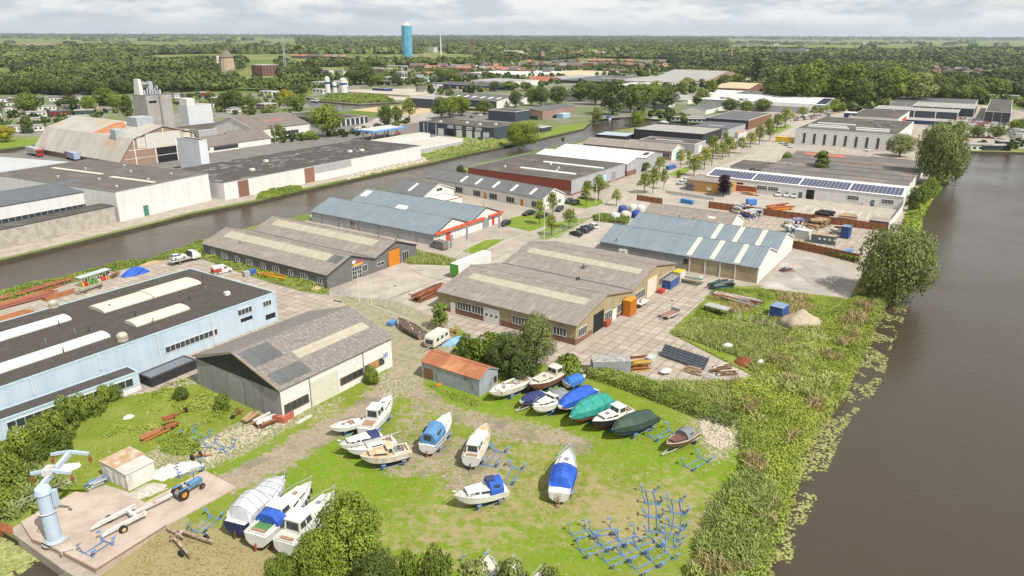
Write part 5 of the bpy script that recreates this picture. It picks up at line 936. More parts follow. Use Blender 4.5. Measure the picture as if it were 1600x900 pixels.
def row(p, q, n, kind, wi, ri, label, group, jit=1.5, sc=1.0, seed=0):
 A, B = P(*p), P(*q); a = ang(A, B); r_ = RR(seed+n); L_ = math.dist(A, B)/n; out_ = []
 for i in range(n):
  if i and i < n-1 and r_.random() < .1: continue
  x, y = A[0]+(B[0]-A[0])*i/n, A[1]+(B[1]-A[1])*i/n; t = thing('house', f'{label}, {ordn(i)} from the left', 'house', (x, y+r_.uniform(-jit, jit), 0), a+r_.uniform(-.03, .03)+(1.57 if r_.random() < .3 else 0), group)
  w = link('wall', HM[kind][0], t); setm(w, hw[wi]); o = link('roof', HM[kind][1], t); setm(o, hr[ri if r_.random() < .72 else r_.choice((0, 1, 1, 2, 3))]); s_ = L_/12.3; t.scale = (s_*.94, 1*sc, 1*sc)
 return out_
ROWS = [((640,108),(800,109),11,'two',0,1,'brown roofed terrace house in the middle row under the tree belt','middle row under the tree belt'), ((650,124),(700,125),4,'one',2,2,'grey roofed house by the white shops','grey roofs by the white shops'), ((770,115),(860,117),7,'two',0,2,'dark house behind the white warehouse','dark houses behind the white warehouse'), ((905,99),(990,100),6,'two',0,0,'orange brick house behind the town flats','orange brick houses behind the flats'), ((1000,108),(1050,110),4,'two',0,1,'brown house beside the pale brick flats','brown houses beside the pale flats'), ((20,70),(130,72),5,'one',2,0,'distant farm roof in the left fields','distant farms in the left fields'), ((250,64),(330,66),3,'one',2,3,'far white farm in the left fields','far white farms in the left fields'), ((1250,66),(1420,69),6,'flat',2,3,'distant white greenhouse in the right fields','distant greenhouses'), ((1440,74),(1590,77),8,'one',2,2,'distant grey house beyond the right wood','distant grey houses beyond the right wood'), ((1150,70),(1230,71),4,'two',2,3,'distant pale house above the right wood','distant pale houses'), ((1360,88),(1420,90),4,'two',0,1,'brown house in the small clearing of the right wood','brown houses in the clearing'), ((455,91),(545,93),7,'two',0,0,'orange roofed terraced house in the wood left of the blue tower','orange roofed terrace in the wood'), ((488,99),(560,101),6,'two',0,0,'orange roofed house behind the oak','orange roofed houses behind the oak'),
 ((664,112),(810,114),12,'two',0,0,'orange and brick terraced house under the tree belt','terrace under the tree belt'), ((640,118),(760,121),10,'one',2,1,'small brown roofed house right below the orange terrace','brown roofed row below the orange terrace'), ((755,106),(910,108),13,'two',0,1,'dark brown roofed brick terraced house','brown roofed terrace'), ((760,101),(900,102),11,'two',0,2,'slate roofed terraced house behind the brown terrace','slate roofed terrace'),
 ((800,88),(838,90),3,'two',2,0,'orange roofed house beside the square brick tower','orange houses beside the square tower'), ((860,85),(985,87),9,'two',0,0,'distant orange roofed house behind the tree line','distant orange roofs'),
 ((935,104),(1000,107),6,'two',0,1,'brick terraced house right of the orange flats','brick terrace right of the orange flats'), ((930,112),(990,115),5,'one',0,1,'brick bungalow in front of the town flats','brick bungalows before the flats'), ((1030,101),(1090,104),5,'two',0,1,'brown roofed house at the edge of the wood','brown roofs at the wood edge'),
 ((1100,93),(1170,97),5,'two',0,2,'grey roofed house near the grey chimney','grey roofs near the grey chimney'), ((1460,112),(1530,116),7,'two',0,1,'brown roofed house in the estate among the right hand wood','brown estate in the right hand wood'), ((1450,119),(1545,124),9,'two',0,1,'brown roofed house in the front row of the wooded estate','front row of the wooded estate'), ((1460,128),(1530,132),6,'two',0,2,'slate roofed house below the wooded estate','slate roofs below the wooded estate'),
 ((1310,101),(1350,103),3,'two',0,0,'red roofed house peeping through the right hand wood','red roofs in the right hand wood'), ((1560,112),(1640,118),6,'two',2,1,'pale house at the far right edge of the wood','pale houses at the far right'),
 ((480,114),(560,118),7,'flat',2,3,'white flat roofed house left of the large oak','flat roofed houses left of the oak'), ((640,126),(690,129),5,'one',2,3,'white low shop building beside the store with yellow doors','white shops beside the yellow doors'), ((700,122),(745,125),4,'one',2,1,'low pale house behind the store with yellow doors','low pale houses behind the store'),
 ((1060,118),(1110,121),4,'two',0,1,'brown roofed house behind the pale barn','brown roofs behind the pale barn'), ((560,127),(600,131),4,'one',2,2,'slate roofed low house near the gravel plant','low houses near the gravel plant'), ((650,143),(690,146),3,'one',2,3,'white gabled workshop near the gravel plant','white gabled workshops near the gravel plant'), ((1120,162),(1180,167),4,'one',2,3,'white workshop beside the avenue','white workshops beside the avenue')]
for i, r_ in enumerate(ROWS): row(*r_, seed=i)
q = MB(); q.box(0, 10, 0, 3.8, .3, 2.9, 0)
for x in (1, 3.4, 6.2, 8.3): q.box(x, x+1.1, -.05, 0, 1.3, 2.2, 1)
for y in (1.2, 2.5): q.box(-.05, 0, y, y+.8, 1.3, 2.2, 1)
MHW = q.mesh('mobile_home_wall', [trim_w, glass]); q = MB(); q.extr([(-.2, 2.85), (1.9, 3.5), (4.0, 2.85), (4.0, 3.0), (1.9, 3.65), (-.2, 3.0)], 'x', -.2, 10.2); MHR = q.mesh('mobile_home_roof', [hr[3]])
r_ = RR(4); mh_w = [w_bright, w_bright, w_bright, mat('cream_boards', (.46,.40,.30)), mat('green_boards', (.05,.09,.06)), mat('dark_red_boards', (.25,.03,.03)), w_greyw]; k = 0
mrow = [((-60,212),(72,205)), ((-60,200),(135,190)), ((-40,187),(150,180)), ((-30,177),(160,171)), ((-30,169),(200,164)), ((-20,161),(190,158)), ((225,158),(330,150)), ((290,165),(370,156)), ((300,172),(400,164)), ((360,178),(430,168))]
for j, (a, c) in enumerate(mrow):
 A, B = P(*a), P(*c); d = math.dist(A, B); n_ = int(d/13.2)
 cnt = 0
 for i in range(n_):
  if r_.random() < .12: continue
  f = (i+r_.uniform(0, .3))/n_; th = ang(A, B)+r_.uniform(-.15, .15)+(math.pi/2 if r_.random() < .12 else 0); m_ = mh_w[r_.randrange(len(mh_w))]
  cn = {'white_render': 'white', 'cream_boards': 'cream', 'green_boards': 'dark green', 'dark_red_boards': 'dark red', 'grey_painted_wall': 'grey'}[m_.name]; wh = ('beside the left canal', 'in the second lane from the left canal', 'in the middle of the park', 'between the park trees', 'near the wood', 'along the wood edge', 'behind the concrete silo', 'behind the white silos', 'right of the white silos', 'behind the brown roofed barn')[j]
  t = thing('mobile_home', f'{cn} mobile home, {ordn(cnt)} from the left {wh}', 'mobile home', (A[0]+(B[0]-A[0])*f, A[1]+(B[1]-A[1])*f, 0), th, f'mobile homes {wh}'); cnt += 1; t.scale = (1.2,)*3; w = link('wall', MHW, t); setm(w, m_); o = link('roof', MHR, t); setm(o, hr[r_.choice((1, 3, 3, 2))])
# ================================================================ trees
bark = mat('bark', (.13,.10,.075), (.09,.07,.05), sc=3, rough=.95)
def crown(seed, h0, h1, R, nc, nl, size, shape='round', cr=.34):
 rng = np.random.default_rng(seed); H_ = h1-h0; cs = []
 for i in range(nc):
  t = (i+.5)/nc; t = t**.85; ph = i*2.39996+rng.uniform(-.4, .4)
  prof = {'round': math.sqrt(max(.05, 1-(2*t-1)**2))*.78, 'street': .78*(math.sin(math.pi*min(1, (t+.12)))**.6 if t < .4 else (1-t)**.75*1.32), 'poplar': .7*math.sin(math.pi*(.12+.8*t))**.5, 'bush': .82*math.sqrt(max(.05, 1-t*t)), 'wide': .8*math.sqrt(max(.05, 1-(1.6*t-.7)**2))}[shape]
  rr = R*prof*math.sqrt(rng.uniform(.25, 1.0)) if i < nc-1 else 0
  jj = .13 if shape == 'wide' else .07; cs.append((rr*math.cos(ph)+rng.normal(0, jj*R), rr*math.sin(ph)+rng.normal(0, jj*R), h0+H_*(.1+.8*t), R*cr*rng.uniform(.55, 1.4)))
 cs = np.array(cs); k = rng.choice(nc, nl, p=cs[:, 3]**2/np.sum(cs[:, 3]**2)); d = rng.normal(size=(nl, 3)); d[:, 2] = d[:, 2]*.9+.25; d /= np.linalg.norm(d, axis=1)[:, None]
 rad = cs[k, 3]*(1-.35*rng.random(nl)**2.2); C = cs[k, :3]+d*rad[:, None]*np.array([1, 1, .82]); ax = C-np.array([0, 0, h0+H_*.35]); ax /= np.linalg.norm(ax, axis=1)[:, None]+1e-6
 nrm = d*.8+ax*.4+rng.normal(size=(nl, 3))*.45; nrm /= np.linalg.norm(nrm, axis=1)[:, None]; U, V = leafvec(nrm, size, rng)
 tint = np.clip(.30+.22*rng.normal(size=nl)*.6+(rng.random(nc)[k]-.5)*.35, 0, 1); return C, U, V, tint, cs
def trunk_mesh(cs, h0, h1, r, seed):
 q = MB(); q.tube((0, 0, -.2), (0, 0, h0+(h1-h0)*.3), r, r*.6, 7); q.tube((0, 0, h0+(h1-h0)*.3), (0, 0, h0+(h1-h0)*.75), r*.6, r*.2, 6)
 for c in cs[::max(1, len(cs)//9)]: q.tube((0, 0, max(h0*.7, c[2]*.5)), (c[0], c[1], c[2]), r*.38, r*.1, 5)
 return q.mesh('trunk_mesh', bark)
PT = {}
def proto(kind, k, h0, h1, R, nc, nl, size, shape, tr, cr=.34):
 C, U, V, ti, cs = crown(hash((kind, k)) % 9999 if 0 else (sum(map(ord, kind))*13+k*101), h0, h1, R, nc, nl, size, shape, cr); PT.setdefault(kind, []).append((quads('crown_'+kind, C, U, V, ti, LM_M), trunk_mesh(cs, h0, h1, tr, k), R, h1))
for k in range(3):
 proto('round', k, 1.5, 10, 4.9, 30, 3400, .48, 'round', .32); proto('street', k, 2.4, 8, 2.5, 22, 1100, .34, 'street', .13); proto('big', k, .8, 8, 4.6, 44, 9500, .24, 'round', .3, .28)
 proto('bush', k, 0, 3, 2.2, 20, 2200, .24, 'bush', .08); proto('far', k, 1.0, 12, 6.2, 26, 1500, .9, 'round', .4)
for k in range(2): proto('poplar', k, 1.5, 14, 2.4, 26, 2200, .5, 'poplar', .3, .42); proto('willow', k, .3, 10, 7.0, 70, 17000, .36, 'wide', .4, .30)
proto('clipped', 0, 0.1, 3, 1.5, 40, 5200, .16, 'round', .1, .42); proto('sapling', 0, .5, 5, 1.4, 22, 1500, .24, 'poplar', .07, .4)
NT = [0]
def tree(bx, by, ty, w, kind, m, label, group=None, name='tree', world=None, h=None, cat='tree'):
 if world: x, y = world
 else: x, y = P(bx, by); h = HB(bx, by, ty); w = w/(F/(y*fwd[1]-CH*fwd[2]))
 NT[0] += 1; pr = PT[kind][NT[0] % len(PT[kind])]; t = thing(name, label, cat, (x, y, 0), (NT[0]*2.4) % 6.28, group); t.scale = (w/2/pr[2]*1.02,)*2+(h/pr[3],)
 link('trunk', pr[1], t); c = link('crown', pr[0], t); setm(c, m); return t
LTS = leafmat('lime_leaves', (.11,.15,.014), (.38,.41,.055))
ST = [((843,351),311,18,'small street tree on the lawn before the black parked car'), ((863,337),301,20,'street tree at the gable of the long white offices'), ((862,368),335,19,'leaning street tree right beside the tall white lamp post'), ((889,357),326,24,'street tree with the bent trunk above its round shadow'), ((916,322),283,18,'street tree on the triangular verge by the black cars'),
 ((935,314),274,25,'taller street tree at the right end of the triangular verge'), ((963,322),295,15,'light green small street tree standing alone on the pavers'), ((1006,303),270,20,'street tree nearest the round white tanks'), ((1020,302),260,19,'tall street tree in the clump of three by the side street'), ((1037,296),263,13,'slim street tree at the right of the clump of three'), ((1010,268),254,14,'street tree half hidden behind the clump of three'),
 ((1030,270),244,18,'bushy street tree in front of the grey unit'), ((1063,262),232,14,'street tree before the white and teal gable'), ((1075,258),235,9,'slimmest tree left of the avenue'), ((1084,275),243,24,'broad avenue tree nearest the ochre hut'), ((1100,265),229,22,'avenue tree behind the broad one by the ochre hut'), ((1112,258),212,20,'tallest avenue tree beside the black warehouse'),
 ((1128,249),222,19,'avenue tree at the mouth of the black warehouse yard'), ((1131,241),205,13,'avenue tree against the pale workshop'), ((1139,246),214,19,'avenue tree beside the parked orange truck'), ((1158,240),214,16,'short round avenue tree on the kerb'), ((1172,230),206,19,'avenue tree opposite the yellow container'), ((1186,226),196,19,'dark avenue tree below the timber wall'), ((1202,221),193,17,'avenue tree by the bend of the road'), ((1200,210),185,16,'avenue tree in front of the timber wall'), ((1213,205),178,20,'avenue tree behind the bend on the grass'), ((1226,200),169,23,'big avenue tree at the upper end of the row'),
 ((1253,186),166,16,'tree beside the car park of the white roofed hall'), ((1271,184),165,13,'tree right of the first car park tree'), ((1281,180),168,14,'small tree in the car park row'), ((1291,176),164,13,'tree in the middle of the car park row'), ((1302,178),155,20,'tallest tree of the car park row'), ((1316,176),162,11,'slim tree at the end of the car park row'), ((1331,171),158,13,'tree left of the hall entrance'), ((1346,168),155,15,'tree right of the hall entrance')]
for (p, ty, w, lb) in ST: tree(*p, ty, w*1.22, 'street', LTS, lb, 'street trees of the industrial estate', 'street_tree')
G = [((688,515),472,28,'sapling',LM_Y,'upright young tree beside the upturned wooden boat'), ((838,578),492,62,'big',LM_W,'tallest tree in the thicket behind the old boats'), ((796,588),522,72,'big',LM_D,'dark bushy tree right of the rust roofed shed'), ((765,560),520,66,'bush',LM_Y,'green bush in front of the workshop windows'), ((728,557),527,40,'bush',LM_M,'bush behind the blue tarpaulin'), ((820,600),565,50,'bush',LM_D,'dark bush behind the white hull'), ((888,592),553,52,'bush',LM_Y,'light green bush at the right of the thicket'), ((775,570),545,60,'bush',LM_M,'low bush above the rusted shed roof'),
 ((582,600),575,23,'clipped',LM_Y,'clipped round bush beside the white hall'), ((548,905),782,118,'big',LM_Y,'large light green tree in the foreground'), ((500,935),835,90,'big',LM_Y,'light green tree at the foot of the large foreground tree'), ((592,925),858,78,'big',LM_D,'darker tree right of the large foreground tree'), ((450,945),872,70,'big',LM_Y,'light green bush at the bottom edge left of the foreground tree'),
 ((640,930),868,44,'bush',LM_Y,'leafy bush at the bottom edge'), ((682,930),862,54,'bush',LM_M,'round green bush at the bottom edge'), ((738,945),878,70,'bush',LM_W,'olive bush over the hidden bows'), ((800,955),885,80,'bush',LM_W,'grey green bush between the two hidden bows'), ((855,965),895,60,'bush',LM_W,'olive bush at the last hidden bow'),
 ((1398,464),362,106,'willow',LM_W,'huge willow overhanging the water behind the concrete square'), ((1462,288),194,72,'willow',LM_W,'tall grey green willow at the corner of the wide water'), ((1405,245),210,46,'big',LM_W,'rounded willow in front of the white factory'), ((1436,320),288,34,'bush',LM_M,'bush beside the solar roofed hall'), ((1425,330),300,22,'bush',LM_D,'small dark bush on the water bank'), ((1452,308),282,26,'bush',LM_Y,'yellow green bush under the tall willow'),
 ((1282,276),234,24,'poplar',LM_M,'slim birch growing in the wide factory court'), ((1228,262),240,22,'bush',LM_Y,'small tree in front of the low grey office'), ((1229,272),258,12,'bush',LM_D,'dark shrub against the low grey office'), ((1130,307),272,22,'poplar',LM_P,'purple leaved tree before the ochre hut'), ((1060,278),267,8,'bush',LM_M,'clipped shrub by the gate of the ochre hut'),
 ((720,275),260,20,'bush',LM_D,'dark bush on the canal beside the red brown warehouse'), ((815,229),190,50,'willow',LM_Y,'light green willow clump on the far canal bank'), ((932,190),170,21,'bush',LM_W,'round willow on the tip of the canal spit'), ((880,222),214,8,'sapling',LM_M,'tiny conifer on the near canal bank'),
 ((512,213),165,46,'round',LM_Y,'large bright tree beside the brown roofed barn'), ((640,192),153,28,'street',LTS,'yellow green roadside tree by the sand yard'), ((603,197),164,21,'round',LM_M,'roadside tree left of the yellow green one'), ((620,194),166,17,'round',LM_M,'roadside tree in the middle of the three'), ((690,186),152,28,'round',LM_M,'first tree in the row behind the dark units'), ((703,184),151,26,'round',LTS,'second tree in the row behind the dark units'), ((722,181),151,26,'round',LTS,'third tree in the row behind the dark units'), ((757,178),157,26,'round',LM_M,'tree left of the tall slate block'), ((745,178),166,10,'street',LM_DRY,'small reddish tree near the tall slate block'),
 ((805,168),143,20,'round',LM_D,'dark tree in front of the gabled hall'), ((830,165),138,20,'round',LM_M,'tree behind the brick shed'), ((845,166),136,22,'round',LM_D,'second tree behind the brick shed'), ((872,164),135,31,'round',LM_D,'broad dark tree beside the brick shed'), ((905,158),130,34,'round',LM_M,'tall tree with bare trunks behind the brick shed'), ((930,164),130,36,'round',LM_D,'tree behind the canal spit'), ((957,180),126,44,'round',LM_D,'great dark tree on the canal shore'), ((985,176),133,34,'round',LM_M,'tree right of the great dark tree'), ((1005,172),130,34,'round',LM_M,'tree before the white panelled hall'), ((1022,168),128,28,'round',LTS,'light green tree left of the white bungalow'), ((1043,170),140,30,'round',LM_M,'last broad tree of the shore row'),
 ((996,195),176,24,'bush',LM_Y,'bush on the near side of the canal bend'), ((1098,160),139,20,'round',LM_M,'tree in front of the pale barn'), ((1075,133),121,20,'round',LTS,'light tree left of the pale barn'), ((1128,140),117,15,'round',LM_M,'tree right of the pale barn'), ((1151,133),115,17,'round',LTS,'yellow green tree before the wood'), ((1112,150),125,16,'round',LTS,'yellow tree near the snow white roof'), ((1088,165),149,18,'poplar',LM_M,'dark upright tree beside the white bungalow'), ((1140,176),154,24,'round',LM_M,'round tree behind the timber sided warehouse'), ((1165,176),158,22,'round',LM_M,'second round tree behind the timber sided warehouse'), ((1190,174),155,26,'round',LM_M,'third round tree behind the timber sided warehouse'),
 ((10,222),196,24,'round',LM_YY,'bright yellow tree beside the left canal'), ((45,208),182,22,'bush',LM_D,'dark shrub clump by the left canal'), ((45,178),146,36,'round',LM_M,'broad tree standing in the mobile home park'), ((140,176),150,22,'round',LM_Y,'yellow green tree among the mobile homes'), ((108,168),150,30,'round',LM_D,'dark tree on the edge of the mobile home park'), ((183,172),148,22,'round',LM_Y,'bright tree left of the concrete silo'), ((165,165),138,32,'round',LM_M,'tree between the wood and the mobile homes'), ((202,192),147,18,'poplar',LM_D,'dark tree hugging the concrete silo'), ((298,152),146,20,'round',LM_M,'low tree right of the concrete silo'), ((325,150),142,12,'round',LM_YY,'yellowish small tree in the right part of the park'),
 ((352,175),146,20,'round',LM_D,'dark tree behind the white silos'), ((368,175),141,26,'round',LM_D,'large dark tree left of the brown roofed barn'), ((390,170),150,24,'round',LM_M,'tree above the barn roof'), ((438,218),195,18,'round',LM_M,'round garden tree before the brown roofed barn'), ((425,215),198,16,'bush',LM_M,'garden shrub left of the round one'), ((485,218),204,24,'bush',LM_Y,'garden shrubs at the road'), ((448,165),140,18,'round',LM_YY,'tree with yellow top near the river'), ((462,172),148,30,'round',LM_M,'willow on the river bank'), ((470,150),132,24,'round',LM_D,'dark bank tree opposite the concrete plant'),
 ((486,122),92,26,'round',LM_D,'round dark oak left of the terraces'), ((563,132),100,42,'round',LM_D,'large round oak in the town'), ((590,133),117,24,'round',LM_M,'tree beside the large round oak'), ((618,134),117,20,'round',LM_D,'dark tree left of the white offices'), ((700,128),109,36,'round',LM_M,'clump of trees left of the store with yellow doors'), ((773,143),127,16,'round',LM_D,'dark tree at the end of the yellow doors'), ((795,141),127,24,'round',LM_M,'tree before the pale warehouse'), ((822,142),128,18,'round',LM_M,'second tree before the pale warehouse'),
 ((1375,211),195,14,'round',LM_D,'small tree by the white campers'), ((1498,215),190,14,'round',LM_M,'tree by the parked vans near the marina'), ((1526,215),197,22,'round',LM_M,'round tree on the marina lawn'), ((1556,216),197,26,'round',LM_M,'second round tree on the marina lawn'), ((1578,236),216,10,'poplar',LM_D,'small dark conifer beside the houseboats'), ((1590,205),186,26,'round',LM_Y,'light green tree at the right edge'), ((1620,215),180,40,'round',LM_Y,'light tree half out of view on the right')]
G += [((1230,162),106,46,'round',LM_M,'left one of the giant trees behind the twin gabled hall'), ((1258,163),97,52,'round',LM_Y,'bright giant tree behind the twin gabled hall'), ((1290,160),118,36,'round',LM_W,'grey green tree between the bright giants'), ((1322,163),100,62,'round',LM_Y,'widest bright giant tree at the edge of the right wood'), ((1360,165),108,50,'round',LM_M,'giant tree right of the widest bright one'), ((1392,163),106,48,'round',LM_Y,'bright giant tree above the business units'), ((1428,163),114,46,'round',LM_W,'large grey green tree above the business units'), ((1462,160),118,42,'round',LM_D,'large dark tree above the business units'), ((1340,170),122,34,'round',LM_M,'lower tree in front of the widest bright giant'), ((1500,160),133,28,'round',LM_M,'rounded tree above the right business units'), ((1525,159),135,24,'round',LTS,'yellowish tree above the right business units'), ((1205,158),118,30,'round',LM_D,'dark tree left of the giant trees'), ((1180,135),85,20,'poplar',LM_D,'tall dark poplar in the right wood')]
for (p, ty, w, kd, m, lb) in G: tree(*p, ty, w*(1.18 if kd == 'round' else 1), kd, m, lb, name='shrub' if kd in ('bush', 'clipped') else 'tree', cat='shrub' if kd in ('bush', 'clipped') else 'tree')
for i, (x, y, ty, w) in enumerate(((15,770,700,60), (-10,735,665,60), (35,715,660,50), (62,700,645,48), (85,690,625,50), (108,672,610,46), (128,655,608,40), (148,648,606,36), (165,632,596,32), (180,625,596,26), (5,800,748,50), (-20,690,640,40), (70,640,628,24), (285,625,598,26), (350,640,610,30), (100,705,668,40), (60,725,680,40))):
 tree(x, y, y-(y-ty)*.76, w*.95, 'bush', (LM, LM_M, LM_Y, LM_M)[i % 4 if i < 13 else 3], ('big shrub at the left edge by the basin', 'shrub half out of view at the left edge', 'shrub at the hall end nearest the basin', 'shrub in the hedge row under the annex windows', 'broad shrub before the annex windows', 'shrub in the middle of the hedge row', 'shrub hiding the annex wall', 'light shrub near the right end of the hedge row', 'shrub at the right end of the annex windows', 'last small shrub of the hedge row', 'olive shrub beside the reeds at the left edge', 'shrub by the hall wall at the left edge', 'thin shrub before the annex', 'dark shrub at the corner of the black gabled hall', 'climbing shrub on the grey hall doors', 'low front shrub of the hedge row', 'low front shrub near the basin')[i], 'shrub row along the light blue hall', 'shrub', cat='shrub')
FR = [(-400,150),(0,148),(60,150),(110,150),(190,148),(215,146),(300,144),(380,141),(430,146),(470,138),(482,118),(500,105),(560,104),(640,106),(800,106),(806,93),(860,96),(905,91),(1040,93),(1062,113),(1100,117),(1190,122),(1215,150),(1235,158),(1350,165),(1390,158),(1480,154),(1600,152),(2000,152)]
EXC = [[(1175,124),(1220,124),(1220,138),(1175,138)], [(1355,84),(1425,85),(1425,92),(1355,91)], [(-200,106),(22,106),(42,128),(-200,134)], [(378,96),(440,96),(444,140),(376,140)], [(445,95),(492,95),(492,112),(445,112)], [(450,86),(560,86),(560,97),(450,95)], [(334,112),(380,112),(378,134),(336,134)], [(68,98),(98,98),(98,108),(68,108)], [(1440,109),(1560,109),(1560,134),(1440,130)], [(1218,84),(1278,84),(1278,91),(1218,91)], [(1300,98),(1360,98),(1360,104),(1300,104)], [(795,84),(1000,82),(1000,89),(795,92)], [(655,80),(705,80),(705,89),(655,89)], [(1095,91),(1180,91),(1180,98),(1095,98)], [(735,82),(840,82),(840,86),(735,86)], [(1545,108),(1700,108),(1700,119),(1545,119)], [(664,80),(690,78),(690,84),(664,84)]]
fx = [p[0] for p in FR]; fy = [p[1] for p in FR]; rng = np.random.default_rng(11); cand = []
D = 480.0
while D < 15000:
 s_ = max(12.5, D/75) if D < 3000 else D/95; xs = np.arange(-D*.80, D*.80, s_); xs = xs+rng.uniform(-.4, .4, len(xs))*s_; ys = D+rng.uniform(-.45, .45, len(xs))*s_; px, py = PRn(xs, ys, 0.0)
 k = py < np.interp(px, fx, fy); k &= (px > -90) & (px < 1690)
 for e in EXC: k &= ~inpoly(px, py, e)
 nn = fbm(xs, ys, .0011, 4);
 opn = ((px < 470) & (py < 77+2*np.sin(px*.03)) & (py > 60)) | ((px > 1130) & (py < 80+(px-1130)*.012) & (py > 61+(px-1130)*.006)) | ((px > 800) & (px < 1130) & (py > 56.5) & (py < 59.5)) | ((px > 500) & (px < 640) & (py > 57) & (py < 60)) | (py > 200)
 thin = rng.random(len(xs)) < np.where(fbm(xs, ys, .004, 2) > .52, .4, .04); k &= (~opn | (vn(xs*.10, ys, .004, 3) > .935) | (rng.random(len(xs)) < .006))
 k &= (vn(xs, ys, .0016, 9) > .2) | (D < 1500)
 k &= fbm(xs, ys, .012, 1) > (.24 if D < 1900 else 0)
 for a, c_, e in zip(xs[k], ys[k], px[k]): cand.append((a, c_, s_, e))
 D += s_*.9
cand = np.array(cand); print('forest trees', len(cand))
NI = 96; wh = lambda e: 'behind the mobile homes' if e < 460 else 'behind the terraced houses' if e < 830 else 'behind the town flats' if e < 1060 else 'beside the pale barn' if e < 1200 else 'behind the business park'
order = np.argsort(cand[:, 1]); ind = order[:NI]; rest = order[NI:]
segs = [(-200,'above the left canal'),(70,'left of the small dark office'),(140,'behind the old barn'),(210,'behind the concrete silo'),(280,'behind the white silos'),(345,'below the water tower'),(400,'behind the tall brick flats'),(470,'behind the terraces'),(830,'behind the town flats'),(1060,'beside the pale barn'),(1150,'left of the twin gabled hall'),(1235,'behind the twin gabled hall'),(1345,'behind the white office block'),(1420,'behind the left business units'),(1500,'behind the right business units'),(1570,'at the far right edge')]
bag = {}
for i in ind:
 x, y, s_, e = cand[i]; dk = vn(x, y, .02, 3); m = LM_D if (dk > .42 and e < 900) or dk > .6 else LM_M if dk > .3 else LM_Y
 bag.setdefault(([n for a, n in segs if e >= a][-1], m.name), []).append((e, i, m))
for (sg, mn), L__ in bag.items():
 cn = {'dark_leaves': 'dark', 'mid_leaves': 'mid green', 'light_leaves': 'light green'}[mn]
 for k_, (e, i, m) in enumerate(sorted(L__, key=lambda q: q[0])):
  x, y, s_, e = cand[i]; h = rng.uniform(9, 14)*(1.0 if e < 1200 else 1.5)
  lb = f'{ordn(k_)} {cn} tree from the left at the wood edge {sg}' if len(L__) > 1 else f'only {cn} front tree at the wood edge {sg}'
  t_ = thing('tree', lb, 'tree', (x, y, 0), x % 6.28, 'trees at the wood edge '+sg); pr = PT['far'][i % 3]; w = rng.uniform(13, 19); t_.scale = (w/12, w/12, h/12*1.12); link('trunk', pr[1], t_); setm(link('crown', pr[0], t_), m)
def wood(idx, K, name, label, seed, rel=.42):
 rng = np.random.default_rng(seed); T = cand[idx]; n = len(T); h = rng.uniform(8, 16, n)*np.where(T[:, 1] > 3000, .85, 1)*(.8+.4*vn(T[:, 0], T[:, 1], .01, 2)); R = T[:, 2]*rng.uniform(.5, .78, n); R = np.maximum(R, 6.0)
 d = rng.normal(size=(n, K, 3)); d[..., 2] = np.abs(d[..., 2])*1.0-.15; d /= np.linalg.norm(d, axis=2)[..., None]
 lump = 1+.25*np.sin(d[..., 0]*6+T[:, 0:1])*np.cos(d[..., 1]*6+T[:, 1:2]); rad = lump*(1-.2*rng.random((n, K))**2)
 C = np.empty((n, K, 3)); C[..., 0] = T[:, 0:1]+d[..., 0]*rad*R[:, None]; C[..., 1] = T[:, 1:2]+d[..., 1]*rad*R[:, None]; C[..., 2] = h[:, None]*(.48+.5*d[..., 2]*rad)
 nrm = d+rng.normal(size=d.shape)*.35; nrm[..., 2] += .15; nrm /= np.linalg.norm(nrm, axis=2)[..., None]; nrm = nrm.reshape(-1, 3)
 sz = np.repeat(R*rel, K)*rng.uniform(.7, 1.3, n*K); r = rng.normal(size=nrm.shape); U = np.cross(nrm, r); U /= np.linalg.norm(U, axis=1)[:, None]+1e-9; V = np.cross(nrm, U); U *= sz[:, None]*.6; V *= (sz*.45)[:, None]
 tt = np.clip(.24+1.1*(fbm(T[:, 0], T[:, 1]*.6, .006, 5)-.5)+.35*(rng.random(n)-.5), 0, 1); tint = np.clip(np.repeat(tt, K)+.12*rng.normal(size=n*K), 0, 1)  # broad dark and light stands: cloud shadow painted into the leaf tint
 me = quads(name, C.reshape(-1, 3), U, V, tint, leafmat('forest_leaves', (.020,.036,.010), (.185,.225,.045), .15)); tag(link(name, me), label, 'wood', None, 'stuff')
T = cand[rest, 1]; wood(rest[T < 1100], 230, 'woods', 'dense green woods behind the mobile homes and round the town', 1, .25); wood(rest[(T >= 1100) & (T < 2200)], 90, 'woods', 'dense green woods in the middle distance round the blue wrapped tower', 2, .34); wood(rest[T >= 2200], 22, 'woods', 'distant woods and tree lines reaching to the horizon', 3, .6)
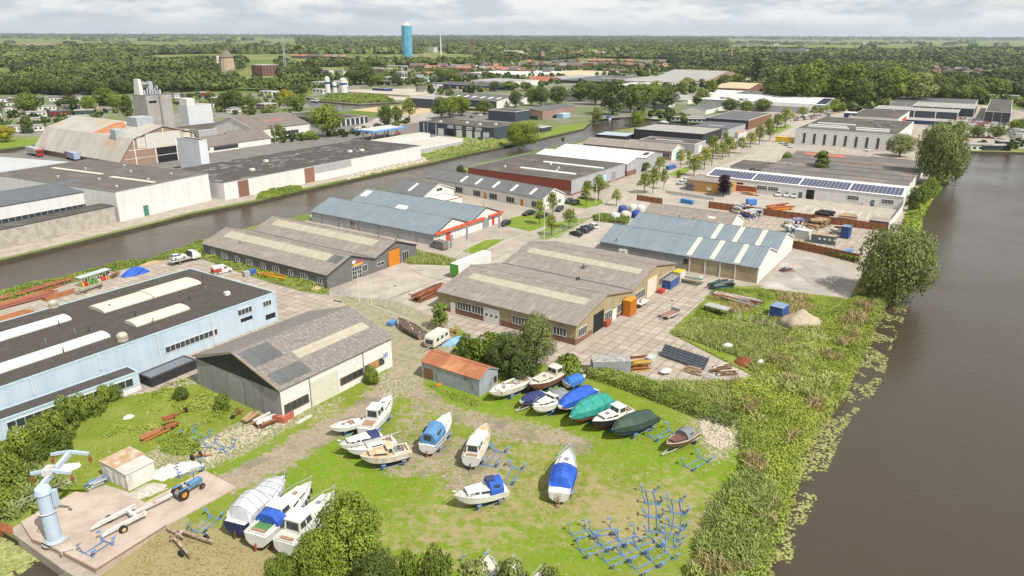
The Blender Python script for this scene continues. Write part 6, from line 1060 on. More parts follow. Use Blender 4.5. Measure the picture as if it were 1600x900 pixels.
def scatter_clumps(px, n, seed, r0, r1, label, m=None, K=46):
 rng = np.random.default_rng(seed); poly = PP(px); a = np.array(poly); x0, y0 = a.min(0); x1, y1 = a.max(0); X = rng.uniform(x0, x1, n*8); Y = rng.uniform(y0, y1, n*8); k = inpoly(X, Y, poly)
 for f in BR:
  k &= ~((dline(X, Y, f, True) < r1*.8) | inpoly(X, Y, f))
 X, Y = X[k][:n], Y[k][:n]; n = len(X); R = rng.uniform(r0, r1, n); h = R*rng.uniform(1.2, 2.2, n); d = rng.normal(size=(n, K, 3)); d /= np.linalg.norm(d, axis=2)[..., None]; rad = 1-.3*rng.random((n, K))
 C = np.stack([X[:, None]+d[..., 0]*rad*R[:, None], Y[:, None]+d[..., 1]*rad*R[:, None], np.maximum(.1, h[:, None]*(.5+.5*d[..., 2]*rad))], -1).reshape(-1, 3); nrm = d.reshape(-1, 3)+rng.normal(size=(n*K, 3))*.4; nrm /= np.linalg.norm(nrm, axis=1)[:, None]
 r = rng.normal(size=nrm.shape); U = np.cross(nrm, r); U /= np.linalg.norm(U, axis=1)[:, None]; V = np.cross(nrm, U); sz = np.repeat(R, K)*.36; tt = np.repeat(np.clip(rng.normal(.35, .25, n), 0, 1), K)
 me = quads('garden_shrubbery', C, U*sz[:, None], V*sz[:, None]*.8, np.clip(tt+rng.normal(0, .1, n*K), 0, 1), m or leafmat('wood_leaves', (.032,.055,.014), (.19,.235,.05))); tag(link('garden_shrubbery', me), label, 'shrubbery', None, 'stuff')
scatter_clumps([(-120,215),(75,208),(150,190),(200,175),(205,155),(0,163),(-120,170)], 190, 3, 1.0, 2.7, 'garden shrubs and hedges between the mobile homes')
scatter_clumps([(215,158),(330,150),(470,148),(475,180),(430,185),(330,175),(280,165)], 110, 4, 1.2, 3.2, 'garden shrubs of the right part of the holiday park')
scatter_clumps([(480,148),(485,118),(640,110),(810,108),(900,100),(1050,98),(1060,118),(1190,126),(1215,150),(1110,168),(1060,150),(860,135),(700,150),(560,135)], 640, 5, 2.0, 5.2, 'garden trees and shrubs between the town roofs')
scatter_clumps([(1240,160),(1350,168),(1390,160),(1640,158),(1640,180),(1590,165),(1390,168),(1370,180),(1250,170)], 90, 6, 2, 4.5, 'shrubs round the business park')
scatter_clumps([(380,232),(420,215),(500,215),(560,205),(600,196),(640,190),(640,194),(560,212),(440,226)], 40, 7, 1, 2.2, 'garden shrubs along the road before the brown roofed barn')
scatter_clumps([(1060,182),(1100,186),(1060,192),(985,180),(1000,172)], 30, 8, 1.5, 3, 'shrubs on the houseboat shore')
scatter_clumps([(1500,224),(1620,222),(1640,234),(1512,232)], 26, 9, .8, 1.8, 'shrubs along the marina shore')
# ================================================================ boats
gel = mat('gelcoat_white', (.62,.61,.57), (.55,.54,.50), sc=.9, rough=.4, stain=(.48,.44,.37)); gel2 = mat('weathered_white', (.56,.53,.46), (.42,.37,.30), sc=1.4, rough=.6, stain=(.28,.17,.09)); antired = plain('red_antifouling', (.33,.06,.035), rough=.8); antiblue = plain('blue_antifouling', (.04,.08,.20), rough=.8); navyh = plain('navy_hull', (.02,.03,.09), rough=.3); blackh = plain('black_hull', (.02,.02,.022), rough=.35); brownh = mat('brown_hull', (.16,.075,.05), (.11,.05,.035), sc=1, rough=.5); orr = mat('rusty_deck', (.48,.27,.11), (.55,.50,.40), sc=1.1, rough=.7)
can_b = mat('blue_canvas', (.03,.10,.42), (.025,.08,.33), sc=1.2, rough=.8); can_sb = mat('faded_blue_canvas', (.09,.22,.40), (.07,.18,.33), sc=1, rough=.8); can_n = mat('navy_canvas', (.03,.04,.12), sc=1, rough=.85); can_g = mat('grey_canvas', (.19,.20,.21), sc=1, rough=.85); tarp_t = mat('teal_tarpaulin', (.03,.26,.21), (.02,.20,.16), sc=1.2, rough=.6); tarp_g = mat('dark_green_tarpaulin', (.035,.065,.045), (.025,.05,.035), sc=1, rough=.6); tarp_b = mat('bright_blue_tarpaulin', (.02,.09,.45), (.02,.07,.34), sc=1, rough=.6); tarp_w = mat('grey_white_tarpaulin', (.46,.47,.48), (.38,.39,.41), sc=1, rough=.7)
teak = mat('teak', (.30,.19,.11), sc=3); green_d = mat('green_cockpit', (.07,.20,.07), sc=2); railm = plain('steel_rail', (.55,.56,.56), rough=.3, metal=.6); railt = plain('turquoise_rail', (.25,.50,.52)); tyre = plain('tyre_rubber', (.02,.02,.02), rough=.9); crb = mat('blue_cradle_paint', (.13,.24,.42), (.10,.19,.34), sc=2, rough=.6, stain=(.20,.13,.09)); steel = mat('galvanised_steel', (.40,.41,.41), sc=2, rough=.5)
def halfb(t, B, full=.84): return B/2*(full+(1-full)*min(1, t/.35))*(1-max(0, (t-.42)/.58)**2.3)+.02
def boat(label, st, bw, beam, feats, zd=1.9, z0=.62, hull=None, boot=None, deck=None, group=None, cat='boat', name='motor_boat', water=False, fs=.84, sheer=.45):
 hull = hull or gel; boot = boot or antired; deck = deck or gel
 if water: zd, z0 = WATER_Z+.9, WATER_Z-.3
 A = P(*st, zd); B = P(*bw, zd+.3); L_ = math.dist(A, B); t_ = thing(name, label, cat, (A[0], A[1], 0), ang(A, B), group); n = 14
 zs = lambda t: zd+sheer*max(0, t-.1)**2; zk = lambda t: z0+(zd-z0)*.8*max(0, (t-.76)/.24)**1.8
 H_ = MB(); rings = []
 for i in range(n+1):
  t = i/n; b = halfb(t, beam, fs); a, c = zs(t), zk(t); xk = t*L_*.95; rings.append([(t*L_, -b, a), (t*L_*.985, -b*.93, c+(a-c)*.42), (xk, -b*.62, c+(a-c)*.16), (xk, 0, c), (xk, b*.62, c+(a-c)*.16), (t*L_*.985, b*.93, c+(a-c)*.42), (t*L_, b, a)])
 vs = [p for r in rings for p in r]; fs_ = []; ms = []
 for j in range(n):
  for i in range(6): fs_.append((j*7+i, j*7+i+1, (j+1)*7+i+1, (j+1)*7+i)); ms.append(1 if 1 <= i <= 4 else 0)
 H_.add(vs, fs_); H_.m = ms; H_.add([rings[0][i] for i in range(7)], [tuple(range(7))], 0); H_.build('hull', [hull, boot], t_, smooth=False)
 D_ = MB(); dr = []
 for i in range(n+1): t = i/n; b = halfb(t, beam, fs)-.05; dr.append([(t*L_*.995, -b, zs(t)-.06), (t*L_*.995, 0, zs(t)+.03), (t*L_*.995, b, zs(t)-.06)])
 D_.loft(dr, closed=False);
 D_.build('deck', deck, t_)
 g = MB()
 for sg in (-1, 1): g.path([(t*L_, sg*halfb(t, beam, fs), zs(t)+.03) for t in [i/10 for i in range(11)]], .05, n=4)
 g.build('gunwale', {brownh: gel2}.get(hull, hull if hull not in (gel, gel2) else gel), t_)
 if not water: q = MB(); q.box(L_*.1, L_*.6, -.06, .06, z0-.28, z0+.05); q.box(-.25, L_*.02, -.04, .04, z0-.2, z0+.6); q.build('keel_rudder', boot, t_)
 def cabin(nm, t0, t1, h, m, wf=.74, win=True, roof=None, rake=.5, aft=.05, base=None):
  x0, x1 = t0*L_, t1*L_; b0, b1 = halfb(t0, beam, fs)*wf, min(halfb(t1, beam, fs)*wf, halfb(t0, beam, fs)*wf); z_ = zs(t0)-.05; q = MB(); rk = h*rake
  zt = max(zs(t0), zs(t1))+h if h > .8 else None; z1 = zs(t1)-.05; top0 = zt or zs(t0)+h; top1 = zt or zs(t1)+h*.75
  lo = [(x0, -b0, z_), (x1, -b1, z1), (x1, b1, z1), (x0, b0, z_)]; k_ = .86; hi = [(x0+h*aft, -b0*k_, top0), (x1-rk, -b1*k_, top1), (x1-rk, b1*k_, top1), (x0+h*aft, b0*k_, top0)]
  q.add(lo+hi, [(4, 5, 6, 7), (0, 1, 5, 4), (1, 2, 6, 5), (2, 3, 7, 6), (3, 0, 4, 7)]); o = q.build(nm, m, t_)
  if roof is not None:
   q = MB(); e = .12; r_ = [(x0+h*aft-e, -b0*k_-e, top0), (x1-rk+e*1.6, -b1*k_-e, top1), (x1-rk+e*1.6, b1*k_+e, top1), (x0+h*aft-e, b0*k_+e, top0)]; q.add(r_+[(a*.98+.02*(x0+x1)/2, c*.9, d+.1) for a, c, d in r_], [(0, 3, 2, 1), (4, 5, 6, 7), (0, 1, 5, 4), (1, 2, 6, 5), (2, 3, 7, 6), (3, 0, 4, 7)]); q.build('cabin_roof', roof, t_)
  if win:
   def quadw(p, q_, r_, s_, a0, a1, v0, v1, d=.02):
    p, q_, r_, s_ = map(Vector, (p, q_, r_, s_)); f = lambda u, v: (p.lerp(q_, u)).lerp(s_.lerp(r_, u), v); nn = (q_-p).cross(s_-p).normalized()*d; g = MB(); c_ = [f(a0, v0), f(a1, v0), f(a1, v1), f(a0, v1)]; g.add([x+nn for x in c_]+[x-nn for x in c_], [(0, 1, 2, 3), (7, 6, 5, 4), (0, 4, 5, 1), (1, 5, 6, 2), (2, 6, 7, 3), (3, 7, 4, 0)]); g.build('window', glass, o)
   nw = max(1, int((x1-x0-rk)/ (1.0 if h > .8 else 1.1))); v0, v1 = (.42, .88) if h > .8 else (.35, .8)
   for i in range(nw):
    a, c = .06+.88*i/nw, .06+.88*(i+.82)/nw; quadw(lo[0], lo[1], hi[1], hi[0], a, c, v0, v1); quadw(lo[3], lo[2], hi[2], hi[3], a, c, v0, v1)
   for i in range(2): quadw(lo[1], lo[2], hi[2], hi[1], .06+.47*i, .47+.47*i, v0, v1)
   if h > .8: quadw(lo[0], lo[3], hi[3], hi[0], .12, .88, .3, .85)
  return o
 def canopy(nm, t0, t1, h, m, wf=.9, ridge=.55, rag=0, win=False):
  x0, x1 = t0*L_, t1*L_; q = MB(); rg = []; k = 9
  for i in range(k+1):
   t = t0+(t1-t0)*i/k; b = halfb(t, beam, fs)*wf+.05; zz = zs(t); e = math.sin(math.pi*min(1, max(0, (i/k)*1.0)))**.35 if rag else (1 if 0 < i < k else .9); hh = h*(e if rag else 1)*(1+.04*math.sin(i*2.3)); dr = -.35 if rag else -.05
   rg.append([(t*L_, -b, zz+dr+.08*math.sin(i*1.7)), (t*L_, -b*.97, zz+hh*.45), (t*L_, -b*ridge, zz+hh*.92), (t*L_, 0, zz+hh*(1.12 if rag else 1.0)), (t*L_, b*ridge, zz+hh*.92), (t*L_, b*.97, zz+hh*.45), (t*L_, b, zz+dr+.08*math.cos(i*1.9))])
  q.loft(rg, closed=False); n_ = 7
  if rag:
   sp_ = MB()
   for i in range(1, k, 2): sp_.path([(p[0], p[1]*1.012, p[2]+.02) for p in rg[i]], .014, n=4)
   sp_.build('lashing', trim_d, t_)
  q.add(rg[0], [tuple(range(n_))]); q.add(rg[-1], [tuple(range(n_))]); o = q.build(nm, m, t_)
  if win:
   for sg in (-1, 1): g = MB(); b = halfb((t0+t1)/2, beam, fs)*wf; g.box(x0+(x1-x0)*.3, x0+(x1-x0)*.7, min(sg*b*.86, sg*b*.93), max(sg*b*.86, sg*b*.93), zd+h*.5, zd+h*.8); g.build('canvas_window', glass, o)
   g = MB(); g.box(x0-.04, x0+.02, -beam*.18, beam*.18, zd+h*.35, zd+h*.8); g.build('canvas_window', glass, o)
  return o
 for f in feats:
  k = f[0]
  if k == 'cab': cabin('cabin', f[1], f[2], f[3], f[4], roof=f[5] if len(f) > 5 else None)
  elif k == 'wh': cabin('wheelhouse', f[1], f[2], f[3], f[4], wf=.72, roof=f[5], rake=.35)
  elif k == 'can': canopy('canopy', f[1], f[2], f[3], f[4], win=len(f) > 5)
  elif k == 'tarp': canopy('tarpaulin', f[1], f[2], f[3], f[4], wf=1.06, ridge=.5 if len(f) < 6 else f[5], rag=1)
  elif k == 'pit':
   x0, x1 = f[1]*L_, f[2]*L_; b = halfb((f[1]+f[2])/2, beam, fs)*.68; q = MB(); q.box(x0, x1, -b, b, zd-.02, zd+.05); q.build('cockpit', f[3], t_); q = MB()
   for s_ in ((x0-.1, x1+.1, -b-.1, -b), (x0-.1, x1+.1, b, b+.1), (x0-.1, x0, -b, b), (x1, x1+.1, -b, b)): q.box(*s_, zd-.04, zd+.26)
   q.build('coaming', gel, t_); q = MB(); q.box(x0+.15, x0+.6, -b*.8, b*.8, zd+.05, zd+.22); q.build('bench', teak, t_)
  elif k == 'rail':
   m = f[1] if len(f) > 1 else railm; t0 = f[2] if len(f) > 2 else .66; q = MB(); pts = [(t*L_, -halfb(t, beam, fs)*.95, zs(t)+.62) for t in np.linspace(t0, .97, 6)]+[(L_*1.03, 0, zs(1)+.7)]+[(t*L_, halfb(t, beam, fs)*.95, zs(t)+.62) for t in np.linspace(.97, t0, 6)]
   q.path(pts, .035, n=5);
   for p in pts[::2]: q.tube((p[0], p[1]*1.0, zs(min(1, p[0]/L_))), p, .03, n=4)
   q.build('bow_rail', m, t_)
  elif k == 'hatch': q = MB(); x = f[1]*L_; z = zs(f[1])+f[2]; q.box(x-.3, x+.3, -.3, .3, z, z+.1); q.build('hatch', f[3] if len(f) > 3 else can_g, t_)
  elif k == 'mast': q = MB(); q.tube((-.8, .3, zd+1.1), (L_*.92, .1, zd+.9), .08, n=6); q.build('mast', railm, t_); q = MB(); q.tube((L_*.1, .3, zd), (L_*.1, .3, zd+1.1), .05); q.tube((L_*.8, .1, zd), (L_*.8, .1, zd+.9), .05); q.build('mast_support', steel, t_)
  elif k == 'junk':
   r_ = RR(len(label)); q = MB()
   for i in range(f[3]): x, y = r_.uniform(f[1], f[2])*L_, r_.uniform(-.5, .5)*beam*.6; s_ = r_.uniform(.1, .4); q.bar((x, y, zd+r_.uniform(0, .4)), (x+r_.uniform(-.8, .8), y+r_.uniform(-.6, .6), zd+r_.uniform(.1, .5)), s_*.5, s_*.5, m=i % 3)
   q.build('loose_gear', [teak, gel2, can_g], t_)
  elif k == 'fend':
   for t in f[1:]: q = MB(); y = -halfb(t, beam, fs)-.13; q.tube((t*L_, y, zs(t)-.1), (t*L_, y, zs(t)-.75), .13, n=6); q.build('fender', navyh, t_)
  elif k == 'ladder':
   q = MB(); q.tube((-.15, -.2, zd), (-.5, -.2, 0), .035, n=4); q.tube((-.15, .2, zd), (-.5, .2, 0), .035, n=4)
   for i in range(5): q.box(-.5+.06*i, -.42+.06*i, -.2, .2, .2+.33*i, .25+.33*i)
   q.build('ladder', teak, t_)
  elif k == 'stripe':
   q = MB()
   for sg in (-1, 1): q.path([(t*L_*.997, sg*(halfb(t, beam, fs)*.985), zs(t)-.22) for t in [i/10 for i in range(11)]], .06, n=4)
   q.build('rubbing_strake', f[1], t_)
  elif k == 'panel': q = MB(); x = f[1]*L_; q.box(x, x+1.0, -.6, .5, zd+f[2], zd+f[2]+.05); q.build('solar_panel', pan, t_)
  elif k == 'motor': q = MB(); q.box(-.5, -.1, -.16, .16, zd-.1, zd+.45); q.box(-.4, -.2, -.06, .06, zd-.9, zd-.1); q.build('outboard_motor', can_g, t_)
 return t_, A, B
def cradle_parts(t, m=None, L_=3.0, W_=1.7, ah=1.0, side=None):
 m = m or crb
 for y in (-W_*.27, W_*.27): q = MB(); q.box(0, L_, y-.045, y+.045, .10, .19); q.build('beam', m, t)
 for x in (0, L_):
  q = MB(); q.box(x-.05, x+.05, -W_*.55, W_*.55, .05, .15); q.build('cross_beam', m, t)
  for s_ in (-1, 1):
   q = MB(); q.bar((x, s_*W_*.5, .1), (x+(.22 if x else -.22), s_*W_*.72, ah), .075, .075); q.bar((x, s_*W_*.28, .15), (x+(.2 if x else -.2), s_*W_*.68, ah*.88), .055, .055); q.box(x-.3, x+.3, s_*W_*.72-.1, s_*W_*.72+.1, ah-.03, ah+.1); q.box(x-.18, x+.18, s_*W_*.5-.1, s_*W_*.5+.1, 0, .1); q.build('upright', m, t)
CR = [None]
def cradle(p, q, label, group='blue empty boat cradles on the grass', z=.05, s=None):
 A, B = P(*p, z), P(*q, z); L_ = math.dist(A, B)
 if CR[0] is None: t = thing('boat_cradle', label, 'boat cradle', (A[0], A[1], z), ang(A, B), group); cradle_parts(t); CR[0] = t; t.scale = (L_/3.0, 1, 1); return t
 t = clone(CR[0], (A[0], A[1], z), ang(A, B), (min(1.25, max(.8, L_/3.0)), 1, 1), label, group); return t
C6 = lambda X, Y: (880+X/6, 750+Y/6)
for i, (a, c, lb) in enumerate(((( 100,545),(238,502),'blue cradle at the far left of the cradle field, back row'), ((285,520),(435,492),'second blue cradle from the left in the back row'), ((190,700),(345,648),'blue cradle at the left of the middle row'), ((385,645),(525,595),'blue cradle second in the middle row'), ((545,605),(700,548),'blue cradle third in the middle row, before the tall ones'), ((425,800),(575,735),'blue cradle at the left of the front row'), ((580,745),(725,668),'blue cradle second in the front row'), ((720,668),(880,600),'blue cradle third in the front row'), ((705,870),(855,795),'blue cradle nearest to the camera'), ((850,785),(990,715),'blue cradle right of the nearest one'),
 ((812,115),(838,225),'blue cradle at the top of the tall cradle column'), ((838,235),(843,350),'blue cradle second from the top of the tall column'), ((843,362),(850,495),'blue cradle third from the top of the tall column'), ((1055,200),(1075,315),'blue cradle at the top of the right hand column'), ((1078,325),(1066,440),'blue cradle second from the top of the right hand column'), ((1066,455),(1030,560),'blue cradle low in the right hand column'), ((1010,510),(1000,615),'blue cradle at the foot of the right hand column')
 )): cradle(C6(*a), C6(*c), lb)
for a, c, lb in (((767,729),(783,705),'blue cradle standing on the bare soil by the orange decked boat'), ((792,757),(808,733),'blue cradle right of the boat with the blue cabin canvas'), ((1021,687),(1050,676),'pale blue cradle left of the brown trailer boat'), ((1077,733),(1100,719),'grey blue cradle between the brown boat and the reeds'), ((311,833),(336,810),'blue cradle between the concrete ramp and the three big cruisers'), ((280,742),(316,733),'blue cradle at the top corner of the concrete ramp'), ((331,697),(358,704),'blue cradle in the rubble left of the gravel track'), ((728,893),(748,890),'blue cradle by the bottom edge bushes'), ((297,678),(318,688),'pale blue cradle left in the scrub near the grey hall')):
 cradle(a, c, lb, z=.06)
cradle((137,868), (164,850), 'blue cradle standing on the concrete ramp by the white steps', z=1.0)
GB = 'boats laid up on the grass'
boats = [
 ('small white decked boat with a red brown bottom at the far left of the group', (565,657),(515,668),2.1,[('pit',.25,.7,can_g),('junk',.25,.7,5)],dict(zd=1.5,boot=brownh)),
 ('white motor cruiser with wheelhouse, bow pointing at the grey hall', (570,670),(612,617),2.9,[('cab',.5,.84,.5,gel,gel),('wh',.26,.52,1.5,gel,gel),('pit',.04,.22,teak),('rail',),('hatch',.66,.55)],dict(zd=2.1)),
 ('white cabin cruiser with a navy canvas patch behind the cabin', (597,679),(530,695),2.6,[('cab',.3,.84,.55,gel,gel),('can',.1,.32,.9,can_n),('rail',)],dict(zd=1.9,boot=antiblue)),
 ('slim white sailing boat with its mast laid along the deck', (617,686),(543,703),2.4,[('cab',.3,.62,.35,gel,gel),('pit',.08,.28,gel2),('mast',)],dict(zd=1.7,boot=gel)),
 ('weathered cream and orange boat in front of the left group', (640,699),(563,713),2.9,[('cab',.48,.84,.45,orr,orr),('wh',.38,.52,1.0,orr,orr),('pit',.06,.34,can_g),('junk',.05,.35,8)],dict(zd=2.0,hull=gel2,boot=antiblue,deck=orr)),
 ('white boat with dusty blue cabin tent and dark blue red hull', (667,696),(703,645),2.9,[('cab',.42,.84,.5,gel,gel),('can',.04,.42,1.7,can_sb,1),('stripe',navyh)],dict(zd=2.0)),
 ('boat with orange side decks and white cabin roof', (735,716),(760,662),2.8,[('cab',.40,.74,.5,gel,gel),('wh',.12,.42,1.3,gel,gel),('pit',.01,.09,can_g)],dict(zd=2.0,boot=antiblue,deck=orr)),
 ('white cruiser with square blue cabin canvas and a roof solar panel', (790,759),(710,775),2.9,[('cab',.34,.80,.6,gel,gel),('can',.10,.36,1.55,can_b,1),('panel',.24,1.6),('rail',railm),('fend',.45,.7)],dict(zd=1.9,boot=gel)),
 ('white boat under a draped blue cover, stern ladder towards the camera', (873,770),(890,701),3.0,[('tarp',.12,.56,1.5,tarp_b),('cab',.56,.8,.3,gel,gel),('rail',railt,.62),('ladder',),('stripe',railt),('hatch',.7,.32)],dict(zd=2.0)),
 ('large cruiser wrapped in pale grey tarpaulin', (366,817),(446,741),3.5,[('tarp',.06,.52,1.9,tarp_w),('tarp',.48,.92,.7,tarp_w,.7),('rail',railm,.5)],dict(zd=2.4,hull=navyh,boot=brownh,z0=.7)),
 ('large white cruiser with blue canvas hood and green cockpit', (398,836),(486,753),3.5,[('pit',.03,.2,green_d),('can',.20,.34,1.25,can_b),('wh',.32,.52,1.25,gel,gel),('cab',.5,.84,.5,gel,gel),('rail',),('fend',.6,.7,.78,.9),('hatch',.7,.5,teak)],dict(zd=2.4,boot=antired,z0=.7)),
 ('large white and grey cruiser with open wheelhouse nearest the foreground tree', (443,848),(522,768),3.4,[('pit',.02,.17,gel2),('wh',.17,.46,1.6,gel,gel),('cab',.44,.86,.65,gel,gel),('rail',),('hatch',.68,.62),('stripe',can_g)],dict(zd=2.4,hull=gel,boot=mat('grey_boot', (.17,.19,.20)),z0=.7)),
 ('old open white hull full of loose gear beside the rust roofed shed', (828,589),(765,613),2.9,[('pit',.1,.8,mat('stripped_inside', (.36,.34,.29), (.20,.18,.15), sc=2)),('junk',.1,.85,26)],dict(zd=1.9,hull=gel2,boot=gel2)),
 ('brown hulled boat with cream deck and small wheelhouse aft', (877,578),(827,601),3.2,[('wh',.10,.34,1.2,mat('cream_deckhouse', (.50,.42,.30)),gel2),('cab',.4,.8,.35,gel2,gel2),('hatch',.55,.4)],dict(zd=2.1,hull=brownh,boot=brownh,deck=gel2)),
 ('small boat under bright blue tarpaulin close to the thicket', (884,598),(915,586),2.2,[('tarp',.02,.85,.8,mat('mid_blue_tarpaulin', (.04,.15,.45), sc=1))],dict(zd=1.5)),
 ('low boat under a navy cover on a trailer', (852,613),(812,628),2.2,[('tarp',.05,.92,.6,can_n,.65)],dict(zd=1.4,hull=gel2)),
 ('white cabin boat with grey canvas hood in the right hand row', (884,615),(833,637),2.8,[('cab',.44,.82,.5,gel,gel),('wh',.38,.52,.95,gel,gel),('can',.08,.40,1.2,can_g),('rail',)],dict(zd=1.9,boot=gel)),
 ('long boat under royal blue tarpaulin', (927,606),(872,636),2.7,[('tarp',.03,.93,1.25,tarp_b,.4)],dict(zd=1.8)),
 ('long boat under teal green tarpaulin', (953,622),(890,652),3.0,[('tarp',.0,.98,1.5,tarp_t,.6)],dict(zd=2.0,hull=brownh)),
 ('black hulled boat with white deck and cabin between the green covers', (985,637),(924,659),2.9,[('cab',.42,.76,.45,gel,gel),('wh',.24,.46,1.2,gel,gel),('pit',.05,.2,teak),('hatch',.6,.5)],dict(zd=2.0,hull=blackh,boot=antired,deck=gel)),
 ('boat under dark green tarpaulin at the right end of the row', (1022,647),(955,672),3.0,[('tarp',.0,.96,1.3,tarp_g,.4)],dict(zd=1.9,hull=navyh,boot=can_g)),
 ('brown motorboat with grey folding hood on a galvanised trailer', (1086,672),(1042,694),2.3,[('cab',.45,.84,.28,brownh,brownh),('can',.18,.48,1.0,can_g,1)],dict(zd=1.45,z0=.6,hull=brownh,boot=brownh,deck=mat('brown_deck', (.22,.14,.11)))),
 ('white bow poking out of the bushes at the bottom edge, left one', (760,945),(764,868),2.8,[('rail',),('cab',.3,.75,.5,gel2,gel2)],dict(zd=2.0,deck=gel2)),
 ('white bow with wide rail poking out of the bushes, middle one', (796,965),(803,876),3.2,[('rail',),('cab',.3,.8,.5,gel,gel)],dict(zd=2.1)),
 ('dark decked bow poking out of the bushes, right one', (834,975),(845,893),2.8,[('rail',),('cab',.3,.75,.4,can_g,can_g)],dict(zd=2.0,deck=gel2))]
for lb, a, c, bm, ft, kw in boats:
 t, A, B = boat(lb, a, c, bm, ft, group=GB, **kw); L_ = math.dist(A, B); th = ang(A, B)
 nm = lb.replace('poking out of the bushes at the bottom edge, ', '').replace('poking out of the bushes, ', '')
 if 'trailer' in lb:
  q = thing('boat_trailer', 'trailer carrying the '+nm.split(' on a')[0], 'trailer', (A[0], A[1], 0), th); g = MB()
  for y in (-.7, .7): g.bar((.2, y, .5), (L_*.9, y*.5, .5), .1, .12); g.bar((L_*.9, y*.5, .5), (L_*1.15, 0, .45), .1, .1)
  g.box(1.2, 1.4, -.9, .9, .4, .52); g.build('frame', steel, q)
  for y in (-1, 1): g = MB(); g.tube((1.3, y-.1, .33), (1.3, y+.1, .33), .33, n=12); g.build('wheel', tyre, q)
 else:
  q = clone(CR[0], (A[0]+math.cos(th)*L_*.18, A[1]+math.sin(th)*L_*.18, .02), th, (L_*.42/3.0, bm/2.4, kw.get('z0', .62)/.62), ' '.join(('blue cradle under the '+nm).replace(' and ', ' ').split()[:14]), 'cradles carrying boats')
for lb, a, c, bm, ft in (('small blue and white motorboat moored at the canal tip', (953,185),(944,181),2.4,[('can',.1,.5,1.2,can_b)]), ('long white cruiser moored on the far canal shore', (1035,185),(1014,184.5),3.6,[('cab',.3,.8,.9,gel,gel)]), ('grey covered barge moored before the houseboats', (1045,191),(1028,190),3.5,[('tarp',.1,.8,.9,tarp_w)]), ('dark blue work boat by the concrete plant', (497,158),(485,156),4.5,[('wh',.1,.3,2.2,gel,gel)]), ('small white boat moored behind the blue grey shop hall', (491,338),(484,337),2.2,[])):
 boat(lb, a, c, bm, ft, water=True, group=None, hull=navyh if 'dark' in lb else gel)
for lb, p, s_, m in (('green and white houseboat with deck canopy on the far canal shore', (1048,189), (22,6,3.4), plain('pale_green', (.33,.38,.32))), ('long grey houseboat at the right end of the canal', (1075,191), (20,6,3), w_lgrey), ('white houseboat with many windows on the wide water', (1508,234.5), (13,6,3.6), w_bright), ('dark houseboat right of the white one', (1535,235), (14,6,3.2), w_dark), ('black low houseboat shed near the small conifer', (1562,228), (9,5,3), w_black)):
 x, y = P(*p); t = thing('houseboat', lb, 'houseboat', (x, y, WATER_Z), -.05); q = MB(); q.box(-1, s_[0]+1, -1, s_[1]+.5, -.2, .7); q.build('hull', w_dark, t); q = MB(); q.box(0, s_[0], 0, s_[1], .7, s_[2]); q.build('cabin', m, t); q = MB(); q.box(-.3, s_[0]+.3, -.5, s_[1]+.3, s_[2]+.004, s_[2]+.25); q.build('roof', roof_lt, t)
 for i in range(int(s_[0]/3)): q = MB(); q.box(.6+i*3, 2.4+i*3, -.05, .0, 1.4, 2.5); q.build('window', glass, t)
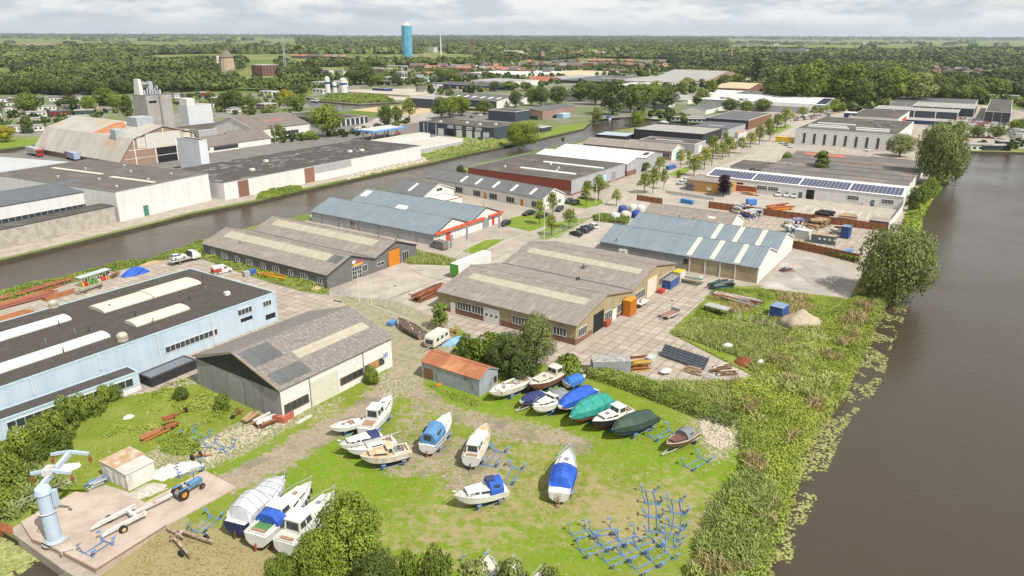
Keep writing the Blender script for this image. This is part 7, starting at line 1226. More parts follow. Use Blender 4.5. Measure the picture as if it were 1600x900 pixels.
# ================================================================ vehicles
carp = {k: plain('car_'+k, c, rough=.22, spec=.6) for k, c in dict(black=(.015,.016,.02), white=(.62,.62,.60), grey=(.16,.165,.17), blue=(.03,.07,.18), silver=(.40,.41,.42), red=(.40,.03,.02), navy=(.02,.03,.06), orange=(.5,.15,.02)).items()}
hub = plain('hubcap', (.35,.35,.36), rough=.4, metal=.5); lampg = plain('headlamp_glass', (.55,.56,.55), rough=.2); lampr = plain('tail_lamp', (.35,.02,.01), rough=.3)
def wheelmesh(r=.32, w=.2):
 q = MB(); q.tube((0, -w/2, 0), (0, w/2, 0), r, n=14, m=0); q.tube((0, -w/2-.012, 0), (0, w/2+.012, 0), r*.58, n=10, m=1); return q.mesh('wheel', [tyre, hub])
WH = wheelmesh()
def car_proto(kind):
 t = thing('parked_car', 'x', 'car'); Lc, Wc = {'hatch': (4.1, 1.75), 'estate': (4.6, 1.8), 'van': (5.6, 2.0), 'pickup': (5.0, 1.8)}[kind]; b = Wc/2
 side = {'hatch': [(0, .45), (.05, .85), (.75, .98), (1.0, 1.0), (3.75, 1.02), (4.05, .85), (4.1, .4)], 'estate': [(0, .45), (.05, .82), (.9, .95), (4.4, 1.0), (4.58, .85), (4.6, .4)], 'van': [(0, .5), (.05, .95), (.9, 1.15), (1.5, 2.0), (2.0, 2.3), (5.5, 2.35), (5.6, .5)], 'pickup': [(0, .45), (.05, .85), (1.0, .98), (5.0, 1.0), (5.0, .5)]}[kind]
 q = MB(); prof = [(x, .22) for x in (Lc-.15, .15)]+[(x, z) for x, z in side]; n = len(prof); vs = []
 for y, k_ in ((-b, 1), (-b*.94, 0), (b*.94, 0), (b, 1)):
  for x, z in prof: xx = x if k_ == 0 else .04+x*(Lc-.08)/Lc; zz = z if k_ == 0 else (min(z, z*.965)); vs.append((Lc-xx, y, zz))
 fs = [(r*n+i, r*n+(i+1) % n, (r+1)*n+(i+1) % n, (r+1)*n+i) for r in range(3) for i in range(n)]+[tuple(range(n)), tuple(range(4*n-1, 3*n-1, -1))]; q.add(vs, fs)
 if kind in ('hatch', 'estate', 'pickup'):
  x0, x1 = {'hatch': (.1, 3.0), 'estate': (.1, 3.4), 'pickup': (2.3, 4.0)}[kind]; z0 = 1.0; q.frustum((x0+.55, x1-.95, -b*.78, b*.78), (x0+.6, x1-1.0, -b*.77, b*.77), 1.43, 1.47)
  for (xa, xb) in ((x0+.05, x0+.45), (x1-.05, x1-.85), ):
   for y in (-1, 1): q.bar((xa, y*b*.9, z0), (xb, y*b*.77, 1.44), .07, .07)
  xm = (x0+x1)/2-.1
  for y in (-1, 1): q.bar((xm, y*b*.92, z0), (xm, y*b*.79, 1.44), .09, .06)
 q.build('body', carp['black'], t); g = MB()
 if kind != 'van': g.frustum((x0, x1, -b*.88, b*.88), (x0+.5, x1-.9, -b*.75, b*.75), .98, 1.44)
 else: g.frustum((Lc-1.55, Lc-.93, -b*.85, b*.85), (Lc-1.75, Lc-1.42, -b*.8, b*.8), 1.2, 1.98); g.box(Lc-2.4, Lc-1.6, -b-.012, b+.012, 1.3, 1.9)
 g.build('window', glass, t)
 for x in (.8 if kind != 'van' else 1.1, Lc-.85):
  for y in (-b+.08, b-.08): o = link('wheel', WH, t); o.location = (x, y, .32)
 for y in (-b*.7, b*.7):
  g = MB(); g.box(Lc-.06, Lc+.01, y-.15, y+.15, .62, .78); g.build('headlamp', lampg, t); g = MB(); g.box(-.01, .06, y-.12, y+.12, .7, .9); g.build('tail_lamp', lampr, t)
 if kind == 'pickup': pass
 return t
PC = {}
def car(c, d, kind, col, label, group=None, name=None, scale=1.0, cat='car', z=.04):
 A, B = P(*c), P(*d); th = ang(A, B); Lc = {'hatch': 4.1, 'estate': 4.6, 'van': 5.6, 'pickup': 5.0}[kind]*scale; x, y = A[0]-math.cos(th)*Lc/2, A[1]-math.sin(th)*Lc/2
 if kind not in PC: PC[kind] = car_proto(kind); t = PC[kind]; t.location = (x, y, z); t.rotation_euler = (0, 0, th); t.scale = (scale,)*3; t['label'] = label;
 else: t = clone(PC[kind], (x, y, z), th, scale, label)
 if group: t['group'] = group
 t['category'] = cat
 for ch in t.children:
  if ch.name.startswith('body'): setm(ch, carp[col])
 if name: t.name = name
 return t
for c, d, k, col, lb in (((900,368),(893,366),'hatch','black','front black car in the walled car park'), ((911,363),(904,361),'hatch','navy','second car in the walled car park'), ((917,359),(910,357),'hatch','navy','third dark car in the walled car park'), ((925,356),(918,354),'hatch','white','white car at the end of the walled car park'),
 ((826,336),(818,338),'estate','black','black car beside the lawn of the white offices'), ((846,340),(838,342),'hatch','black','black car half hidden by the small street tree'), ((874,329),(868,333),'estate','black','black car at the gable of the white offices'), ((889,317),(884,319.5),'hatch','black','left one of two black cars on the triangular verge'), ((899,319),(894,321.5),'hatch','black','right one of two black cars on the triangular verge'), ((911,309),(906,312),'hatch','grey','grey car behind the triangular verge'), ((789,352),(782,355),'estate','black','black car beside the flag of the shop hall'),
 ((1216,306),(1214,308),'estate','white','left one of three white cars before the solar hall'), ((1229,307),(1227,309.5),'estate','white','middle one of three white cars before the solar hall'), ((1241,308),(1238,311),'pickup','white','right one of three white cars before the solar hall'), ((1064,288),(1058,289),'hatch','silver','silver car by the gate of the ochre hut'), ((1070,284),(1064,285),'hatch','white','white car behind the silver one at the ochre hut'), ((1078,287),(1072,289),'hatch','grey','grey car beside the ochre hut'),
 ((1289,226),(1287,228),'hatch','silver','leftmost car along the white factory'), ((1305,226),(1303,228),'hatch','white','second car along the white factory'), ((1332,229),(1330,231),'estate','black','black car along the white factory'), ((1356,236),(1352,237),'hatch','white','white car below the white factory'), ((1374,233),(1371,235),'hatch','silver','last car along the white factory'), ((1246,221),(1242,220),'hatch','grey','grey car beside the yellow container'),
 ((750,218),(746,216),'hatch','black','black car before the open unit door'), ((737,220),(733,218),'hatch','white','white car before the dark units'), ((760,218.5),(754,218),'hatch','silver','silver car before the right hand units'), ((621,211),(615,212),'hatch','red','small red car near the petrol station'), ((1150,226),(1153,224),'hatch','silver','silver car beside the orange truck'), ((1143,232),(1146,230),'estate','white','white car in the avenue yard'), ((750,181),(744,182),'hatch','white','white car behind the dark units'), ((737,184),(731,183),'hatch','grey','grey car on the canal road'), ((775,208),(780,207),'hatch','white','white car at the canal road')):
 car(c, d, k, col, lb, 'parked cars')
r_ = RR(12); n_c = 0
for (x0, y0, x1, y1, n, wh_, rw) in ((1236,189,1292,184,15,'white roofed hall','front'), (1240,186,1300,181,14,'white roofed hall','rear'), (1500,190,1585,196,14,'business units','middle'), (1498,194,1570,200,12,'business units','front'), (1500,186,1540,189,6,'business units','rear'), (1500,212,1560,217,7,'marina lawn','only'), (1240,232,1215,222,3,'yellow container','short'), (1350,196,1400,201,5,'white office block','only')):
 for i in range(n):
  f = (i+r_.uniform(.1,.6))/n; x, y = x0+(x1-x0)*f, y0+(y1-y0)*f; col = r_.choice(['white','silver','grey','black','blue','white','silver','red']); k = r_.choice(['hatch','estate','hatch','van' if r_.random() < .4 else 'estate']); car((x, y), (x+r_.uniform(-1, 1), y+2), k, col, f'{col} '+('van' if k == 'van' else 'car')+f', {ordn(i)} from the left in the {rw} row near the {wh_}', f'{col} '+('vans' if k == 'van' else 'cars')+f' near the {wh_}', cat='van' if k == 'van' else 'car')
car((686,388),(672,384),'van','grey','dark grey van parked before the shop hall corner', name='parked_van', cat='van')
t = car((347,426),(356,424),'van','white','white van with orange red rear box beside the light blue hall', name='parked_van', cat='van', scale=.82); q = MB(); q.box(-.05, 2.4, -1.04, 1.04, .6, 1.7); q.build('livery_panel', mat('orange_red_pattern', (.50,.07,.03), (.05,.04,.06), sc=3), t)
for i in range(4): car((1584+i*1.5,204+i*4),(1574+i*1.5,203+i*4),'van','white',('white camper furthest from the water','second white camper in the row at the right edge','third white camper in the row at the right edge','white camper nearest the marina')[i],'white campers', name='camper_van', cat='camper', scale=1.3)
t = car((290,409),(306,405),'van','white','white flatbed truck carrying a white car by the canal scrub', name='flatbed_truck', cat='truck', scale=1.25)
for ch in list(t.children):
 if ch.name.startswith('body') or ch.name.startswith('window'): bpy.data.objects.remove(ch)
q = MB(); q.box(3.9, 5.7, -1, 1, .5, 1.2); q.frustum((3.9, 5.6, -1, 1), (4.0, 5.0, -.9, .9), 1.2, 2.0); q.build('cab', carp['white'], t); q = MB(); q.frustum((4.1, 5.62, -.92, .92), (4.2, 5.08, -1.0+.08, .92), 1.25, 1.9); q.build('window', glass, t)
q = MB(); q.box(-.6, 3.8, -1.05, 1.05, .75, .9); q.build('load_bed', steel, t); q = MB(); q.box(3.7, 3.85, -1, 1, .9, 2.1); q.build('headboard', trim_d, t)
th = t.rotation_euler.z; cc = clone(PC['hatch'], (t.location.x-.2*math.cos(th), t.location.y-.2*math.sin(th), 1.2), th, .95, 'white car standing on the flatbed truck', mats={'body': carp['white']}); cc['category'] = 'car'
def lorry(c, d, label, colt, colc):
 A, B = P(*c), P(*d); th = ang(A, B); t = thing('lorry', label, 'lorry', (A[0], A[1], 0), th, 'lorries beside the old barn'); q = MB(); q.box(0, 11, -1.25, 1.25, 1.2, 3.9); q.build('trailer_box', colt, t); q = MB(); q.box(11.6, 13.8, -1.2, 1.2, .6, 3.4); q.build('cab', colc, t); q = MB(); q.box(13.75, 13.83, -1.1, 1.1, 1.8, 2.8); q.box(12.6, 13.4, -1.22, 1.22, 1.9, 2.8); q.build('window', glass, t)
 for x in (1.5, 2.8, 4.1, 12.6):
  for y in (-1.05, 1.05): o = link('wheel', WH, t); o.location = (x, y, .5); o.scale = (1.55,)*3
lorry((46,241),(70,247),'lorry with silver box furthest left beside the old barn', plain('silver_box', (.38,.39,.41)), carp['red']); lorry((60,237),(88,246),'lorry with red cab in the middle beside the old barn', plain('silver_box', (.38,.39,.41)), carp['red']); lorry((122,253),(97,244),'lorry with blue striped box nearest the barn', plain('blue_white_box', (.30,.36,.50)), carp['red'])
def lv(name, label, cat, p, q_, z=.03, group=None): A, B = P(*p), P(*q_); return thing(name, label, cat, (A[0], A[1], z), ang(A, B), group), math.dist(A, B)
t, L_ = lv('caravan', 'cream caravan parked behind the rust roofed shed', 'caravan', (671,546), (700,527)); L_ = 5.4; q = MB(); cvm = mat('caravan_cream', (.62,.58,.46), (.56,.52,.42), sc=1, rough=.4)
prof = [(0, .5), (-.1, 1.1), (.25, 2.3), (.7, 2.55), (4.7, 2.55), (5.15, 2.3), (L_, 1.2), (L_-.1, .5)]; q.extr([(a, c) for a, c in prof], 'y', -1.05, 1.05)
q.build('body', cvm, t)
for x in (.9, 2.4, 3.9): q = MB(); q.box(x, x+.8, -1.075, -1.04, 1.35, 1.95); q.build('window', glass, t)
q = MB(); q.add([(-.13, -.85, 1.15), (-.13, .85, 1.15), (.17, .85, 2.0), (.17, -.85, 2.0), (-.05, -.85, 1.12), (-.05, .85, 1.12), (.22, .85, 1.97), (.22, -.85, 1.97)], [(0, 1, 2, 3), (7, 6, 5, 4), (0, 4, 5, 1), (1, 5, 6, 2), (2, 6, 7, 3), (3, 7, 4, 0)]); q.build('window', glass, t); q = MB(); q.box(1.9, 2.2, -.3, .3, 2.55, 2.7); q.build('roof_hatch', trim_w, t)
for y in (-1, 1): o = link('wheel', WH, t); o.location = (2.5, y*.95, .32)
q = MB(); q.bar((0, 0, .45), (-1.3, 0, .45), .1, .1); q.build('drawbar', steel, t)
trb = mat('tractor_blue', (.10,.22,.36), (.07,.16,.28), sc=2, rough=.6); RZ = .35
t, L_ = lv('tractor', 'old blue tractor with orange rear wheels on the concrete ramp', 'tractor', (280,783), (311,765), RZ)
q = MB(); q.box(1.5, 3.3, -.35, .35, .7, 1.3); q.frustum((1.6, 3.3, -.33, .33), (1.7, 3.2, -.22, .22), 1.3, 1.45); q.build('bonnet', trb, t); q = MB(); q.box(.2, 1.6, -.3, .3, .55, .95); q.box(-.3, .3, -.4, .4, .5, .9); q.build('rear_axle_housing', can_g, t); q = MB(); q.box(.45, .85, -.25, .25, 1.0, 1.12); q.box(.38, .47, -.25, .25, 1.1, 1.5); q.build('seat', trim_d, t); q = MB(); q.tube((1.3, 0, 1.2), (1.15, 0, 1.6), .025); q.tube((1.13, 0, 1.6), (1.1, 0, 1.63), .2, n=12); q.build('steering_wheel', trim_d, t); q = MB(); q.tube((2.5, .15, 1.4), (2.5, .15, 2.2), .05); q.build('exhaust', trim_d, t)
q = MB()
for y in (-1, 1): q.box(-.1, 1.0, y*.62-.14, y*.62+.14, 1.28, 1.36); q.box(.9, 1.05, y*.62-.14, y*.62+.14, .9, 1.3)
q.build('mudguard', trb, t); owh = plain('orange_rim', (.55,.22,.03))
for y in (-.72, .72): q = MB(); q.tube((.3, y-.17, .68), (.3, y+.17, .68), .68, n=20, m=0); q.tube((.3, y-.19, .68), (.3, y+.19, .68), .36, n=12, m=1); q.build('rear_wheel', [tyre, owh], t); q = MB(); q.tube((3.0, y*.85-.1, .36), (3.0, y*.85+.1, .36), .36, n=14, m=0); q.tube((3.0, y*.85-.12, .36), (3.0, y*.85+.12, .36), .2, n=10, m=1); q.build('front_wheel', [tyre, rust], t)
wst = mat('white_steel', (.58,.56,.52), (.48,.46,.42), sc=1.2, rough=.6, stain=(.3,.15,.08)); t, L_ = lv('boat_hauler', 'long white steel boat trailer hitched behind the tractor', 'trailer', (271,785), (181,832), .62)
q = MB(); q.bar((0, 0, .55), (5.3, 0, .75), .22, .28); q.bar((5.0, -1.1, .7), (5.0, 1.1, .7), .35, .4); q.build('drawbar', wst, t)
for y in (-1.15, 1.15): q = MB(); q.box(3.9, 8.4, y-.18, y+.18, .55, .95); q.frustum((8.4, 9.2, y-.18, y+.18), (8.4, 8.5, y-.15, y+.15), .55, .9); q.build('side_beam', wst, t); q = MB(); yy = y*1.42; q.tube((6.9, yy-.16, .42), (6.9, yy+.16, .42), .46, n=18, m=0); q.tube((6.9, yy-.18, .42), (6.9, yy+.18, .42), .24, n=12, m=1); q.build('wheel', [tyre, plain('pale_yellow_rim', (.5,.40,.16))], t)
t, L_ = lv('boat_hauler', 'rusty derelict boat trailer in dry weeds below the ramp', 'trailer', (262,832), (320,868), .1); q = MB(); q.bar((0, 0, .5), (3.2, 0, .55), .22, .22); q.bar((2.2, -1, .55), (2.2, 1, .55), .25, .25)
for y in (-1.1, 1.1): q.bar((1.5, y*.4, .55), (6.6, y*1.3, .55), .25, .28)
q.build('frame', mat('rusty_steel', (.20,.10,.06), (.42,.38,.32), sc=1.6, rough=.9), t)
for y in (-1.6, 1.6): q = MB(); q.tube((5.2, y-.14, .4), (5.2, y+.14, .4), .42, n=14); q.build('wheel', tyre, t)
# ================================================================ quay and crane
qz = {'A': (128,545), }
def q4(X, Y): return (X/4, 675+Y/4)
ramp = [(q4(130,560), 1.1), (q4(470,372), .9), (q4(520,380), .5), (q4(660,330), .22), (q4(790,370), .2), (q4(905,440), .2), (q4(1280,240), .2), (q4(1480,345), .2), (q4(1040,585), .35), (q4(600,862), 1.15), (q4(400,760), 1.1), (q4(200,672), 1.1)]
pts = [P(*p, z) for p, z in ramp]; q = MB(); q.prism(pts, [-1.5]*len(pts), [z for p, z in ramp]); tag(q.build('concrete_ramp', concr), kind='structure')
low = [(q4(78,600), .55), (q4(120,575), .55), (q4(250,640), .55), (q4(380,790), .5), (q4(440,740), .5), (q4(600,880), .5), (q4(640,930), .5), (q4(470,905), .5), (q4(380,850), .5), (q4(85,640), .55)]
pts = [P(*p, z) for p, z in low]; q = MB(); q.prism(pts, [-2.0]*len(pts), [z for p, z in low]); tag(q.build('quay_ledge', conc), kind='structure')
pts = [P(*q4(a, c), 0.0) for a, c in ((-80,540),(88,600),(80,640),(60,640),(-80,590))]; q = MB(); q.prism(pts, -2.0, .15); tag(q.build('sheet_piling', rust), 'rust brown sheet pile wall at the left of the quay', 'sheet piling')
q = MB()
for i in range(len(ramp)):
 if i in (9, 10, 8): a, za = P(*ramp[i][0], ramp[i][1]), ramp[i][1]; c, zc_ = P(*ramp[(i+1) % 12][0], ramp[(i+1) % 12][1]), ramp[(i+1) % 12][1]; q.bar((a[0], a[1], za+.03), (c[0], c[1], zc_+.03), .16, .06)
tag(q.build('steel_edge', mat('rusty_edge', (.24,.14,.09), sc=2)), 'rusty steel edging along the ramp top', 'edging')
x, y = P(86,844,1.1); ztop = 8.1; pb = plain('crane_blue', (.42,.55,.66), rough=.5); pb = mat('crane_pale_blue', (.42,.50,.60), (.38,.46,.56), sc=.8, rough=.5, stain=(.33,.40,.45))
t = thing('boat_crane', 'pale blue slewing boat crane with H shaped lifting frame on the quay', 'crane', (x, y, 1.1), 0); q = MB(); q.tube((0, 0, .3), (0, 0, 6.3), .80, .76, n=20); q.tube((0, 0, .02), (0, 0, .35), 1.0, .85, n=20); q.build('column', pb, t, smooth=False); q = MB(); q.tube((0, 0, 0), (0, 0, .06), 1.35, n=24); q.build('footing', conc, t)
zz_ = 7.6+1.1
E = [P(*q4(220,345), zz_-.4), P(*q4(430,130), zz_+.1)]; a0 = ang(*E); q = MB(); e0 = (E[0][0]-x, E[0][1]-y, 6.6); e1 = (E[1][0]-x, E[1][1]-y, 7.6); q.bar(e0, e1, .42, .55); q.tube((0, 0, 6.3), (0, 0, 6.9), .9, .75, n=16); q.build('jib', pb, t)
md = Vector(e0).lerp(Vector(e1), .42); q = MB(); q.box(md.x-.55, md.x+.35, md.y-.6, md.y+.6, 7.2, 8.0); q.build('winch_house', wst, t)
for (s0, s1, mid) in ((q4(195,265), q4(445,260), q4(315,245)), (q4(320,145), q4(557,140), q4(430,130))):
 m0 = P(*mid, zz_); q = MB()
 for s_ in (s0, s1): e = P(*s_, zz_-.35); q.bar((m0[0]-x, m0[1]-y, 7.75), (e[0]-x, e[1]-y, 7.35), .28, .34)
 q.build('spreader_beam', pb, t)
 for s_ in (s0, s1): e = P(*s_, zz_-.35); q = MB(); q.tube((e[0]-x, e[1]-y, 7.2), (e[0]-x, e[1]-y, 6.7), .06); q.box(e[0]-x-.16, e[0]-x+.16, e[1]-y-.14, e[1]-y+.14, 6.35, 6.8); q.tube((e[0]-x, e[1]-y, 6.35), (e[0]-x+.05, e[1]-y, 6.0), .06, .04); q.build('hook_block', rust, t)
q = MB(); q.path([(.95*math.cos(a), .95*math.sin(a), 4.0) for a in np.linspace(0, 6.28, 19)], .05); q.build('ring_pipe', trim_w, t); q = MB(); q.tube((1.0, .1, 4.0), (1.25, .1, 6.4), .04); q.box(.95, 1.35, -.2, .35, 4.6, 6.6); q.build('cable_box', pb, t)
t, L_ = lv('quay_railing', 'thin steel railing behind the crane', 'railing', q4(118,530), q4(490,360), 1.0); q = MB()
for i in range(9): q.tube((L_*i/8, 0, 0), (L_*i/8, 0, 1.0), .03)
for z in (.5, 1.0): q.tube((0, 0, z), (L_, 0, z), .03)
q.build('rails', steel, t)
t, L_ = lv('steps', 'white wooden steps down from the ramp to the ledge', 'steps', q4(405,750), q4(440,810), .5); q = MB()
for i in range(4): q.box(L_*i/4, L_*i/4+.22, -.55, .55, .1+.0*i, .16)
q.box(-.1, L_, -.62, -.52, .05, .2); q.box(-.1, L_, .52, .62, .05, .2); t.rotation_euler = (0, math.radians(-12), t.rotation_euler.z); q.build('treads', wst, t); t.location.z = .75
# ================================================================ site clutter
def bx(name, label, cat, p, q_, w, h, m, z=.03, top=None, ribs=0, group=None, tm=None, dh=0):
 t, L_ = lv(name, label, cat, p, q_, z, group); q = MB(); q.box(0, L_, 0, w, 0, h); q.build('body', m, t)
 if ribs:
  g = MB(); n = int(L_/.3)
  for i in range(n): g.box(L_*(i+.25)/n, L_*(i+.7)/n, -.04, 0, .1, h-.1); g.box(L_*(i+.25)/n, L_*(i+.7)/n, w, w+.04, .1, h-.1)
  g.build('ribs', m, t)
 if top is not None: g = MB(); g.box(-.03, L_+.03, -.03, w+.03, h+.003, h+.08); g.build('lid', top, t)
 return t, L_
cn_o = mat('orange_container', (.50,.17,.015), (.44,.14,.015), sc=1.5, rough=.6); bl_c = mat('blue_container', (.03,.09,.28), (.025,.07,.22), sc=1.2, rough=.6, stain=(.12,.13,.17)); gr_c = mat('grey_container', (.34,.34,.33), (.26,.26,.25), sc=1.2, rough=.7); wood = mat('bare_timber', (.40,.29,.17), (.30,.21,.12), sc=2, rough=.9); wh_c = mat('off_white_container', (.56,.55,.51), sc=1, rough=.6)
bx('orange_container', 'tall orange steel box against the beige workshop', 'container', (984,496), (994,489), 1.7, 3.4, cn_o, ribs=1, top=plain('yellow_orange_lid', (.55,.26,.02)))
bx('red_bin', 'small red brown box beside the dark workshop doorway', 'box', (948,512), (955,507), 1.2, 1.2, mat('red_bin_paint', (.30,.08,.04), sc=2))
bx('blue_skip', 'blue skip of scrap by the workshop corner', 'skip', (1047,453), (1060,444), 1.9, 2.0, bl_c, top=mat('scrap_top', (.30,.28,.26), (.12,.11,.10), sc=3)); bx('white_container', 'white box container beyond the blue skip', 'container', (1062,443), (1070,438), 2.0, 2.5, wh_c, top=yellowp)
bx('red_crate', 'small red crate left of the blue skip', 'crate', (1034,460), (1039,457), 1.2, .9, plain('red_crate', (.45,.05,.03)))
bx('open_container', 'grey ribbed open container beside the hedge', 'container', (926,585), (985,583), 2.4, 2.2, mat('zinc_ribbed', (.33,.35,.35), (.22,.23,.23), sc=2, rough=.6), ribs=1, top=mat('loaded_top', (.36,.35,.33), (.15,.15,.14), sc=2))
bx('blue_container', 'blue steel container in the weeds beside the sand heap', 'container', (1201,495), (1221,500), 3.4, 2.4, bl_c, top=mat('blue_lid', (.10,.20,.36), (.3,.3,.3), sc=1));
bx('steel_tank', 'pale grey plastic tank cube near the scaffolding frames', 'tank', (1017,571), (1025,566), 1.3, 1.2, plain('pale_grey_tank', (.42,.45,.45)))
t, L_ = lv('sand_heap', 'conical heap of pale sand in the weeds', 'sand heap', (1251,510), (1260,510), 0); q = MB(); rg = []
for j in range(7):
 r_ = 3.7*(1-j/6.2); rg.append([(r_*(1+.12*math.sin(3*a+j)+.06*math.sin(7*a))*math.cos(a)*1.2, r_*(1+.1*math.cos(2*a))*math.sin(a), 1.0*(j>0)+2.7*(j/6)**1.1) for a in np.linspace(0, 2*math.pi, 21)[:-1]])
q.loft(rg); q.build('heap', mat('heap_sand', (.40,.33,.25), (.30,.25,.19), sc=1.2, rough=.95, bump=.6), t, smooth=True)
t, L_ = lv('flatbed_trailer', 'flat trailer with brown deck on the concrete apron', 'trailer', (1036,499), (1062,487), .03); q = MB(); q.box(0, 4.6, -1.1, 1.1, .55, .65); q.build('deck', mat('brown_deck_boards', (.26,.15,.11), sc=2), t); q = MB()
for y in (-1.15, 1.05): q.box(0, 4.6, y, y+.1, .5, .8)
q.box(4.5, 4.6, -1.1, 1.1, .55, 1.3); q.bar((0, 0, .5), (-1.2, 0, .45), .1, .1); q.build('frame', steel, t)
for y in (-1.1, 1.1):
 for x in (1.9, 2.7): o = link('wheel', WH, t); o.location = (x, y*.92, .3)
t, L_ = lv('work_table', 'white topped work boat trailer beside the orange box', 'trailer', (995,482), (1014,470), .03); q = MB(); q.box(0, 3.8, -1.1, 1.1, .9, 1.05); q.build('top', wh_c, t);
for i, (x, y) in enumerate(((.3,-.9),(3.4,-.9),(.3,.9),(3.4,.9))): q = MB(); q.box(x-.06, x+.06, y-.06, y+.06, 0, .9); q.build('leg', steel, t)
q = MB(); [q.bar((1+.3*i, -.4+.2*i, 1.06), (1.6+.2*i, .3-.1*i, 1.5), .1, .1) for i in range(5)]; q.build('scrap', rust, t)
t, L_ = lv('scaffold_bundle', 'long bundle of dark blue grey steel frames leaning on the apron', 'steel frames', (1031,557), (1098,580), .05); sc_m = mat('slate_frames', (.09,.11,.13), (.05,.06,.075), sc=3, kind='rib', axis='x', rib=.35, ribc=.3, rough=.6); q = MB(); q.add([(0, 0, .3), (L_, 0, .3), (L_, 1.6, 1.9), (0, 1.6, 1.9), (0, .5, .1), (L_, .5, .1), (L_, 2.0, 1.6), (0, 2.0, 1.6)], [(0, 1, 2, 3), (7, 6, 5, 4), (0, 4, 5, 1), (1, 5, 6, 2), (2, 6, 7, 3), (3, 7, 4, 0)]); q.build('frames', sc_m, t); q = MB()
for i in range(9): q.tube((L_*i/8, -.1, .1), (L_*i/8, 1.7, 2.3), .035)
for k in range(5): q.tube((0, .1+.35*k, .45+.36*k), (L_, .1+.35*k, .45+.36*k), .03)
q.build('tubes', trim_d, t)
def pile(name, label, cat, p, q_, n, L0, r, m, spread=1.2, z=.1, jit=.12, hgt=3, seed=1, sq=True):
 t, L_ = lv(name, label, cat, p, q_, z); r_ = RR(seed); q = MB(); L_ = L0 or L_
 for i in range(n):
  y = r_.uniform(-spread, spread); zz = r_.randrange(hgt)*r*2.2; a = r_.uniform(-jit, jit); x0 = r_.uniform(-.5, .5);
  (q.bar if sq else q.tube)((x0, y, zz), (x0+L_*r_.uniform(.75, 1), y+a*L_, zz+r_.uniform(-.02, .2)), *( (r*2, r*2) if sq else (r,)), m=r_.randrange(len(m)))
 q.build('stack', m, t); return t
rs = [rust, mat('rust_orange', (.36,.15,.05), sc=1), mat('pink_rust', (.34,.13,.09), sc=1)]
pile('steel_beams', 'long stack of rusty steel beams by the canal, rear one', 'steel beams', (-20,478), (116,440), 18, None, .16, rs, 1.0, seed=2, jit=.01); pile('steel_beams', 'second stack of rusty beams overgrown with weeds', 'steel beams', (-30,490), (90,458), 16, None, .14, rs, 1.1, seed=3, jit=.02); pile('steel_beams', 'pink red stack of steel sections by the blue hall', 'steel beams', (-30,515), (58,490), 26, None, .16, rs, 1.9, seed=4, jit=.02); pile('steel_beams', 'short rusty beams beside the pallet trailer', 'steel beams', (70,470), (118,455), 12, None, .1, rs, .9, seed=5, jit=.08)
t, L_ = lv('steel_rack', 'steel storage rack with pale roof and plants on the canal edge', 'rack', (126,449), (172,434), .03); q = MB(); q.box(-.2, L_, -.9, 1.2, 2.2, 2.3); q.build('rack_roof', plain('pale_roof_sheet', (.42,.47,.50)), t); q = MB()
for i in range(6):
 for y in (-.7, 1): q.box(L_*i/5-.06, L_*i/5+.06, y-.06, y+.06, 0, 2.2)
q.build('rack_frame', steel, t); q = MB(); r_ = RR(3); [q.box(x, x+r_.uniform(.3,.8), -.7, .6, .1, r_.uniform(.5,1.4), m=r_.randrange(4)) for x in np.arange(.2, L_-.8, .8)]; q.build('stored_goods', [redp, wh_c, yellowp, greenp], t)
pile('timber_pile', 'heap of weathered timber at the end of the rack', 'timber', (170,436), (184,428), 24, 2.4, .09, [wood, teak, w_tim], 1.4, hgt=7, jit=.3, seed=8); t = pile('pallet_trailer', 'low flat trailer loaded with grey boards beside the rack', 'trailer', (122,460), (162,447), 10, None, .13, [mat('grey_boards', (.28,.24,.19), sc=2)], .7, seed=9, jit=.02)
for x in (1.2, 4.8):
 for y in (-.9, .9): o = link('wheel', WH, t); o.location = (x, y, .2)
def heap(name, label, cat, p, r, h, m, seed=1, z=.03, sx=1.4, rot=.6):
 x, y = P(*p); t = thing(name, label, cat, (x, y, z), rot); q = MB(); rng = np.random.default_rng(seed); rg = []
 for j in range(5): rr_ = r*(1-j/4.6)**.8; rg.append([(rr_*sx*(1+.25*rng.normal()*.4)*math.cos(a), rr_*(1+.25*rng.normal()*.4)*math.sin(a), h*(j/4)**.8+.03*rng.normal()) for a in np.linspace(0, 2*math.pi, 13)[:-1]])
 q.loft(rg); q.build('cover', m, t); return t
heap('tarpaulin', 'blue tarpaulin draped over goods on the canal yard', 'tarpaulin', (211,428), 1.9, 1.6, tarp_b, 2, sx=1.8, rot=.9); heap('timber_pile', 'small pale wood pile by the canal scrub', 'timber', (236,412), 1.2, .6, wood, 3, sx=2.4, rot=.9); heap('tarpaulin', 'light blue tarpaulin behind the caravan', 'tarpaulin', (714,534), 1.6, .9, mat('light_blue_tarp', (.13,.30,.50), (.30,.40,.50), sc=1.5), 4, sx=2.0, rot=.8)
heap('rust_heap', 'dark orange heap of rusty steel mesh in the weeds', 'scrap heap', (1163,567), 1.9, 1.0, mat('rusty_mesh', (.20,.065,.02), (.12,.04,.015), sc=3, rough=.95), 5, sx=1.25, rot=1.0); heap('wood_heap', 'loose brown timber heap before the dark grey hall fence', 'timber', (495,453), 1.3, .8, wood, 6); heap('white_sack', 'white sack lying on the overgrown plot', 'sack', (201,653), .7, .5, wh_c, 7); heap('rubble_heap', 'pale rubble right of the white sheds', 'rubble', (232,768), 1.7, .5, mat('rubble', (.48,.44,.38), (.28,.25,.21), sc=3), 8); heap('white_sheet', 'white bundle behind the crane head', 'bundle', (97,735), 1.3, .6, wh_c, 9, sx=2)
heap('straw_heap', 'small orange heap at the foot of the tin shed', 'heap', (685,602), .5, .3, cn_o, 10)
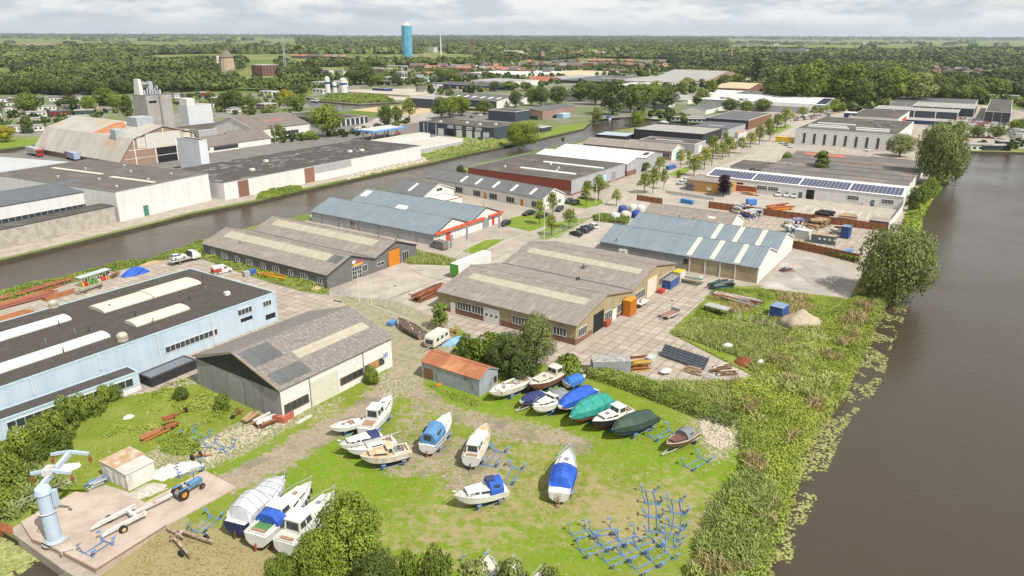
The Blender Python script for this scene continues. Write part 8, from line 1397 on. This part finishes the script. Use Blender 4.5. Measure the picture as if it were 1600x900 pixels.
bx('wheelie_bin', 'pale grey waste container on the yard behind the blue hall', 'waste container', (383,434), (392,432), 1.4, 1.3, gr_c); bx('wheelie_bin', 'blue waste container right of the pale grey one', 'waste container', (393,432), (401,430), 1.3, 1.5, bluep)
pile('orange_machine', 'orange and yellow steel parts stacked by the fence', 'steel parts', (407,432), (448,440), 30, None, .12, [cn_o, yellowp, rust, plain('grease_black', (.03,.03,.03))], .7, hgt=4, jit=.05, seed=12)
pile('rusty_frames', 'rusty steel boat frames leaning at the workshop corner', 'steel frames', (650,472), (697,452), 34, None, .11, [rust, mat('dark_rust', (.12,.06,.035), sc=1)], 1.3, hgt=6, jit=.14, seed=13)
t, L_ = lv('box_trailer', 'long white box trailer with green end behind the workshop', 'trailer', (710,436), (779,406), .9); q = MB(); q.box(.06, 13.6, -1.25, 1.25, 0, 2.8); q.build('body', mat('trailer_white', (.66,.66,.64), sc=.3, rough=.4), t); q = MB(); q.box(0, .055, -1.25, 1.25, 0, 2.8); q.build('end_panel', greenp, t)
for x in (1.5, 2.8, 4.1):
 for y in (-1.05, 1.05): o = link('wheel', WH, t); o.location = (x, y, -.4); o.scale = (1.5,)*3
t, A, B = boat('wrecked brown wooden boat lying beside the caravan', (660,521), (622,497), 2.5, [('junk',.05,.9,14)], zd=1.25, z0=.1, hull=mat('rotten_planks', (.17,.12,.10), (.28,.22,.18), sc=2, rough=.95), boot=mat('rotten_planks2', (.17,.12,.10), sc=2), deck=mat('rotten_inside', (.10,.07,.055), sc=2), name='wooden_boat_wreck')
bx('blue_box', 'blue box beside the wooden wreck', 'box', (613,511), (621,505), 1.2, .8, can_sb)
for (a, c, w, h, lb, tp) in ((q4(648,290), q4(725,330), 4.0, 2.5, 'white shed with rusty flat roof by the concrete ramp', mat('rust_flat_roof', (.36,.22,.12), (.50,.44,.36), sc=.8)), (q4(733,330), q4(795,368), 3.7, 2.4, 'white shed in front with pale flat roof by the concrete ramp', mat('pale_flat_roof', (.50,.47,.42), (.40,.37,.33), sc=1))):
 A, B = P(*a), P(*c); th = ang(A, B); L_ = math.dist(A, B)+.4; t = thing('utility_shed', lb, 'shed', (A[0], A[1], .05), th); q = MB(); q.box(0, L_, 0, w, 0, h); q.build('wall', mat('shed_white', (.60,.58,.53), sc=1, stain=(.38,.35,.30)), t); q = MB(); q.box(-.1, L_+.1, -.1, w+.1, h+.003, h+.12); q.build('roof', tp, t); q = MB(); q.box(L_*.35, L_*.65, -.05, 0, .1, 2.0); q.build('door', trim_w, t)
pile('steel_parts', 'blue steel parts heaped beside the white sheds', 'steel parts', (140,763), (165,752), 22, None, .07, [crb, steel], .7, hgt=4, jit=.25, seed=15, z=.3)
pile('scrap_crate', 'rusty crate of scrap at the corner of the white hall', 'scrap crate', (404,668), (434,656), 24, None, .14, [rust, mat('dark_rust', (.12,.06,.035)), wh_c], 1.0, hgt=4, jit=.08, seed=16); bx('red_box', 'faded red steel box beside the scrap crate', 'box', (444,664), (460,652), 1.4, 1.1, mat('faded_red', (.42,.13,.09), (.33,.09,.06), sc=2)); pile('timber_pile', 'orange brown timbers left of the scrap crate', 'timber', (384,663), (402,650), 10, None, .14, [wood, w_tim], .6, seed=17, jit=.04)
pile('planks', 'white planks lying along the hall wall', 'planks', (466,662), (486,650), 6, None, .08, [wh_c], .4, hgt=1, seed=18)
t, L_ = lv('old_axle', 'rusty axle with two black wheels on the overgrown plot', 'axle', (271,655), (291,645), .1); q = MB(); q.tube((0, 0, .4), (L_, 0, .4), .08); q.build('axle_beam', rust, t)
for x in (0, L_): q = MB(); q.tube((x-.12, 0, .42), (x+.12, 0, .42), .42, n=14); q.build('wheel', tyre, t)
t, L_ = lv('old_axle', 'rusty axle with two wheels near the debris strip', 'axle', (301,720), (314,715), .1); q = MB(); q.tube((0, 0, .45), (L_, 0, .45), .1); q.bar((L_*.5, 0, .45), (L_*.5+1.6, -.9, .3), .14, .14); q.build('axle_beam', rust, t)
for x in (0, L_): q = MB(); q.tube((x-.14, 0, .45), (x+.14, 0, .45), .45, n=14); q.build('wheel', tyre, t)
t, L_ = lv('harrow', 'rusty farm implement in the grass beside the grey doors', 'implement', (364,655), (381,645), .1); q = MB(); q.bar((0, 0, .4), (L_, 0, .5), .15, .15); q.bar((L_*.6, -.6, .2), (L_*.6, .1, 1.2), .1, .1); q.bar((L_*.6, .6, .2), (L_*.6, .1, 1.2), .1, .1); q.build('frame', rust, t); q = MB(); q.tube((0, -.15, .3), (0, .15, .3), .32, n=12); q.build('wheel', tyre, t)
pile('steel_beams', 'rusty beams half buried in the brambles', 'steel beams', (225,690), (262,672), 8, None, .12, rs, .7, seed=19); pile('steel_plates', 'dark red steel plates on the bramble heap', 'steel plates', (262,672), (280,668), 5, None, .2, [rust], .6, seed=20, z=.9)
t, L_ = lv('steel_trestle', 'grey topped steel trestle at the edge of the waste plot', 'trestle', (1099,488), (1133,497), .03); q = MB(); q.box(0, L_, 0, 2.4, 1.5, 1.62); q.build('top', gr_c, t);
for x in (.1, L_*.5, L_-.1):
 for y in (.1, 2.3): q = MB(); q.box(x-.07, x+.07, y-.07, y+.07, 0, 1.5); q.build('leg', trim_d, t)
for i, (x, y) in enumerate(((1142,500),(1152,502),(1160,504),(1170,506),(1178,509),(1189,510),(1196,514),(1206,515))):
 t, L_ = lv('steel_post', f'{ordn(i)} thin steel post from the left in the waste plot', 'post', (x, y), (x+6, y-4), 0, 'row of thin steel posts in the waste plot'); q = MB(); q.box(-.05, .05, -.05, .05, 0, 2.2); q.bar((0, 0, .1), (1.3, 0, 1.9), .07, .07); q.bar((0, 0, .1), (1.2, .3, .1), .07, .07); q.build('frame', steel if i % 2 else sc_m, t)
pile('scrap_heap', 'long heap of pipes, wheels and scrap on the waste plot', 'scrap heap', (1118,462), (1190,478), 70, None, .09, [rust, wh_c, steel, wood, plain('grease_black', (.03,.03,.03))], 1.1, hgt=4, jit=.2, seed=22); pile('scrap_heap', 'dark covered scrap at the end of the concrete apron', 'scrap heap', (1112,452), (1140,446), 26, None, .16, [can_g, plain('grease_black', (.03,.03,.03)), plain('dark_teal', (.03,.09,.09))], 1.1, hgt=4, jit=.3, seed=23)
for i, (x, y) in enumerate(((1156,474),(1166,474))): t, _ = lv('cable_wheel', ('left','right')[i]+' one of two blue rimmed wheels in the scrap', 'wheel', (x, y), (x+2, y), .0); q = MB(); q.tube((0, -.15, .5), (0, .15, .5), .5, n=16); q.tube((0, -.17, .5), (0, .17, .5), .25, n=12, m=1); q.build('rim', [plain('cyan_paint', (.05,.30,.42)), wh_c], t)
pile('pallet_stack', 'stack of planks and a grating between the hall and the apron', 'planks', (1065,440), (1098,446), 16, None, .14, [wood, mat('green_board', (.18,.24,.14)), gr_c], 1.0, hgt=4, jit=.02, seed=24); heap('white_bags', 'white and black bags by the beige wall of the double hall', 'bags', (1094,436), 1.1, .8, mat('white_black', (.45,.45,.43), (.06,.06,.06), sc=2), 12, sx=1.8)
pile('steel_sections', 'yellow and rust brown steel frames beside the open container', 'steel frames', (985,577), (1014,574), 22, None, .12, [plain('dull_yellow', (.45,.30,.06)), rust], 1.3, hgt=8, jit=.15, seed=25); pile('pallets', 'broken pallets at the end of the slate steel frames', 'pallets', (1070,578), (1095,586), 16, None, .07, [wood], .9, hgt=4, jit=.25, seed=26); pile('pallets', 'brown pallets and a white window frame beside the rusty mesh', 'pallets', (1118,584), (1146,580), 20, None, .1, [wood, w_tim, wh_c], 1.1, hgt=5, jit=.25, seed=27); pile('planks', 'white planks in the long grass', 'planks', (1100,590), (1125,596), 5, None, .06, [wh_c], .9, hgt=1, jit=.2, seed=28, z=.6)
for i, (x, y, s_, lb) in enumerate(((1040,584,1.2,'pale stone lump in the weeds nearest the hedge'), (1136,544,1.3,'white stone lump among the weeds'), (1188,570,.8,'small white lump beside the reeds'))): heap('stone_block', lb, 'stone', (x, y), s_*.7, .5, wh_c, 30+i, z=.5)
for i, (x, y, lb) in enumerate(((395,737,'a'), )): pass
pile('wood_crate', 'brown barrels and junk in the shrubs behind the caravan', 'junk', (700,522), (712,524), 14, None, .12, [rust, wood], .8, hgt=4, jit=.3, seed=29)
def fence(label, a, c, h, posts, m, rails=2, mesh=True, name='fence', z=0, pm=None):
 t, L_ = lv(name, label, 'fence', a, c, z);
 for i in range(posts+1): q = MB(); q.tube((L_*i/posts, 0, 0), (L_*i/posts, 0, h), .05, n=5); q.build('post', pm or m, t)
 q = MB();
 for k in range(rails): q.tube((0, 0, h*(k+1)/rails), (L_, 0, h*(k+1)/rails), .03, n=4)
 q.build('rail', m, t)
 if mesh:
  q = MB(); n = int(L_/.35)
  for i in range(n): q.tube((L_*i/n, 0, .1), (L_*i/n, 0, h), .012, n=3, cap=False)
  q.build('wires', m, t)
fence('grey mesh gate section beside the dark grey hall corner', (512,452), (556,470), 1.9, 5, steel); fence('mesh fence right of the two flagpoles', (592,478), (628,490), 1.8, 4, steel); fence('low bracket of grey bars at the gate', (506,447), (512,452), 2.2, 2, steel); fence('mesh fence between the street and the walled car park', (838,376), (925,346), 1.8, 12, steel); fence('thin fence in the scrub beside the dark grey hall', (330,398), (505,452), 1.3, 14, steel, mesh=False)
def wallfence(label, a, c, h, m, n, pm):
 t, L_ = lv('board_fence', label, 'fence', a, c, 0)
 for i in range(n): q = MB(); q.box(L_*i/n+.08, L_*(i+1)/n-.08, -.05, .05, 0, h); q.build('panel', m, t); q = MB(); q.box(L_*i/n-.07, L_*i/n+.07, -.08, .08, 0, h+.12); q.build('post', pm, t)
bf = mat('red_brown_boards', (.27,.11,.055), (.22,.085,.04), sc=1.5, rough=.9); wallfence('long red brown board fence across the builder yards', (1107,325), (1384,362), 2.3, bf, 26, trim_d); wallfence('red brown board fence behind the concrete square', (1239,388), (1342,410), 2.2, bf, 12, trim_d); wallfence('pale boundary wall between the ochre hut and the builder yards', (1040,302), (1116,314), 1.2, wh_c, 8, wh_c); wallfence('white boundary wall on the water side of the builder yard', (1387,360), (1412,328), 2.4, w_bright, 8, trim_w)
wallfence('short red brown board fence by the tanks', (995,313), (1035,319), 2.0, bf, 5, trim_d)
def pole(label, p, h, m=trim_w, lamp=True, name='street_lamp', r=.09):
 x, y = P(*p); t = thing(name, label, 'street lamp' if lamp else 'flagpole', (x, y, 0), 2.2); q = MB(); q.tube((0, 0, 0), (0, 0, h), r, r*.7); q.build('pole', m, t)
 if lamp: q = MB(); q.bar((0, 0, h), (1.5, 0, h+.1), .1, .1); q.build('arm', m, t); q = MB(); q.box(1.1, 1.9, -.14, .14, h, h+.16); q.build('lamp_head', trim_d, t)
for lb, p, h in (('street lamp beside the mesh fence of the car park', (850,373), 8.0), ('street lamp at the triangular verge', (931,324), 8.0), ('street lamp by the bushes at the white tanks', (936,347), 5.0), ('street lamp before the teal gabled hall', (1048,262), 8.5), ('street lamp on the avenue kerb', (1213,205), 9), ('street lamp at the avenue beside the yellow container', (1157,248), 8), ('lamp post before the dark units', (668,209), 8), ('tall lamp post by the sand yard', (616,203), 9), ('lamp post before the brown roofed barn', (431,223), 8), ('lamp post in the solar hall yard', (1348,356), 7), ('second lamp post in the solar hall yard', (1361,353), 7)): pole(lb, p, h)
for lb, p, h in (('white flagpole nearest the gate', (562,472), 7.0), ('white flagpole right of the first at the gate', (581,477), 6.0), ('flagpole with blue white banner before the shop hall', (732,396), 7.5), ('bare white flagpole left of the banner pole', (707,404), 6.5), ('flagpole with banner at the shop hall end', (782,377), 7.5)):
 pole(lb, p, h, lamp=False, name='flagpole', r=.07)
 if 'banner' in lb: x, y = P(*p); o = COL.objects[-1]; t = [o for o in COL.objects if o.get('label') == lb][0]; q = MB(); q.box(.05, 1.1, -.02, .02, h-3.8, h-.2); q.build('banner', plain('pale_blue_banner', (.55,.60,.68)), t)
for i, (x, y, m, lb) in enumerate(((961,343,wh_c,'white domed tank nearest the hedge'), (977,341,mat('cream_tank', (.50,.48,.40)),'cream domed tank second from the left'), (994,340,mat('blue_tank', (.03,.06,.30)),'dark blue domed tank at the right'), (973,332,mat('navy_tank', (.05,.08,.25)),'navy and white tank in the back row'), (989,330,wh_c,'white tank in the back row'), (1001,331,wh_c,'white tank at the right end of the back row'))):
 px_c, py_c = P(x, y); t = thing('domed_tank', lb, 'tank', (px_c, py_c, 0), i); q = MB(); q.tube((0, 0, 0), (0, 0, 1.5), 1.55, n=14); q.ball((0, 0, 1.5), 1.55, rz=1.0, n=14, k=6, z0=0); q.build('shell', m, t); q = MB(); q.box(-.5, .5, -1.65, -1.5, .2, 1.3); q.build('hatch', trim_w, t)
bx('site_container', 'white container with blue end in the builder yard', 'container', (1240,372), (1262,376), 2.6, 2.6, wh_c, top=trim_w); bx('site_container', 'tall navy container in the builder yard', 'container', (1312,372), (1325,374), 3.2, 3.4, mat('navy_paint', (.04,.07,.20), sc=1), top=plain('blue_grey_lid', (.16,.20,.30))); t, L_ = bx('site_container', 'long dark ribbed container with a row of white marks', 'container', (1266,379), (1304,384), 2.5, 2.4, mat('slate_container', (.10,.12,.125), sc=1), top=mat('loaded_boards', (.38,.28,.17), (.2,.15,.1), sc=2)); q = MB()
for k in range(6): q.box(2+k*1.3, 2.6+k*1.3, -.06, -.0, 1.2, 1.7)
q.build('lettering', trim_w, t)
bx('open_store', 'grey flat roofed bin store at the fence corner', 'store', (1356,357), (1386,361), 6, 2.6, mat('dark_store', (.10,.09,.085)), top=mat('store_roof', (.27,.24,.21), sc=.5)); bx('blue_truck', 'blue pick up beside the orange shed front', 'truck', (1168,321), (1182,321), 2.2, 1.9, mat('bright_blue_paint', (.06,.20,.48), sc=1)); bx('yellow_container', 'bright yellow container at the factory corner', 'container', (1211,222), (1236,224), 2.5, 3.0, yellowp)
bx('orange_truck', 'white truck body with orange top on the avenue', 'truck', (1153,216), (1166,214), 2.4, 3.0, wh_c, top=orange); bx('blue_bench', 'pale blue boards leaning near the willow', 'boards', (1323,398), (1334,393), 1.6, .5, can_sb); bx('blue_covered_goods', 'blue wrapped goods before the teal gabled hall', 'goods', (1045,266), (1056,263), 1.6, 1.6, bluep); bx('blue_crate', 'long blue crate behind the board fence', 'crate', (1063,317), (1081,320), 1.5, 1.4, mat('bright_blue_paint', (.06,.20,.48)))
GJ = [wh_c, wood, gr_c, steel, bl_c, rust, trim_w]
for i, (a, c, n, lb) in enumerate((((1165,338),(1198,345),60,'jumble of appliances and bags inside the fence'), ((1150,330),(1180,336),40,'white goods piled behind the brown roofed shed'), ((1235,352),(1275,362),80,'mass of white boards and sacks in the builder yard'), ((1270,352),(1312,360),60,'stacked brown pallets along the board fence'), ((1232,362),(1248,368),24,'blue and white crates beside the white container'), ((1300,366),(1340,372),30,'pipes and boards right of the navy container'))):
 pile('stored_goods', lb, 'stored goods', a, c, n, 4 if n > 30 else 3, .28, GJ if i != 3 else [wood, w_tim, wood], math.dist(P(*a), P(*c))/2.6, hgt=4, jit=.5, seed=40+i)
pile('black_pipes', 'row of black rubber pipes in the solar hall yard', 'pipes', (1278,334), (1308,340), 12, 5, .35, [plain('rubber_black', (.02,.02,.022))], 2.2, hgt=2, jit=.02, seed=50, sq=False); pile('grey_pipes', 'stack of grey pipes beside the black ones', 'pipes', (1312,340), (1342,344), 20, 5, .22, [gr_c, wood], 2, hgt=3, jit=.1, seed=51, sq=False); pile('orange_digger_parts', 'orange digger attachments in the yard', 'machine parts', (1200,330), (1236,326), 16, None, .22, [orange, rust], 1.0, hgt=4, jit=.2, seed=52); pile('orange_trailer', 'orange trailers before the open red shed', 'trailers', (1160,303), (1185,306), 14, None, .2, [orange, trim_w, trim_d], 1, hgt=3, jit=.1, seed=53)
pile('debris', 'small scrap lying on the concrete square', 'debris', (1222,425), (1236,421), 12, None, .08, [rust, plain('grease_black', (.03,.03,.03)), bluep], .9, hgt=2, jit=.5, seed=54)
for nm, lb, poly, n, s_, m in (('rubble', 'scattered white rubble and bricks right of the sheds', [(228,745),(262,728),(300,722),(320,728),(285,740),(255,752)], 420, .22, wh_c), ('rubble', 'scattered pale stones on the debris strip by the hall', [(300,700),(340,680),(400,662),(460,655),(400,690),(320,725)], 520, .14, mat('pale_stones', (.50,.44,.35), (.34,.29,.22), sc=4)), ('rubble', 'stones and rubble at the foot of the reed bank', [(1092,655),(1128,650),(1150,690),(1125,705),(1100,690)], 420, .2, mat('pale_stones', (.50,.44,.35), (.34,.29,.22), sc=4)), ('rubble', 'rubble on the slope under the white quay wall', [(540,282),(660,254),(668,250),(660,244),(560,268)], 300, .5, mat('pale_stones', (.50,.44,.35)))):
 rng = np.random.default_rng(len(lb)); X, Y, A, R_ = sample(PP(poly), n, rng); X, Y = X[:n], Y[:n]; q = MB()
 for x, y in zip(X, Y): a = s_*rng.uniform(.4, 1.3); c = s_*rng.uniform(.4, 1.2); th = rng.uniform(0, 3); q.add([(x+u*math.cos(th)*a-v*math.sin(th)*c, y+u*math.sin(th)*a+v*math.cos(th)*c, .05+w*s_*.6+.1*rng.random()) for u, v, w in ((-1,-1,0),(1,-1,0),(1,1,0),(-1,1,0),(-.6,-.5,1),(.7,-.6,1),(.5,.7,1),(-.6,.6,1))], [(4,5,6,7),(0,1,5,4),(1,2,6,5),(2,3,7,6),(3,0,4,7)])
 tag(q.build(nm, m), lb, 'rubble', None, 'stuff')
q = MB()
for i in range(9): a = P(1262+i*14, 322+i*1.6); c = P(1256+i*14, 331+i*1.6); q.bar((a[0], a[1], .03), (c[0], c[1], .03), .14, .01)
tag(q.build('parking_lines', whitepaint), kind='structure')
hb = MB(); hb.box(-9500, 9500, -20, 24500, -4, 260); hzm = bpy.data.materials.new('air'); hzm.use_nodes = True; t = hzm.node_tree; t.nodes.clear(); o = t.nodes.new('ShaderNodeOutputMaterial'); v = t.nodes.new('ShaderNodeVolumePrincipled'); v.inputs['Density'].default_value = .000045; v.inputs['Color'].default_value = (.80,.90,1,1); v.inputs['Anisotropy'].default_value = .3; t.links.new(v.outputs[0], o.inputs['Volume']); hzo = hb.build('haze', hzm); tag(hzo, kind='stuff')
def kerb(pts, label='kerb'):
 w = PP(pts); q = MB()
 for a, c in zip(w, w[1:]): q.bar((a[0], a[1], .06), (c[0], c[1], .06), .22, .14)
 tag(q.build('kerb', mat('kerb_stone', (.46,.42,.37))), kind='structure')
for k in ([(722,392),(758,375),(790,373)], [(745,399),(792,376),(862,351),(858,336)], [(800,340),(828,333),(858,336)], [(915,327),(944,319),(940,311),(905,307)], [(690,449),(800,402),(862,373),(930,340),(1000,309)], [(948,318),(985,300),(1060,277),(1128,251),(1202,213),(1240,196)], [(1010,303),(1075,281),(1150,252),(1215,214)], [(1042,273),(1070,261),(1082,265),(1062,277),(1042,273)], [(700,409),(722,392)], [(560,470),(640,500)], [(1205,205),(1230,193),(1238,199),(1215,210),(1205,205)]): kerb(k)
for i, (x, y) in enumerate(((617,447),(700,430),(760,405),(640,460),(905,372),(880,360),(985,330),(1090,290),(583,508),(1000,455),(960,560),(1050,470),(430,470),(330,400))):
 a = P(x, y); t = tag(link('drain_cover', None), f'{ordn(i)} dark drain cover counted along the paved yards', 'drain cover', 'drain covers in the paving'); t.location = (a[0], a[1], .04); q = MB(); q.tube((0, 0, 0), (0, 0, .02), .38, n=10); q.build('lid', plain('cast_iron', (.07,.06,.055)), t)
trk = mat('tyre_marks', (.25,.215,.18), (.30,.26,.22), sc=.6)
for pts in ([(600,470),(680,440),(770,405),(850,370),(940,335)], [(612,476),(690,446),(780,409),(860,374)], [(640,455),(585,478),(560,500)], [(1000,500),(960,530),(930,560)], [(1060,455),(1000,505),(950,560)], [(700,440),(660,430),(640,420)], [(1290,440),(1250,410)], [(1280,450),(1230,415)]):
 w = PP(pts); q = MB()
 for a, c in zip(w, w[1:]): q.bar((a[0], a[1], .046), (c[0], c[1], .046), .3, .006)
 tag(q.build('tyre_track', trk), kind='structure')
